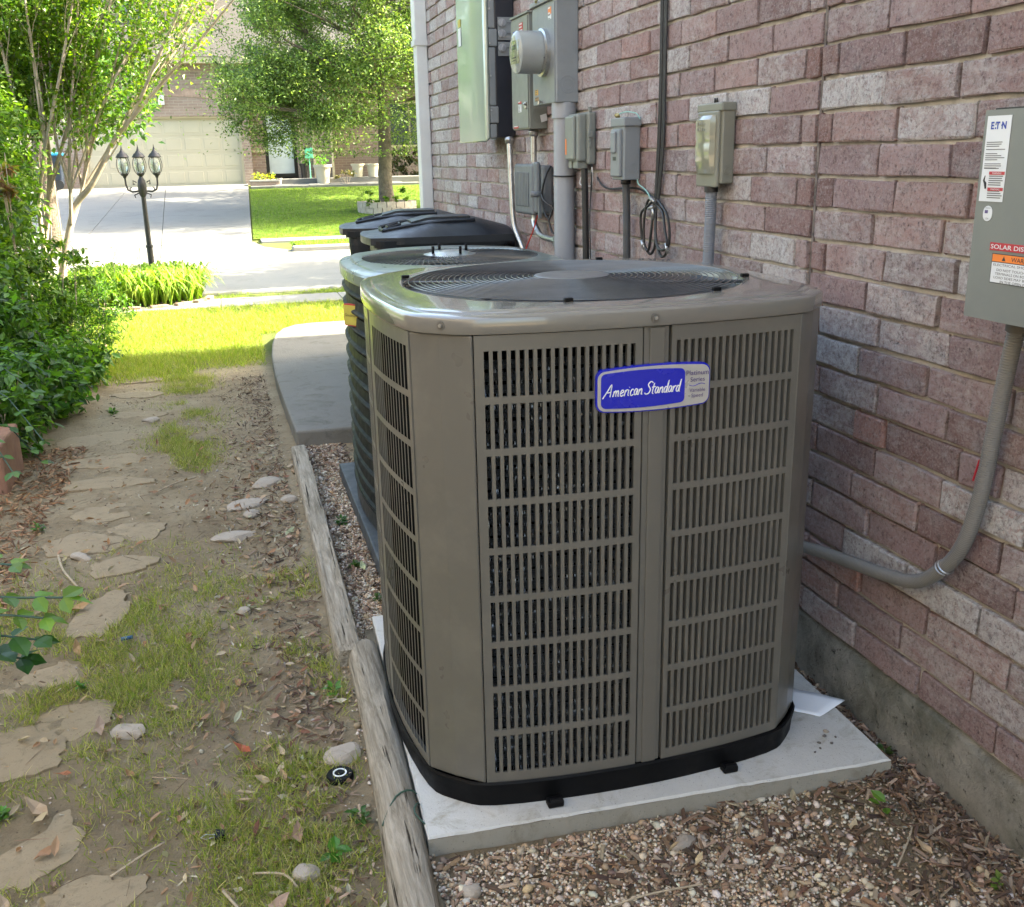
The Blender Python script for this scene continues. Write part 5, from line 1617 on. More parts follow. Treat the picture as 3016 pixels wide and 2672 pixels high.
# black cables from above ending in a coil
for k, (dy, lab) in enumerate(((.021, 'leftmost'), (.010, 'second from left'), (-.009, 'second from right'), (-.019, 'rightmost'))):
    cable('drop_cable', [(1.410 - .004 * (k % 2), 3.165 + dy, 2.35), (1.410, 3.163 + dy, 1.9), (1.411, 3.163 + dy * .9, 1.6), (1.409, 3.163 + dy * 1.1, 1.4), (1.404, 3.172 + dy * .7, 1.24)], .0043, rubber, lab + ' of the black cables hanging straight down the brick', 'cable', 7, group='black cables dropping down the wall')
coil = empty('cable_coil', (1.405, 3.17, 1.06), 'coiled black cables tied into two hanging loops on the brick', 'cable coil')
def loop(pts, r=.0046):
    return cable('loop', pts, r, rubber, None, None, 7, parent=coil, sm=5)
loop([(1.402, 3.185, 1.24), (1.398, 3.235, 1.215), (1.395, 3.285, 1.185), (1.394, 3.272, 1.11), (1.394, 3.235, 1.075), (1.392, 3.19, 1.058), (1.392, 3.155, 1.09), (1.395, 3.16, 1.16), (1.40, 3.17, 1.24)])
loop([(1.404, 3.18, 1.235), (1.40, 3.235, 1.235), (1.392, 3.25, 1.17), (1.39, 3.24, 1.09), (1.388, 3.20, 1.07), (1.388, 3.18, 1.13), (1.395, 3.175, 1.23)])
loop([(1.402, 3.17, 1.238), (1.396, 3.12, 1.225), (1.392, 3.06, 1.19), (1.39, 3.035, 1.13), (1.39, 3.05, 1.08), (1.39, 3.085, 1.058), (1.39, 3.12, 1.075), (1.393, 3.155, 1.13), (1.40, 3.17, 1.22)])
loop([(1.40, 3.17, 1.225), (1.395, 3.105, 1.20), (1.388, 3.07, 1.15), (1.386, 3.045, 1.10), (1.386, 3.08, 1.08), (1.387, 3.13, 1.10), (1.395, 3.165, 1.20)])
for (y, z, a) in ((3.172, 1.238, .4), (3.178, 1.212, -.2), (3.045, 1.088, 1.2), (3.242, 1.085, .9)):
    b = MB(); b.tube([(1.388, y - .018 * math.cos(a), z - .018 * math.sin(a)), (1.385, y + .018 * math.cos(a), z + .018 * math.sin(a))], .0055, 8); b.tube([(1.388, y - .006, z), (1.388, y + .006, z)], .008, 6); b.build('connector', steel, coil)
b = MB(); b.tube([(1.388, 3.168, 1.215), (1.388, 3.165, 1.175)], .005, 7); b.build('connector', steel, coil)

# olive AC disconnect
g3 = empty('pullout_disconnect', (WX, 2.745, 1.289), 'olive-grey pull-out disconnect box with a glossy bulging cover', 'disconnect box')
b = MB(); b.bbox((1.379, 2.672, 1.300), (WX - .001, 2.82, 1.505), .004); b.build('housing', greybox3, g3)
b = MB(); b.bbox((1.372, 2.667, 1.498), (WX - .001, 2.826, 1.522), .004); b.build('rain_hood', greybox3, g3)
b = MB(); b.bbox((1.370, 2.684, 1.290), (1.381, 2.815, 1.500), .004); dr = b.build('door', greybox3, g3)
b = MB(); rg = []
for i in range(15):
    t = i / 14; z = 1.328 + .160 * t
    o_ = .004 + .016 * math.sin(PI * min(1, (1 - t) * 0 + min(t * 1.0 + .12, 1)) ** 1.0) if t < .62 else .020
    if t > .96: o_ = .010
    rg.append([(1.371, 2.700, z), (1.371 - o_ * .8, 2.706, z), (1.371 - o_, 2.722, z), (1.371 - o_, 2.778, z), (1.371 - o_ * .8, 2.796, z), (1.371, 2.802, z)])
b.rings(rg, smooth=True, caps=(True, True)); bl = b.build('bulged_cover', simple('olive_gloss', (.23, .225, .17), .12, .0, var=.04, coat=.6), dr)
b = MB()
for q, zz in enumerate((1.468, 1.452)):
    for k in range(4): b.bbox((1.3495, 2.728 + k * .014, zz - .006), (1.3520, 2.736 + k * .014, zz + .004 * (k % 2)), .0008)
b.build('embossing', greybox3, bl)
b = MB(); knock(b, (1.397, 2.6715, 1.336), FX, .013); b.build('knockout', greybox3, g3)
for y in (2.742, 2.755):
    b = MB(); b.tube([(1.395, y, 1.522), (1.393, y, 1.536)], [.004, .0025], 6); b.build('screw_tip', rubber, g3)
cf = simple('blue_grey_conduit', (.17, .185, .21), .5, var=.08, dirt=(.2, (.1, .1, .1), 12))
cable('flexible_conduit', [(1.385, 2.742, 1.29), (1.387, 2.745, 1.2), (1.388, 2.75, 1.1), (1.388, 2.755, .9)], .0165, cf, 'blue-grey ribbed conduit below the olive disconnect box', 'conduit', 14, ribs=.005)
b = MB(); b.tube([(1.385, 2.742, 1.291), (1.385, 2.742, 1.276)], .0205, 12); b.build('conduit_nut', rubber, label='black nut where the blue-grey conduit enters the olive box', cat='fitting')

# solar disconnect panel at the right
px_ = 1.300; py1, py0 = 1.535, 1.20; pz0, pz1 = 1.092, 1.448
pn = empty('solar_disconnect', (WX, 1.37, pz0), 'big flat grey solar disconnect with white, red and orange labels', 'disconnect box')
b = MB(); b.bbox((px_, py0, pz0), (WX - .001, py1, pz1), .003); b.build('housing', panelg, pn)
b = MB(); b.box((px_ + .006, py0, pz1), (WX - .001, py1 - .012, pz1 + .004)); b.build('gasket', rubber, pn)
b = MB(); plate(b, (px_ - .0004, (py0 + py1) / 2, (pz0 + pz1) / 2), RX, UZ, py1 - py0 + .002, pz1 - pz0 + .002, .0022); dor = b.build('door', panelg, pn)
xs0 = px_ - .0030
def onp(y): return y
lw, lh = .057, .143
ly, lz = 1.500, 1.3675
b = MB(); plate(b, (xs0, ly, lz), RX, UZ, lw, lh, .0007); lab = b.build('white_label', labelw, dor)
text('E T N', (xs0 - .0008, ly + .000, lz + .0555), RX, UZ, .0365, blueink, lab, height=.0125, bold=.045, thick=.0002)
b = MB(); plate(b, (xs0 - .0009, ly + .0070, lz + .0510), RX, UZ, .0030, .0028, .0003); plate(b, (xs0 - .0009, ly + .0070, lz + .0575), RX, UZ, .0018, .0026, .0003); plate(b, (xs0 - .0009, ly - .0078, lz + .0555), RX, UZ, .0030, .0030, .0003); b.build('logo_dot', blueink, lab)
b = MB()
rl = random.Random(9)
for grp, (z_, n_) in enumerate(((.028, 3), (.016, 1), (.009, 4), (-.008, 3), (-.0155, 1))):
    for k in range(n_):
        ww = rl.uniform(.028, .048)
        plate(b, (xs0 - .0009, ly + (.048 - ww) / 2, lz + z_ - k * .0034), RX, UZ, ww, .0014, .0002)
b.build('print', greyink, lab)
for zz in (-.0235, -.0505):
    b = MB(); plate(b, (xs0 - .0009, ly - .0085, lz + zz), RX, UZ, .037, .0055, .0003); rb_ = b.build('red_strip', redl, lab)
    text('WARNING', (xs0 - .0013, ly - .0085, lz + zz), RX, UZ, .022, labelw, lab, thick=.0001)
b = MB()
for k in range(10):
    if k in (5,): continue
    ww = rl.uniform(.028, .036)
    plate(b, (xs0 - .0009, ly - .0085 + (.036 - ww) / 2, lz - .0285 - k * .0037 - (.003 if k > 4 else 0)), RX, UZ, ww, .0017, .0002)
b.build('print', greyink, lab)
b = MB(); b.tube([(xs0 - .001, ly + .019, lz - .028), (xs0 - .001, ly + .021, lz - .036), (xs0 - .001, ly + .0165, lz - .041), (xs0 - .001, ly + .015, lz - .050)], [.0007, .0016, .0026, .0016], 5); b.build('hazard_hand', ink, lab)
b = MB(); plate(b, (xs0, 1.5035, 1.2755), RX, UZ, .022, .0265, .0006, r=.0108); sl_ = b.build('round_seal', labelw, dor)
b = MB(); plate(b, (xs0 - .0007, 1.5065, 1.2785), RX, UZ, .0075, .0055, .0002); b.build('flag', purpink, sl_)
text('MADE IN', (xs0 - .0006, 1.5035, 1.2848), RX, UZ, .012, greyink, sl_, thick=.0002); text('USA', (xs0 - .0006, 1.5035, 1.2670), RX, UZ, .008, greyink, sl_, thick=.0002)
b = MB(); plate(b, (xs0, 1.4065, 1.2205), RX, UZ, .163, .0135, .0007); r1 = b.build('red_label', redl, dor)
text('SOLAR DISCONNECT', (xs0 - .0008, 1.4065, 1.2205), RX, UZ, .158, labelw, r1, height=.0078, bold=.01, thick=.0002)
b = MB(); plate(b, (xs0, 1.409, 1.1835), RX, UZ, .142, .051, .0005); wl = b.build('warning_label', ink, dor)
b = MB(); plate(b, (xs0 - .0005, 1.409, 1.2015), RX, UZ, .139, .0125, .0004); b.build('orange_header', orangel, wl)
b = MB(); plate(b, (xs0 - .0005, 1.409, 1.1765), RX, UZ, .139, .0345, .0004); b.build('white_field', labelw, wl)
text('WARNING', (xs0 - .0009, 1.4035, 1.2012), RX, UZ, .060, ink, wl, height=.0075, bold=.012, thick=.0002)
b = MB(); b.add([(xs0 - .0011, 1.4555, 1.1975), (xs0 - .0011, 1.4465, 1.1975), (xs0 - .0011, 1.451, 1.2055)], [(0, 1, 2)]); b.build('hazard_triangle', ink, wl)
for i, s_ in enumerate(('ELECTRICAL SHOCK HAZARD', 'DO NOT TOUCH TERMINALS', 'TERMINALS ON BOTH LINE AND', 'LOAD SIDES MAY BE ENERGIZED', 'IN THE OPEN POSITION')):
    text(s_, (xs0 - .0009, 1.409, 1.1900 - i * .0066 - (.002 if i else 0)), RX, UZ, [.13, .112, .118, .122, .09][i], ink, wl, height=.0042, thick=.0002)
b = MB(); plate(b, (xs0, 1.385, 1.427), RX, UZ, .10, .034, .0007); r2 = b.build('red_label', redl, dor)
text('MAIN PV', (xs0 - .0008, 1.40, 1.427), RX, UZ, .05, labelw, r2, thick=.0002)
b = MB(); b.tube([(1.385, 1.494, 1.094), (1.386, 1.498, 1.062)], .0205, 14); b.build('conduit_nut', taupe_in, label='grey hub under the big flat solar disconnect', cat='fitting')
ccm = simple('grey_flex_conduit', (.145, .14, .13), .5, var=.08, dirt=(.2, (.09, .08, .07), 20))
thick = cable('flexible_conduit', [(1.385, 1.495, 1.085), (1.388, 1.512, .98), (1.390, 1.528, .85), (1.392, 1.545, .72), (1.392, 1.575, .61), (1.392, 1.622, .54), (1.392, 1.70, .475), (1.390, 1.80, .448), (1.385, 1.92, .430), (1.365, 2.04, .418), (1.32, 2.14, .41), (1.24, 2.19, .405)], .0150, ccm, 'thick grey ribbed conduit sweeping from the solar disconnect into the taupe unit', 'conduit', 16, ribs=.0045)
b = MB()
for k in (-.004, .004):
    c = Vector((1.392, 1.622 + k, .540 - k * .8)); d = Vector((0, .6, -.75)).normalized(); e1 = Vector((1, 0, 0)); e2 = d.cross(e1)
    b.tube([c + (e1 * math.cos(a) + e2 * math.sin(a)) * .0168 for a in np.linspace(0, 2 * PI, 20)], .0022, 5, caps=False)
b.bbox((1.400, 1.612, .545), (1.418, 1.628, .562), .002); b.tube([(1.408, 1.62, .553), (1.395, 1.62, .553)], .006, 6)
b.build('clamp', steel, thick)
b = MB(); b.tube([(1.381, 1.546, .80), (1.380, 1.551, .775), (1.380, 1.556, .755)], .0020, 5); b.build('red_mark', redl, thick)

# paper sheet lying on the pad
b = MB(); rg = []
for i in range(7):
    t = i / 6
    a = Vector((1.245, 1.985, .0465)).lerp(Vector((1.318, 1.888, .0465)), 0)
    p0 = Vector((1.222, 2.00, .047)).lerp(Vector((1.352, 2.055, .058)), t); p1 = Vector((1.235, 1.905, .047)).lerp(Vector((1.318, 1.875, .047)), t)
    rg.append([tuple(p0 + Vector((0, 0, .01 * t * t))), tuple(p0.lerp(p1, .5) + Vector((.0, 0, .006 * math.sin(PI * t)))), tuple(p1)])
pts = [(1.195, 1.965), (1.300, 1.885), (1.392, 1.918), (1.285, 2.045)]
b = MB(); vs = []; m_ = 7
for i in range(m_):
    for j in range(m_):
        u, v = i / (m_ - 1), j / (m_ - 1)
        p = Vector((*pts[0], 0)).lerp(Vector((*pts[1], 0)), u).lerp(Vector((*pts[3], 0)).lerp(Vector((*pts[2], 0)), u), v)
        vs.append((p.x, p.y, .0468 + .012 * max(0, u + v - 1.15) + .003 * math.sin(3 * u)))
b.add(vs, [(i * m_ + j, (i + 1) * m_ + j, (i + 1) * m_ + j + 1, i * m_ + j + 1) for i in range(m_ - 1) for j in range(m_ - 1)], smooth=True)
o = b.build('paper_sheet', paper, label='folded white paper lying on the right back of the pad', cat='paper')
md = o.modifiers.new('thickness', 'SOLIDIFY'); md.thickness = .0006

# pebbles on the pad
pb = []
for i, (x, y, s) in enumerate([(1.262, 1.805, .0060), (1.285, 1.795, .0045), (1.235, 1.785, .0055), (1.262, 1.775, .005), (1.225, 1.765, .004), (1.276, 1.822, .0075), (1.205, 1.755, .004)]):
    V, F, T = scatter(PEB[i:i + 1], np.array([[x, y, .045 + s * .5]]), np.array([[s, s, s]]), rotm(np.array([i * 1.1]), np.array([0.]), np.array([0.])), np.array([(.4, .34, .27) if i == 5 else (.16, .14, .13)]))
    tag(tri_mesh('pebble', V, F, pebble_m, tint=T, smooth=True), ['cream pebble nearest the black base on the light pad', 'dark pebble right of the cream one on the light pad', 'dark pebble left of the group on the light pad', 'dark oval pebble in the middle of the pad group', 'tiny dark pebble toward the front edge of the pad', 'largest tan pebble, farthest back on the light pad', 'smallest dark pebble, leftmost on the light pad'][i], 'pebble', 'pebbles on the pad')

# round valve lid, clip, lighter, twigs
vl = empty('valve_lid', (.139, 2.075, 0), 'round black plastic lid with a pale ring, half buried beside the timber', 'valve lid')
z = float(gz(.139, 2.075))
b = MB(); b.lathe([(.032, z - .02), (.032, z + .009), (.029, z + .013), (.0, z + .014)], (.139, 2.075, 0), n=28); b.build('lid_body', blackp, vl)
b = MB(); b.lathe([(.0165, z + .0135), (.0165, z + .0152), (.0130, z + .0152), (.0130, z + .0135)], (.139, 2.075, 0), n=24); b.build('pale_ring', whitep, vl)
b = MB(); b.lathe([(.010, z + .0135), (.009, z + .017), (0, z + .0175)], (.139, 2.075, 0), n=14); b.build('boss', blackp, vl)
cl = empty('binder_clip', (-.15, 1.94, 0), 'small black binder clip with a wire loop on the soil', 'clip')
z = float(gz(-.15, 1.94))
b = MB(); b.prism([(-.145, 1.925), (-.125, 1.93), (-.125, 1.95), (-.145, 1.955)], z, z + .016); b.build('clip_body', blackp, cl)
b = MB(); b.tube([(-.145, 1.935, z + .012), (-.165, 1.93, z + .014), (-.175, 1.938, z + .014), (-.165, 1.946, z + .014), (-.145, 1.942, z + .012)], .0009, 5); b.build('wire_loop', steel, cl)
b = MB(); zz = float(gz(-.40, 2.94)); b.tube([(-.418, 2.94, zz + .014), (-.385, 2.945, zz + .014)], .006, 8); b.build('blue_stub', simple('dull_blue', (.03, .09, .18), .5), label='short dark blue plastic stub lying in the path grass', cat='litter')
twm = simple('pale_twig', (.36, .29, .20), .8, var=.3, scale=40)
def twig(pts, r, lab):
    P = [(x, y, float(gz(x, y)) + h) for x, y, h in pts]
    cable('twig', P, r, twm, lab, 'twig', 6, sm=4)
twig([(-.35, 1.86, .012), (-.30, 1.90, .016), (-.25, 1.945, .014)], .0028, 'straight pale twig lying in the grass above the bottom left')
twig([(-.07, 1.80, .012), (-.01, 1.765, .02), (.015, 1.72, .012)], .0026, 'curved brown twig pointing at the yellow rock')
twig([(-.13, 1.76, .014), (-.10, 1.70, .012), (-.085, 1.66, .012)], .003, 'short pale twig at the bottom edge of the path')
twig([(-.40, 4.40, .01), (-.32, 4.50, .02), (-.24, 4.62, .01)], .0035, 'long thin twig lying across the bare path')
twig([(.44, 1.40, .014), (.53, 1.455, .016), (.65, 1.475, .018), (.78, 1.475, .014)], .0022, 'long pale curved straw on the gravel in front of the pad')
twig([(-.60, 3.42, .01), (-.66, 3.55, .02), (-.70, 3.72, .014)], .004, 'pale split stick at the edge of the planting bed')
twig([(1.17, 1.40, .012), (1.25, 1.47, .016), (1.30, 1.52, .012)], .002, 'thin pale straw on the gravel near the foundation')
vine = simple('dark_green_vine', (.02, .06, .035), .5)
cable('vine', [(.305, 1.90, .0), (.28, 1.88, .055), (.24, 1.865, .058), (.20, 1.80, .04)], .0022, vine, 'thin dark green vine stem looping over the near timber', 'vine', 5)
cable('vine', [(.30, 1.87, .0), (.285, 1.84, .05), (.27, 1.80, .056), (.30, 1.765, .03), (.32, 1.76, .0)], .0020, vine, 'second dark vine stem curling down beside the pad corner', 'vine', 5)

def one_leaf(x, y, L, a, col, lab, cat='leaf', h=.012, tilt=.15, curl=1, zz=None):
    z = (float(gz(x, y)) if zz is None else zz) + h
    tm = CURL[curl % 2] if curl < 4 else LEAF6[0]
    V, F, T = scatter([tm], np.array([[x, y, z]]), np.array([[L * .62, L, L * .8]]), rotm(np.array([a]), np.array([tilt]), np.array([.1])), np.array([col]))
    o = tri_mesh('fallen_leaf', V, F, dry_m, tint=T); tag(o, lab, cat)
    md = o.modifiers.new('s', 'SOLIDIFY'); md.thickness = .0008
one_leaf(-.06, 2.25, .055, 1.0, (.42, .12, .06), 'reddish leaf lying flat left of the valve lid')
one_leaf(-.60, 3.20, .075, -1.4, (.45, .28, .14), 'wide curled tan leaf under the overhanging green leaves')
one_leaf(-.53, 2.88, .05, .4, (.50, .33, .18), 'round tan leaf standing up beside a grass tuft', tilt=.9)
one_leaf(-.50, 2.10, .075, .9, (.45, .33, .22), 'large pale lobed leaf above the cream flagstone')
one_leaf(-.51, 1.96, .05, -1.2, (.33, .19, .11), 'curled brown leaf resting on the cream flagstone')
one_leaf(-.42, 2.40, .055, .2, (.42, .31, .24), 'pointed greyish pink leaf in the middle of the grass', tilt=.5)
one_leaf(-.47, 2.25, .04, 1.9, (.40, .17, .09), 'small red-brown leaf between the left flagstones')
one_leaf(.30 - .27, 1.86, .055, .1, (.34, .22, .15), 'long brown leaf near the little green plant')
one_leaf(-.05, 1.66, .06, -.9, (.42, .29, .22), 'pinkish brown leaf at the bottom edge by the twig')
one_leaf(.115, 3.70, .055, -.7, (.38, .42, .27), 'pale green leaf lying right of the flat pale rock')
one_leaf(.36, 3.25, .05, .2, (.50, .55, .32), 'pale green leaf beside the dark grey plinth')
one_leaf(.83, 1.36, .04, .6, (.52, .33, .15), 'orange-tan leaf on the gravel in front of the pad')
one_leaf(1.27, 1.42, .045, .4, (.50, .36, .22), 'tan leaf on the gravel close to the foundation')

# ================================================================ VEGETATION
def leaves(name, P, N_dir, size, cols, mat, parent=None, tm=None, droop=.2, aspect=1.0, p=None, var=.3, **kw):
    n = len(P)
    s = rng.uniform(size[0], size[1], n)
    V, F, T = scatter(tm or LEAF2, P, np.stack([s * aspect, s, s], -1), rotm(rng.uniform(0, 6.3, n), rng.normal(-droop, .55, n), rng.normal(0, .55, n)), pick(cols, n, var, p))
    o = tri_mesh(name, V, F, mat, tint=T, parent=parent)
    return tag(o, **kw)

class Plant:
    """branches grown from given main stems"""
    def __init__(s): s.seg = []; s.tips = []
    def grow(s, p, d, L, r, depth, r_, up=.15, spread=.6, n=4, kids=3, shrink=.62):
        p = Vector(p); d = Vector(d).normalized(); pts = [p.copy()]; rs = [r]
        for i in range(n):
            d = (d + Vector((r_.uniform(-1, 1), r_.uniform(-1, 1), r_.uniform(-.6, .8))) * .16 + Vector((0, 0, up)) * .25).normalized()
            p = p + d * L / n; pts.append(p.copy()); rs.append(r * (1 - .6 * (i + 1) / n))
            if depth <= 1: s.tips.append((p.copy(), d.copy()))
        s.seg.append((pts, rs, depth))
        if depth > 0:
            for k in range(kids):
                t = r_.uniform(.25, 1)
                i = min(int(t * n), n - 1); q = pts[i].lerp(pts[i + 1], t * n - i)
                dd = (d + Vector((r_.uniform(-1, 1), r_.uniform(-1, 1), r_.uniform(-.7, .9))) * spread).normalized()
                s.grow(q, dd, L * shrink * r_.uniform(.7, 1.15), rs[i] * .55, depth - 1, r_, up, spread, n, kids, shrink)
    def along(s, pts, r0, r1, depth, r_, every=.22, L=.5, kids=3, spread=.7, up=.15, start=.25):
        P = [Vector(q) for q in pts]
        dense = []
        for k in range(len(P) - 1):
            a, b_, c, d = P[max(k - 1, 0)], P[k], P[k + 1], P[min(k + 2, len(P) - 1)]
            for q in range(4):
                t = q / 4
                dense.append(.5 * ((2 * b_) + (-a + c) * t + (2 * a - 5 * b_ + 4 * c - d) * t * t + (-a + 3 * b_ - 3 * c + d) * t ** 3))
        dense.append(P[-1])
        m = len(dense)
        rs = [r0 + (r1 - r0) * i / (m - 1) for i in range(m)]
        s.seg.append((dense, rs, 9))
        acc = 0
        for i in range(1, m):
            acc += (dense[i] - dense[i - 1]).length
            if acc > every and i > m * start:
                acc = 0
                t = (dense[i] - dense[i - 1]).normalized()
                dd = (t + Vector((r_.uniform(-1, 1), r_.uniform(-1, 1), r_.uniform(-.5, .6))) * spread).normalized()
                s.grow(dense[i], dd, L * r_.uniform(.6, 1.2), rs[i] * .45, depth, r_, up, spread, 4, kids)
    def wood(s, name, mat, parent, big=True, minr=.0015, n=6):
        b = MB()
        for pts, rs, dp in s.seg:
            if (dp == 9) == big: b.tube(pts, [max(q, minr) for q in rs], n if big else 4, caps=False)
        return b.build(name, mat, parent, recalc=False)

# --- crape myrtle style multi-stem tree at the lawn edge
rc = random.Random(12)
cm = empty('multi_stem_tree', (-1.25, 8.3, 0), 'slender pale-barked tree with many stems fanning up to the right over the lawn', 'tree')
Pl = Plant()
y0 = 8.3
stems = [
 [(-1.27, y0, -.1), (-1.245, y0, .35), (-1.21, y0, .62), (-1.12, y0, .92), (-1.05, y0, 1.10), (-.92, y0 - .03, 1.24), (-.80, y0 - .05, 1.42), (-.73, y0 - .06, 1.54), (-.57, y0 - .1, 1.71), (-.30, y0 - .15, 1.98), (-.05, y0 - .2, 2.22), (.22, y0 - .25, 2.5), (.5, y0 - .3, 2.8)],
 [(-1.10, y0 + .02, .95), (-1.00, y0 + .04, 1.20), (-.93, y0 + .06, 1.45), (-.82, y0 + .1, 1.75), (-.66, y0 + .15, 2.05), (-.42, y0 + .2, 2.45), (-.2, y0 + .25, 2.85)],
 [(-1.10, y0 - .02, .96), (-1.07, y0 - .05, 1.2), (-1.03, y0 - .1, 1.5), (-.95, y0 - .15, 1.9), (-.86, y0 - .2, 2.3), (-.75, y0 - .2, 2.9)],
 [(-.93, y0 + .05, 1.42), (-.90, y0, 1.7), (-.80, y0 - .05, 2.05), (-.62, y0 - .1, 2.5), (-.5, y0 - .1, 3.0)],
 [(-1.42, y0 + .1, -.1), (-1.37, y0 + .1, .32), (-1.37, y0 + .1, .62), (-1.28, y0 + .08, .98), (-1.20, y0 + .05, 1.4), (-1.18, y0, 1.85), (-1.13, y0, 2.3), (-1.08, y0, 3.0)],
 [(-1.24, y0 + .06, 1.2), (-1.08, y0 + .02, 1.55), (-.92, y0, 1.95), (-.72, y0 - .05, 2.35), (-.5, y0 - .1, 2.8)],
 [(-1.33, y0 - .1, -.1), (-1.31, y0 - .12, .6), (-1.29, y0 - .15, 1.15), (-1.32, y0 - .2, 1.7), (-1.38, y0 - .2, 2.4), (-1.4, y0 - .2, 3.0)],
 [(-1.30, y0 - .14, 1.05), (-1.18, y0 - .2, 1.5), (-1.02, y0 - .25, 1.95), (-.84, y0 - .3, 2.5), (-.7, y0 - .3, 3.0)],
 [(-.73, y0 - .06, 1.54), (-.52, y0 + .05, 1.85), (-.22, y0 + .15, 2.2), (.05, y0 + .25, 2.6), (.2, y0 + .3, 2.9)],
 [(-.57, y0 - .1, 1.71), (-.36, y0 - .2, 2.08), (-.12, y0 - .3, 2.5), (0, y0 - .35, 2.9)],
 [(-1.37, y0 + .1, .62), (-1.52, y0 + .1, 1.1), (-1.55, y0 + .1, 1.7), (-1.62, y0 + .1, 2.6)],
 [(-.66, y0 + .15, 2.05), (-.4, y0 + .2, 2.28), (-.1, y0 + .2, 2.45), (.25, y0 + .2, 2.75)],
]
for i in range(14):
    s0 = stems[rc.choice((1, 2, 5, 7, 10))][1]
    a_ = rc.uniform(-.35, 1.0)
    q = [Vector(s0)]
    for k_ in range(5):
        q.append(q[-1] + Vector((a_ * .26 + rc.uniform(-.03, .03), rc.uniform(-.08, .08), .34)))
    stems.append([tuple(v) for v in q])
for i, st in enumerate(stems):
    r0 = .034 if i in (0, 4) else .024 if i == 6 else .016 if i < 12 else .010
    Pl.along(st, r0, .006, 2, rc, every=.20, L=.45, kids=2, spread=.62, start=.45 if i in (0, 4, 6) else .2)
Pl.wood('trunk', barkm, cm, True)
Pl.wood('branch', barkm, cm, False)['kind'] = 'stuff'
tp = np.array([t[0][:] for t in Pl.tips])
P = np.repeat(tp, 9, 0) + rng.normal(0, .055, (len(tp) * 9, 3))
k = P[:, 2] > 1.25; P = P[k]
# the right hand fringe is thin, the left part dense
kk = rng.random(len(P)) < np.clip(1.0 - (P[:, 0] + .95) * .75, .10, 1); P = P[kk]
P = P[rng.permutation(len(P))[:26000]]
leaves('foliage', P, None, (.026, .052), [(.11, .22, .015), (.16, .28, .02), (.06, .14, .012), (.22, .31, .035)], leaf_m, cm, kind='stuff')

def bush(name, label, cat, blobs, n, size, cols, stem_col=None, loc=None, tm=None, aspect=1.0, droop=.3, mat=None, stems_=12, sr=.006, surf=.55, p=None, seed=1):
    """shrub: leaf clumps spread through several blobs (cx,cy,cz,rx,ry,rz) + stems to the ground"""
    c0 = blobs[0]
    root = empty(name, (c0[0], c0[1], float(gz(c0[0], c0[1]))), label, cat)
    vol = np.array([q[3] * q[4] * q[5] for q in blobs]); vol = vol / vol.sum()
    r_ = random.Random(seed)
    Ps = []
    for q, f in zip(blobs, vol):
        m = int(n * f); nc = max(int(m / 26), 3)
        u = rng.normal(0, 1, (nc, 3)); u /= np.linalg.norm(u, axis=1)[:, None]
        rad = rng.uniform(surf, 1.0, (nc, 1)) ** .7
        ctr = np.array(q[:3]) + u * rad * np.array(q[3:6])
        pts = np.repeat(ctr, m // nc + 1, 0)[:m]
        off = rng.normal(0, 1, (m, 3)) * np.array([.10, .10, .06]) * (np.mean(q[3:6]) * .85 + .05)
        Ps.append(pts + off)
    P = np.concatenate(Ps)
    P = P[P[:, 2] > gz(P[:, 0], P[:, 1]) + .015]
    leaves('foliage', P, None, size, cols, mat or leaf_m, root, tm, droop, aspect, p, kind='stuff')
    b = MB()
    for i in range(stems_):
        q = blobs[i % len(blobs)]
        x0, y0_ = c0[0] + r_.uniform(-.25, .25) * min(q[3], .6), c0[1] + r_.uniform(-.25, .25) * q[4]
        if len(blobs) > 1: x0, y0_ = q[0] + r_.uniform(-.3, .3) * q[3], q[1] + r_.uniform(-.3, .3) * q[4]
        e = (q[0] + r_.uniform(-.7, .7) * q[3], q[1] + r_.uniform(-.7, .7) * q[4], q[2] + r_.uniform(.2, .8) * q[5])
        z0 = float(gz(x0, y0_)) - .02
        b.tube([(x0, y0_, z0), ((x0 + e[0]) / 2 + r_.uniform(-.05, .05), (y0_ + e[1]) / 2, (z0 + e[2]) / 2), e], [sr, sr * .7, sr * .4], 5, caps=False)
    b.build('stems', stem_col or barkm, root, recalc=False)
    return root
DG = [(.06, .15, .018), (.09, .21, .022), (.15, .28, .035), (.028, .08, .014)]
MG = [(.07, .16, .02), (.10, .21, .03), (.05, .12, .02), (.14, .25, .03)]
LG = [(.12, .22, .02), (.09, .17, .016), (.17, .27, .03), (.05, .11, .014)]
# low leafy shrubs spilling over the bed edge
bush('spreading_shrub', 'low dark green shrub spilling over the bed edge, middle of the left side', 'shrub',
     [(-1.22, 6.1, .22, .34, .65, .28), (-1.16, 5.3, .28, .24, .40, .26), (-1.10, 6.9, .16, .26, .5, .20), (-1.35, 6.0, .5, .3, .7, .3)], 13000, (.035, .075), DG + [(.09, .2, .03)], tm=LEAF6, aspect=.8, seed=2)
bush('spreading_shrub', 'fine-leaved dark bush around the foot of the slender tree', 'shrub',
     [(-1.15, 7.5, .24, .34, .45, .30), (-1.02, 8.0, .34, .28, .4, .26), (-1.35, 7.4, .45, .3, .5, .35)], 11000, (.025, .05), DG, tm=LEAF2, aspect=.55, seed=3)
bush('tall_shrub', 'tall mid-green shrub filling the left edge below the bright leaves', 'shrub',
     [(-1.42, 6.8, .85, .32, .5, .55), (-1.28, 6.3, .6, .22, .4, .35), (-1.58, 7.6, 1.4, .38, .6, .7), (-1.40, 7.2, 1.15, .22, .3, .55), (-1.12, 7.35, .62, .22, .35, .32)], 16000, (.035, .07), LG + MG, tm=LEAF6, aspect=.7, seed=4, stems_=18)
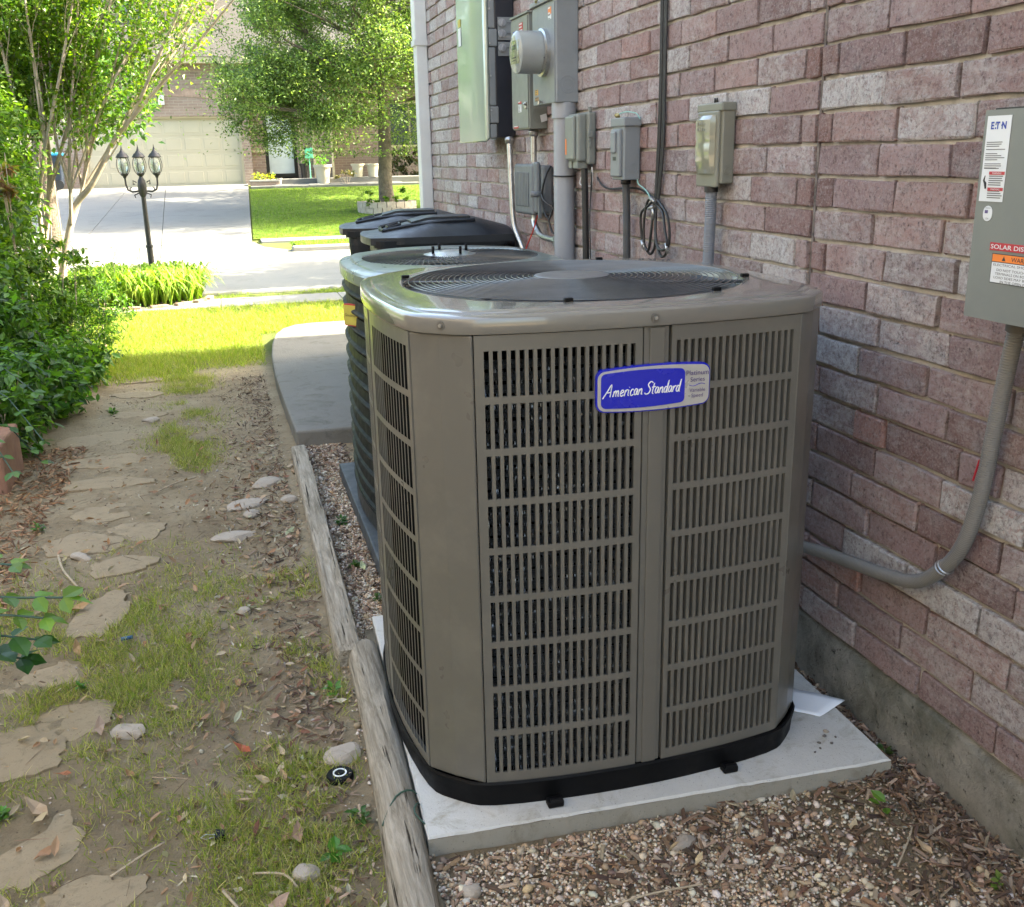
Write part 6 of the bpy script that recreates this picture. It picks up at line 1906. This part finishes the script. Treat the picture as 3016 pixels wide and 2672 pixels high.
bush('bright_shrub', 'bright yellow-green leafy shrub top at the upper left corner', 'shrub',
     [(-1.65, 8.5, 2.1, .45, .5, .6), (-1.40, 8.3, 1.85, .28, .3, .45), (-1.35, 8.8, 2.55, .5, .5, .4), (-1.75, 8.2, 1.3, .4, .4, .4)], 15000, (.03, .06), LG, tm=LEAF6, aspect=.7, seed=5, stems_=16)
bush('reddish_shrub', 'small shrub with reddish brown new leaves at the far left edge', 'shrub',
     [(-1.22, 6.6, 1.35, .08, .12, .16)], 150, (.04, .07), [(.16, .08, .03), (.22, .12, .04), (.14, .14, .03)], tm=LEAF6, aspect=.7, seed=6, stems_=4)
# compound leaf sprays over the edge of the terracotta block
def spray(pts, n_pairs, L, cols, root, r_):
    P = [Vector(q) for q in pts]; b = MB(); b.tube(P, .003, 5, caps=False); b.build('stem', vine, root)
    pos, yawv, tl = [], [], []
    for i in range(n_pairs):
        t = (i + 1) / n_pairs * (len(P) - 1); k = min(int(t), len(P) - 2); q = P[k].lerp(P[k + 1], t - k)
        d = P[k + 1] - P[k]; a = math.atan2(d.y, d.x) - PI / 2
        for s_ in (-1, 1):
            pos.append(q[:]); yawv.append(a + s_ * 1.0 + r_.uniform(-.2, .2)); tl.append(r_.uniform(-.5, .1))
    pos.append(P[-1][:]); yawv.append(a); tl.append(-.3)
    for p_, a_, t_ in zip(pos, yawv, tl):
        V, F, T = scatter(LEAF6, np.array([p_]), np.array([[L * 1.15, L, L]]) * r_.uniform(.8, 1.15), rotm(np.array([a_]), np.array([t_]), np.array([r_.uniform(-.4, .4)])), pick(cols, 1, .2))
        tri_mesh('leaf', V, F, leaf_m, tint=T, parent=root)
rs_ = random.Random(5)
sp1 = empty('leafy_branch', (-.72, 2.5, .35), 'branch of broad rounded green leaves reaching in at the lower left edge', 'branch')
BR = [(.13, .26, .03), (.18, .32, .04), (.10, .2, .03)]; DK = [(.03, .10, .02), (.05, .14, .025)]
spray([(-.80, 2.54, .37), (-.70, 2.52, .385), (-.58, 2.5, .37), (-.475, 2.5, .355)], 5, .066, BR, sp1, rs_)
spray([(-.80, 2.50, .33), (-.70, 2.49, .345), (-.60, 2.48, .335), (-.52, 2.47, .32)], 4, .066, BR, sp1, rs_)
spray([(-.80, 2.45, .30), (-.70, 2.46, .31), (-.61, 2.46, .29), (-.545, 2.47, .265)], 4, .068, DK, sp1, rs_)
spray([(-.80, 2.42, .27), (-.70, 2.44, .27), (-.63, 2.46, .245), (-.585, 2.46, .225)], 3, .066, DK, sp1, rs_)
spray([(-.78, 2.6, .43), (-.69, 2.6, .44), (-.60, 2.6, .42)], 3, .062, BR, sp1, rs_)
sp2 = empty('leafy_branch', (-1.15, 4.8, .3), 'sprays of paired oval leaves hanging over the terracotta block', 'branch')
for (x, y, z, ex, ey, ez) in ((-1.15, 4.95, .45, -.86, 4.65, .22), (-1.2, 5.1, .5, -.92, 4.95, .38), (-1.2, 4.75, .38, -.95, 4.4, .16), (-1.25, 5.3, .55, -.92, 5.25, .42), (-1.1, 4.7, .33, -.90, 4.75, .10)):
    spray([(x, y, z), ((x + ex) / 2, (y + ey) / 2, (z + ez) / 2 + .06), (ex, ey, ez)], 6, .052, [(.05, .14, .02), (.08, .19, .03), (.04, .10, .02), (.12, .23, .04)], sp2, rs_)
# little weeds
def weed(x, y, n, L, col, lab, cat='weed', tall=.03):
    root = empty('weed', (x, y, float(gz(x, y))), lab, cat)
    a = rng.uniform(0, 6.3, n); rr = rng.uniform(0, .4, n) * L
    P = np.stack([x + rr * np.cos(a), y + rr * np.sin(a), gz(x, y) + rng.uniform(.003, tall, n)], -1)
    V, F, T = scatter(LEAF6, P, np.stack([rng.uniform(.7, 1.1, n) * L] * 3, -1), rotm(a - PI / 2, rng.normal(.35, .3, n), rng.normal(0, .3, n)), pick(col, n, .2))
    tri_mesh('foliage', V, F, leaf_m, tint=T, parent=root, kind='stuff')
GW = [(.07, .20, .02), (.10, .26, .03)]
weed(.10, 1.80, 11, .036, GW, 'small bright green plant beside the near timber, lowest of three')
weed(.165, 1.90, 14, .030, [(.05, .13, .02), (.07, .17, .03)], 'small dark green plant touching the near timber under the vine')
weed(.165, 2.45, 10, .028, GW, 'little green sprout where the two timbers meet')
weed(.335, 3.75, 34, .026, [(.05, .14, .03), (.07, .17, .04)], 'feathery dark green weed growing over the far timber')
weed(.33, 3.3, 46, .020, [(.08, .15, .03), (.06, .12, .03)], 'patchy low weed between the far timber and the dark plinth', tall=.02)
weed(.37, 3.0, 24, .018, [(.09, .15, .04), (.06, .12, .03)], 'thin low weed on gravel near the meeting of the timbers', tall=.02)
weed(1.265, 1.57, 3, .045, [(.12, .25, .03), (.25, .33, .04)], 'two-leaved green seedling on gravel right of the pad corner')
weed(1.33, 1.30, 10, .020, [(.10, .18, .03), (.2, .28, .06)], 'small weed on gravel at the foot of the foundation')
weed(1.39, 1.75, 26, .020, [(.05, .10, .03), (.08, .14, .03)], 'mossy weed in the gap between pad and foundation')
weed(-.50, 2.68, 22, .020, GW, 'clover-like weed clump between two left flagstones', tall=.02)
weed(-.60, 2.13, 40, .018, GW, 'low clover patch at the bottom left edge', tall=.02)
weed(-.72, 6.0, 30, .03, DG, 'dark seedling at the shrub edge beyond the pinkish flagstone')
weed(-.82, 4.05, 26, .028, [(.06, .15, .03), (.09, .2, .03)], 'small green weed in the red mulch')

# terracotta edging block
b = MB(); terr = simple('terracotta', (.30, .16, .11), .85, var=.2, scale=12, bump=.5, bscale=80, dirt=(.4, (.2, .12, .08), 12))
b.bbox((-1.55, 4.58, -.05), (-1.02, 4.98, .235), .012)
b.build('terracotta_block', terr, label='reddish terracotta edging block under hanging leaves at the left edge', cat='edging block')

# ================================================================ LAMP POST AND LILY BED
iron = simple('black_iron', (.022, .022, .024), .5, .2, var=.25, scale=14, dirt=(.3, (.09, .045, .03), 20), bump=.15, bscale=80)
lamp = empty('lamp_post', (-.80, 11.7, 0), 'black cast-iron lamp post with three globe lanterns standing in the lily bed', 'lamp post')
b = MB()
b.lathe([(.065, -.02), (.065, .07), (.045, .10), (.040, .14), (.034, .18), (.032, .50), (.038, .505), (.038, .53), (.028, .535), (.024, 1.05)], (-.80, 11.7, 0), n=16)
b.build('pole', iron, lamp)
b = MB(); b.lathe([(.026, 1.04), (.044, 1.08), (.046, 1.16), (.038, 1.21), (.026, 1.23), (.018, 1.25)], (-.80, 11.7, 0), n=14)
for s_ in (-1, 1):
    b.tube([(-.80 + s_ * .05, 11.69, 1.19), (-.80 + s_ * .085, 11.69, 1.21), (-.80 + s_ * .085, 11.69, 1.17), (-.80 + s_ * .068, 11.69, 1.175)], .007, 6)
    b.tube([(-.80 + s_ * .04, 11.69, 1.08), (-.80 + s_ * .085, 11.69, 1.06), (-.80 + s_ * .075, 11.69, 1.03)], .006, 6)
b.build('crown_bracket', iron, lamp)
for s_ in (-1, 1):
    b = MB(); b.tube([(-.80 + s_ * .045, 11.7, 1.10), (-.80 + s_ * .10, 11.7, 1.095), (-.80 + s_ * .145, 11.7, 1.115), (-.80 + s_ * .160, 11.7, 1.17), (-.80 + s_ * .162, 11.7, 1.24)], .010, 8)
    b.tube([(-.80 + s_ * .12, 11.7, 1.10), (-.80 + s_ * .125, 11.7, 1.13), (-.80 + s_ * .105, 11.7, 1.14)], .006, 6); b.build('arm', iron, lamp)
for s_ in (-1, 0, 1):
    cx, zb_ = -.80 + s_ * .162, 1.235
    c = (cx, 11.7, zb_)
    b = MB(); b.lathe([(q_ * .84, h_ * .86) for q_, h_ in [(.018, 0), (.022, .02), (.040, .035), (.048, .045), (.048, .055)]], c, n=14)
    b.lathe([(q_ * .84, h_ * .86) for q_, h_ in [(.080, .245), (.082, .252), (.060, .285), (.040, .300), (.030, .315), (.020, .325), (.014, .345), (.006, .37), (.002, .40)]], c, n=16)
    for k in range(6):
        a = 2 * PI * k / 6 + .3
        b.tube([(cx + q * .84 * math.cos(a), 11.7 + q * .84 * math.sin(a), zb_ + z * .86) for q, z in ((.045, .05), (.066, .08), (.080, .13), (.082, .17), (.072, .215), (.058, .25))], .004, 5)
    b.lathe([(q_ * .84, h_ * .86) for q_, h_ in [(.060, .248), (.058, .240), (.002, .24)]], c, n=14)
    lt = b.build('lantern', iron, lamp)
    b = MB(); b.lathe([(q_ * .84, h_ * .86) for q_, h_ in [(.030, .055), (.052, .085), (.064, .13), (.064, .17), (.056, .215), (.046, .24)]], c, n=20); b.build('glass_globe', frost, lt)
    b = MB(); b.lathe([(q_ * .84, h_ * .86) for q_, h_ in [(.014, .055), (.014, .16), (.008, .17), (0, .172)]], c, n=10); b.build('candle_tube', white_p, lt)
for (x, nm) in ((-.56, 'bent grey wire leaning beside the lamp post'),):
    cable('wire_stake', [(-.74, 11.4, -.02), (-.70, 11.4, .3), (-.62, 11.4, .75), (-.55, 11.4, 1.12)], .003, rubber, nm, 'wire', 5)
lily = empty('lily_bed', (-.8, 11.1, 0), 'dense clump of bright strap-leaved lilies round the foot of the lamp post', 'lily clump')
n = 3400
cxs = rng.uniform(-1.6, -.30, n // 12); cys = rng.uniform(10.62, 11.65, n // 12)
k = ((cxs + .95) / .72) ** 2 + ((cys - 11.12) / .58) ** 2 < 1.0
cxs, cys = cxs[k], cys[k]
V_, F_, T_ = [], [], []
colr = np.array([(.22, .38, .035), (.30, .44, .05), (.10, .20, .015), (.40, .50, .10)])
for x, y in zip(cxs, cys):
    for q in range(12):
        a = rng.uniform(0, 6.3); L = rng.uniform(.14, .42); hgt = rng.uniform(.16, .37); w = rng.uniform(.007, .013)
        d = np.array([math.cos(a), math.sin(a), 0]); s_ = np.array([-d[1], d[0], 0]); o = len(V_)
        p0 = np.array([x, y, 0.0])
        for (f, zf_, ww) in ((0, 0, 1), (.25, .75, 1.0), (.55, 1.0, .8), (.85, .82, .45)):
            c = p0 + d * L * f * .8 + np.array([0, 0, hgt * zf_]); V_ += [c - s_ * w * ww, c + s_ * w * ww]
        V_.append(p0 + d * L * .98 * .8 + np.array([0, 0, hgt * .55]))
        F_ += [(o, o + 1, o + 3), (o, o + 3, o + 2), (o + 2, o + 3, o + 5), (o + 2, o + 5, o + 4), (o + 4, o + 5, o + 7), (o + 4, o + 7, o + 6), (o + 6, o + 7, o + 8)]
        c = colr[rng.integers(4)] * rng.uniform(.75, 1.25); T_ += [c] * 9
tri_mesh('strap_leaves', np.array(V_), np.array(F_), grass_m, tint=np.array(T_), parent=lily, kind='stuff')
for i in range(9):
    b = MB(); x, y = rng.uniform(-1.5, -.4), rng.uniform(10.8, 11.6); b.tube([(x, y, 0), (x + rng.uniform(-.04, .04), y, .45), (x + rng.uniform(-.08, .08), y, .56)], .003, 5)
    b.build('flower_stalk', twm, lily)
stn2 = simple('dusty_brick', (.30, .20, .155), .9, var=.3, scale=9, bump=.5, bscale=50)
edg = empty('edging_bricks', (-.9, 10.52, 0), 'row of pinkish edging bricks in front of the lily clump', 'edging')
for i in range(9):
    a = PI + PI * (i + .5) / 9
    x, y = -.95 + .74 * math.cos(a), 11.12 + .62 * math.sin(a)
    b = MB(); b.bbox((x - .085, y - .035, -.05), (x + .085, y + .035, .028), .008); 
    b2_ = MB(); M_ = Matrix.Rotation(a + PI / 2, 3, 'Z')
    b2_.add([Vector((x, y, 0)) + M_ @ (Vector(v) - Vector((x, y, 0))) for v in b.v], b.f)
    b2_.build('brick', stn2, edg)

# ================================================================ OPPOSITE SIDE OF THE STREET
fh = empty('opposite_house', (0, 33, .7), 'pale brick house across the street with a cream double garage door', 'house')
ZB = .70
b = MB()
# garage block, with opening
gx0, gx1, gzt = -3.55, .74, 2.62
b.box((-4.25, 31, ZB - .4), (gx0, 31.25, 4.0)); b.box((gx1, 31, ZB - .4), (.98, 31.25, 4.0)); b.box((gx0, 31, gzt + .0), (gx1, 31.25, 4.0))
b.box((.98 - .25, 31.25, ZB - .4), (.98, 31.8, 4.0)); b.box((-4.25, 31.25, ZB - .4), (-4.0, 40, 4.0))
# entrance wall, set back
b.box((.98, 31.8, ZB - .4), (1.40, 32.05, 4.0)); b.box((1.40, 31.8, 2.78), (2.33, 32.05, 4.0)); b.box((2.33, 31.8, ZB - .4), (3.40, 32.05, 4.0))
b.box((3.40 - .25, 32.05, ZB - .4), (3.40, 33.2, 4.0)); b.box((3.40, 33.0, ZB - .4), (12, 33.25, 4.0)); b.box((11.75, 33.25, ZB - .4), (12, 42, 4.0)); b.box((-4.25, 40, ZB - .4), (12, 40.3, 4.0))
b.build('wall', far_brick, fh)
# soldier arch of upright bricks over the garage
arch_m = simple('arch_brick', (.36, .25, .20), .9, var=.3, scale=6, bump=.3, bscale=30)
n_ = 52
for i in range(n_):
    x = gx0 + .05 + (gx1 - gx0 - .02) * i / n_; t = (i + .5) / n_ * 2 - 1
    z = 2.98 + .30 * (1 - t * t) * .6
    b = MB(); b.box((x, 30.985 - .004 * (i % 3), z), (x + .074, 31.0, z + .22)); b.build('brick', arch_m, fh)
b = MB()
for k in range(4): pass
garm = simple('cream_paint', (.42, .375, .28), .6, var=.04, scale=1.5, bump=.05)
trimc = simple('cream_trim', (.46, .39, .26), .55, var=.04)
gd_ = MB(); gd_.box((gx0 + .06, 31.14, ZB + .03), (gx1 - .06, 31.18, gzt - .05)); gdo = gd_.build('garage_door', garm, fh)
rowsn = 4; colsn = 8
for r_i in range(rowsn):
    z0 = ZB + .03 + (gzt - .08 - ZB) * r_i / rowsn; z1 = ZB + .03 + (gzt - .08 - ZB) * (r_i + 1) / rowsn
    b = MB(); b.box((gx0 + .065, 31.128, z0 + .004), (gx1 - .065, 31.14, z1 - .006)); b.build('door_panel', garm, gdo)
    for c_i in range(colsn):
        xa = gx0 + .06 + (gx1 - gx0 - .12) * c_i / colsn; xb = gx0 + .06 + (gx1 - gx0 - .12) * (c_i + 1) / colsn
        b = MB(); b.bbox((xa + .05, 31.120, z0 + .07), (xb - .05, 31.1295, z1 - .07), .008, seg=1); b.build('raised_panel', garm, gdo)
b = MB(); b.box((gx0, 31.04, ZB), (gx0 + .06, 31.16, gzt)); b.box((gx1 - .06, 31.04, ZB), (gx1, 31.16, gzt)); b.box((gx0, 31.04, gzt - .05), (gx1, 31.16, gzt + .06)); b.build('garage_trim', trimc, fh)
b = MB(); b.box((-1.42, 30.88, 2.93), (-1.26, 30.985, 3.18)); b.build('wall_light', white_p, fh)
# porch door
ddm = simple('door_black', (.012, .010, .010), .4)
b = MB(); b.box((1.40, 31.86, ZB + .20), (1.50, 31.98, 2.78)); b.box((2.23, 31.86, ZB + .20), (2.33, 31.98, 2.78)); b.box((1.50, 31.86, ZB + .20), (2.23, 31.98, ZB + .30)); b.box((1.50, 31.86, 2.66), (2.23, 31.98, 2.78)); dfr = b.build('front_door', ddm, fh)
b = MB(); b.box((1.50, 31.91, ZB + .30), (2.23, 31.93, 2.66)); b.build('door_pane', simple('milky_glass', (.55, .60, .60), .12, var=.12, scale=1.2), dfr)
b = MB(); b.box((2.42, 31.76, ZB + .1), (2.47, 31.8, 3.2)); b.build('porch_trim', trimc, fh)
b = MB(); b.box((2.80, 31.72, ZB + .1), (2.87, 31.8, 3.6)); b.box((3.34, 31.70, ZB + .1), (3.41, 31.8, 3.6)); b.build('downpipe', trimc, fh)
b = MB(); b.box((.94, 31.7, ZB + .92), (1.40, 31.8, ZB + .98)); b.box((2.47, 31.74, ZB + .92), (3.34, 31.8, ZB + .98)); b.build('sill_band', trimc, fh)
for (xa, xb, za, zb_) in ((5.2, 6.8, 1.7, 3.1), (8.4, 10.0, 1.7, 3.1)):
    b = MB(); b.box((xa, 32.96, za), (xb, 33.0, zb_)); w_ = b.build('window', trimc, fh)
    b = MB(); b.box((xa + .08, 32.945, za + .08), ((xa + xb) / 2 - .03, 32.97, zb_ - .08)); b.box(((xa + xb) / 2 + .03, 32.945, za + .08), (xb - .08, 32.97, zb_ - .08)); b.build('pane', simple('window_glass', (.05, .06, .07), .08), w_)
# eaves, gable wall and roof
b = MB(); b.box((-4.7, 30.6, 4.0), (1.35, 31.0, 4.16)); b.box((1.35, 31.4, 4.0), (12.4, 31.8, 4.16)); b.build('fascia', trimc, fh)
b = MB(); b.add([(-4.7, 30.58, 4.165), (1.4, 30.58, 4.165), (-1.65, 33.6, 5.9), (-4.7, 41, 4.165), (1.4, 33.6, 5.9), (12.4, 31.4, 4.165), (12.4, 41, 4.165), (5, 36.2, 7.4), (9.2, 36.2, 7.4), (-1.65, 36.2, 7.4)],
      [(0, 1, 4, 2), (0, 2, 9, 3), (1, 5, 8, 7, 4), (2, 4, 7, 9), (5, 6, 8), (3, 9, 7, 8, 6)]); b.build('roof', simple('tan_shingle', (.032, .029, .027), .9, var=.3, scale=8, bump=.6, bscale=16, bdist=.02), fh)
b = MB(); b.box((-3.3, 32.6, 4.2), (.2, 36, 6.6)); b.build('upper_wall', far_brick, fh)
b = MB(); b.box((-2.3, 32.55, 4.9), (-1.2, 32.6, 6.1)); w_ = b.build('window', trimc, fh)
b = MB(); b.box((-2.22, 32.53, 4.98), (-1.28, 32.56, 6.02)); b.build('pane', bpy.data.materials['window_glass'], w_)
b = MB(); b.add([(-3.8, 32.2, 6.6), (.7, 32.2, 6.6), (.7, 36.4, 6.6), (-3.8, 36.4, 6.6), (-1.55, 32.2, 8.4), (-1.55, 36.4, 8.4)], [(0, 1, 4), (1, 2, 5, 4), (2, 3, 5), (3, 0, 4, 5), (3, 2, 1, 0)]); b.build('upper_roof', bpy.data.materials['tan_shingle'], fh)
# porch, walk, planters
b = MB(); b.bbox((1.2, 30.6, ZB - .35), (6.2, 31.78, ZB + .16), .02); b.bbox((1.45, 30.2, ZB - .35), (5.2, 30.6, ZB + .02), .02); b.build('porch_slab', drive_c, kind='structure')
b = MB()
for i in range(3): b.bbox((.84 + i * 1.6, 29.45, zf(29.5) - .1), (.84 + i * 1.6 + 1.59, 30.15, zf(29.8) + .05), .01)
b.build('garden_path', drive_c, kind='structure')
pl_ = empty('brick_planter', (1.2, 30.4, ZB), 'low brick planter left of the porch with yellow flowers', 'planter')
b = MB(); b.box((.86, 30.22, ZB - .25), (1.62, 30.62, ZB + .10)); b.build('planter_wall', far_brick, pl_); b = MB(); b.bbox((.83, 30.19, ZB + .10), (1.65, 30.65, ZB + .15), .01); b.build('cap', curb_c, pl_)
n = 160
leaves('flowers', np.stack([rng.uniform(.92, 1.56, n), rng.uniform(30.28, 30.56, n), ZB + .16 + rng.uniform(0, .18, n)], -1), None, (.05, .09), [(.3, .35, .04), (.5, .45, .05), (.15, .25, .03)], leaf_m, pl_, kind='stuff')
def pot(name, x, y, z, r, h, mat, lab, plant=True, cols=GW):
    root = empty(name, (x, y, z), lab, 'plant pot')
    b = MB(); b.lathe([(r * .68, 0), (r * .92, h * .86), (r * 1.08, h * .86), (r * 1.1, h), (r * .95, h), (r * .9, h * .9), (0, h * .88)], (x, y, z), n=20); b.build('pot_body', mat, root)
    if plant:
        n = 90
        leaves('plant', np.stack([x + rng.normal(0, r * .6, n), y + rng.normal(0, r * .6, n), z + h + rng.uniform(0, .26, n)], -1), None, (.06, .11), cols, leaf_m, root, kind='stuff')
    return root
potw = simple('cream_pot', (.38, .35, .28), .6, var=.06)
pot('plant_pot', 2.47, 31.2, ZB + .16, .14, .42, ddm, 'slim black pot with green plant right of the dark front door')
pot('plant_pot', 2.92, 30.42, ZB + .02, .25, .52, potw, 'largest cream pot, flowering, in front of the porch step')
pot('plant_pot', 3.98, 30.7, ZB + .16, .19, .38, potw, 'cream pot on the porch, left of the pair', False)
pot('plant_pot', 4.42, 30.7, ZB + .16, .19, .38, potw, 'cream pot on the porch, right of the pair', False)
pot('plant_pot', 1.66, 30.45, ZB + .02, .09, .17, simple('grey_pot', (.3, .29, .27), .7), 'tiny grey pot beside the brick planter', False)
b = MB(); b.tube([(2.62, 31.1, ZB + .16), (2.62, 31.1, ZB + .9)], .015, 6); b.bbox((2.50, 31.08, ZB + .72), (2.74, 31.11, ZB + 1.02), .05, seg=4); b.build('yard_sign', simple('mint_sign', (.12, .5, .3), .5), label='mint green oval sign standing behind the black pot', cat='sign')
bush('porch_shrub', 'bare twiggy shrub by the porch left of the oak trunk', 'shrub', [(3.55, 30.1, ZB + .25, .3, .2, .2)], 260, (.05, .09), [(.12, .14, .06), (.2, .17, .09)], loc=None, seed=9, stems_=14)
bush('dark_hedge', 'dark rounded hedge right of the oak trunk', 'shrub', [(5.9, 31.9, ZB + .55, .9, .5, .5)], 1800, (.08, .14), [(.05, .09, .03), (.10, .12, .05), (.06, .05, .03)], seed=10)
# wheelie bin by the garage
wb = empty('wheelie_bin', (-4.35, 30.6, ZB), 'dark wheelie bin with a bright blue lid beside the far garage', 'trash bin')
b = MB(); zb0 = ZB + .12; b.rings([[(x, y, zb0) for x, y in ((-4.6, 30.35), (-4.12, 30.35), (-4.12, 30.85), (-4.6, 30.85))], [(x, y, zb0 + .80) for x, y in ((-4.68, 30.28), (-4.06, 30.28), (-4.06, 30.92), (-4.68, 30.92))]], smooth=False, caps=(True, True)); b.build('bin_body', simple('navy_plastic', (.02, .03, .05), .4), wb, bevel=.03)
b = MB(); b.bbox((-4.70, 30.25, zb0 + .80), (-4.04, 30.94, zb0 + .88), .03); b.build('lid', simple('bright_blue', (.02, .30, .55), .4), wb)
b = MB(); b.tube([(-4.2, 30.30, ZB + .16), (-4.2, 30.36, ZB + .16)], .13, 18); b.build('wheel', rubber, wb)

# live oak in its stone ring
ro = random.Random(31)
ox, oy = 3.57, 22.9
oz = zf(oy)
oak = empty('oak_tree', (ox, oy, oz), 'spreading live oak with drooping small-leaved crown in the opposite lawn', 'tree')
Po = Plant()
tr = [(ox + .02, oy, oz - .05), (ox - .01, oy, oz + .6), (ox + .02, oy, oz + 1.3), (ox + .05, oy, oz + 2.2), (ox, oy, oz + 3.2), (ox + .1, oy, oz + 6.6)]
Po.seg.append(([Vector(q) for q in tr], [.20, .155, .145, .13, .10, .05], 9))
for i in range(46):
    t = .15 + .85 * i / 45
    z = oz + 1.6 + 5.0 * t * .95
    a = i * 2.399 + ro.uniform(-.3, .3)
    L = (2.3 if t < .5 else 2.2) * (1 - .25 * t) * ro.uniform(.75, 1.15)
    d = Vector((math.cos(a), math.sin(a), .0 + .75 * t))
    Po.grow((ox, oy, z), d, L, .05 * (1.15 - t * .5), 3, ro, up=.02, spread=.75, n=4, kids=3, shrink=.58)
# the long low limb to the left
for (dx, dz, L) in ((-1, .06, 2.9), (-.95, .12, 2.5), (-1, -.02, 2.2), (-.8, .6, 2.4)):
    Po.grow((ox, oy, oz + 1.9 + dz), Vector((dx, ro.uniform(-.25, .1), dz)), L, .055, 3, ro, up=-.02, spread=.6, n=5, kids=4, shrink=.5)
Po.wood('trunk', bark2, oak, True, n=12)
Po.wood('branch', bark2, oak, False, .006)['kind'] = 'stuff'
tp = np.array([t[0][:] for t in Po.tips])
rep = max(1, int(165000 / len(tp)))
P = np.repeat(tp, rep, 0) + rng.normal(0, .17, (len(tp) * rep, 3)) * np.array([1, 1, .7])
nl_ = 42000
low = np.stack([ox + rng.normal(-.3, 1.25, nl_), oy + rng.normal(-.4, 1.0, nl_), oz + rng.uniform(1.2, 3.4, nl_)], -1)
low = low[fbm(low[:, 0] + low[:, 1] * .3, low[:, 2], .45, 66) > .47]
P = np.concatenate([P, low])
P = P[(P[:, 2] > oz + 1.05) & (P[:, 2] > oz + 1.3 + rng.normal(0, .15, len(P)))]
leaves('foliage', P, None, (.042, .085), [(.12, .20, .05), (.17, .26, .065), (.22, .31, .08), (.06, .11, .03), (.26, .33, .13)], leaf_oak, oak, aspect=.9, kind='stuff', var=.35)
rg_ = empty('stone_ring', (3.58, 22.95, oz), 'low round stone planter ring around the oak trunk', 'planter ring')
stn = simple('ring_stone', (.36, .30, .25), .9, var=.25, scale=7, bump=.5, bscale=40, bdist=.01)
for lay in range(2):
    for i in range(20):
        a0 = 2 * PI * (i + .5 * lay) / 20 + .012; a1 = 2 * PI * (i + 1 + .5 * lay) / 20 - .012
        R0, R1 = .47, .66
        pts = [(3.58 + R * math.cos(a), 22.95 + R * math.sin(a)) for R, a in ((R1, a0), (R1, (a0 + a1) / 2), (R1, a1), (R0, a1), (R0, a0))]
        b = MB(); b.prism(pts, oz - .02 + lay * .125, oz + .098 + lay * .125 + .004 * (i % 3)); b.build('stone', stn, rg_)
b = MB(); b.lathe([(.0, .20), (.3, .19), (.48, .16)][::-1], (3.58, 22.95, oz), n=20); b.build('ring_soil', mulch_bed, rg_)
bush('ring_plants', 'leafy green plants growing inside the stone ring', 'plants', [(3.15, 22.6, oz + .32, .16, .12, .18), (3.85, 22.55, oz + .34, .16, .12, .2), (3.5, 22.5, oz + .26, .3, .1, .08)], 420, (.05, .09), LG, seed=11, stems_=6)

# trees beyond, left
def big_tree(x, y, z0, H, R, n, cols, lab, seed, size=(.09, .16), low=.3):
    r_ = random.Random(seed); root = empty('shade_tree', (x, y, z0), lab, 'tree')
    Q = Plant(); Q.seg.append(([Vector((x, y, z0 - .1)), Vector((x + .05, y, z0 + H * .4)), Vector((x, y, z0 + H * .85))], [.16, .12, .05], 9))
    for i in range(22):
        t = i / 21; a = i * 2.4 + r_.uniform(-.4, .4)
        Q.grow((x, y, z0 + H * (low + (.9 - low) * t)), Vector((math.cos(a), math.sin(a), .15 + .6 * t)), R * (1 - .45 * t) * r_.uniform(.7, 1.1), .04, 2, r_, up=.02, spread=.75, n=4, kids=4, shrink=.6)
    Q.wood('trunk', bark2, root, True, n=8); Q.wood('branch', bark2, root, False, .006)['kind'] = 'stuff'
    tp = np.array([t[0][:] for t in Q.tips]); rep = max(1, int(n / len(tp)))
    P = np.repeat(tp, rep, 0) + rng.normal(0, R * .08, (len(tp) * rep, 3))
    leaves('foliage', P, None, size, cols, leaf_oak, root, kind='stuff')
big_tree(-2.75, 18.3, 0, 6.5, 1.5, 17000, DG + MG[:1], 'dark green tree on the far kerb behind the left shrubs', 41, low=.28)
big_tree(-2.75, 12.6, 0, 4.8, 1.25, 26000, MG + [(.04, .11, .018), (.06, .15, .02)], 'mid green tree just left of the bright stems', 42, low=.38, size=(.05, .09))
big_tree(-1.9, 38.5, .7, 10, 3.2, 9000, DG, 'tall tree rising behind the roof of the opposite house', 43, (.14, .25))
big_tree(7.3, 24.8, zf(24.8), 11, 3.7, 34000, MG, 'mostly hidden tree in the opposite yard, enlarged to shade the driveway', 44, (.14, .22), low=.22)  # height and crown set for the shade thrown on the driveway
big_tree(6.4, 12.3, 0, 7.5, 2.6, 22000, MG, 'unseen street tree round the near corner, added for its shade on the street', 45, (.12, .2), low=.2)  # out of view, leafy enough to shade the near street
big_tree(10.5, 22.5, zf(22.5), 8, 3.4, 12000, MG, 'broad tree farther along the opposite lawn', 46, (.1, .18))
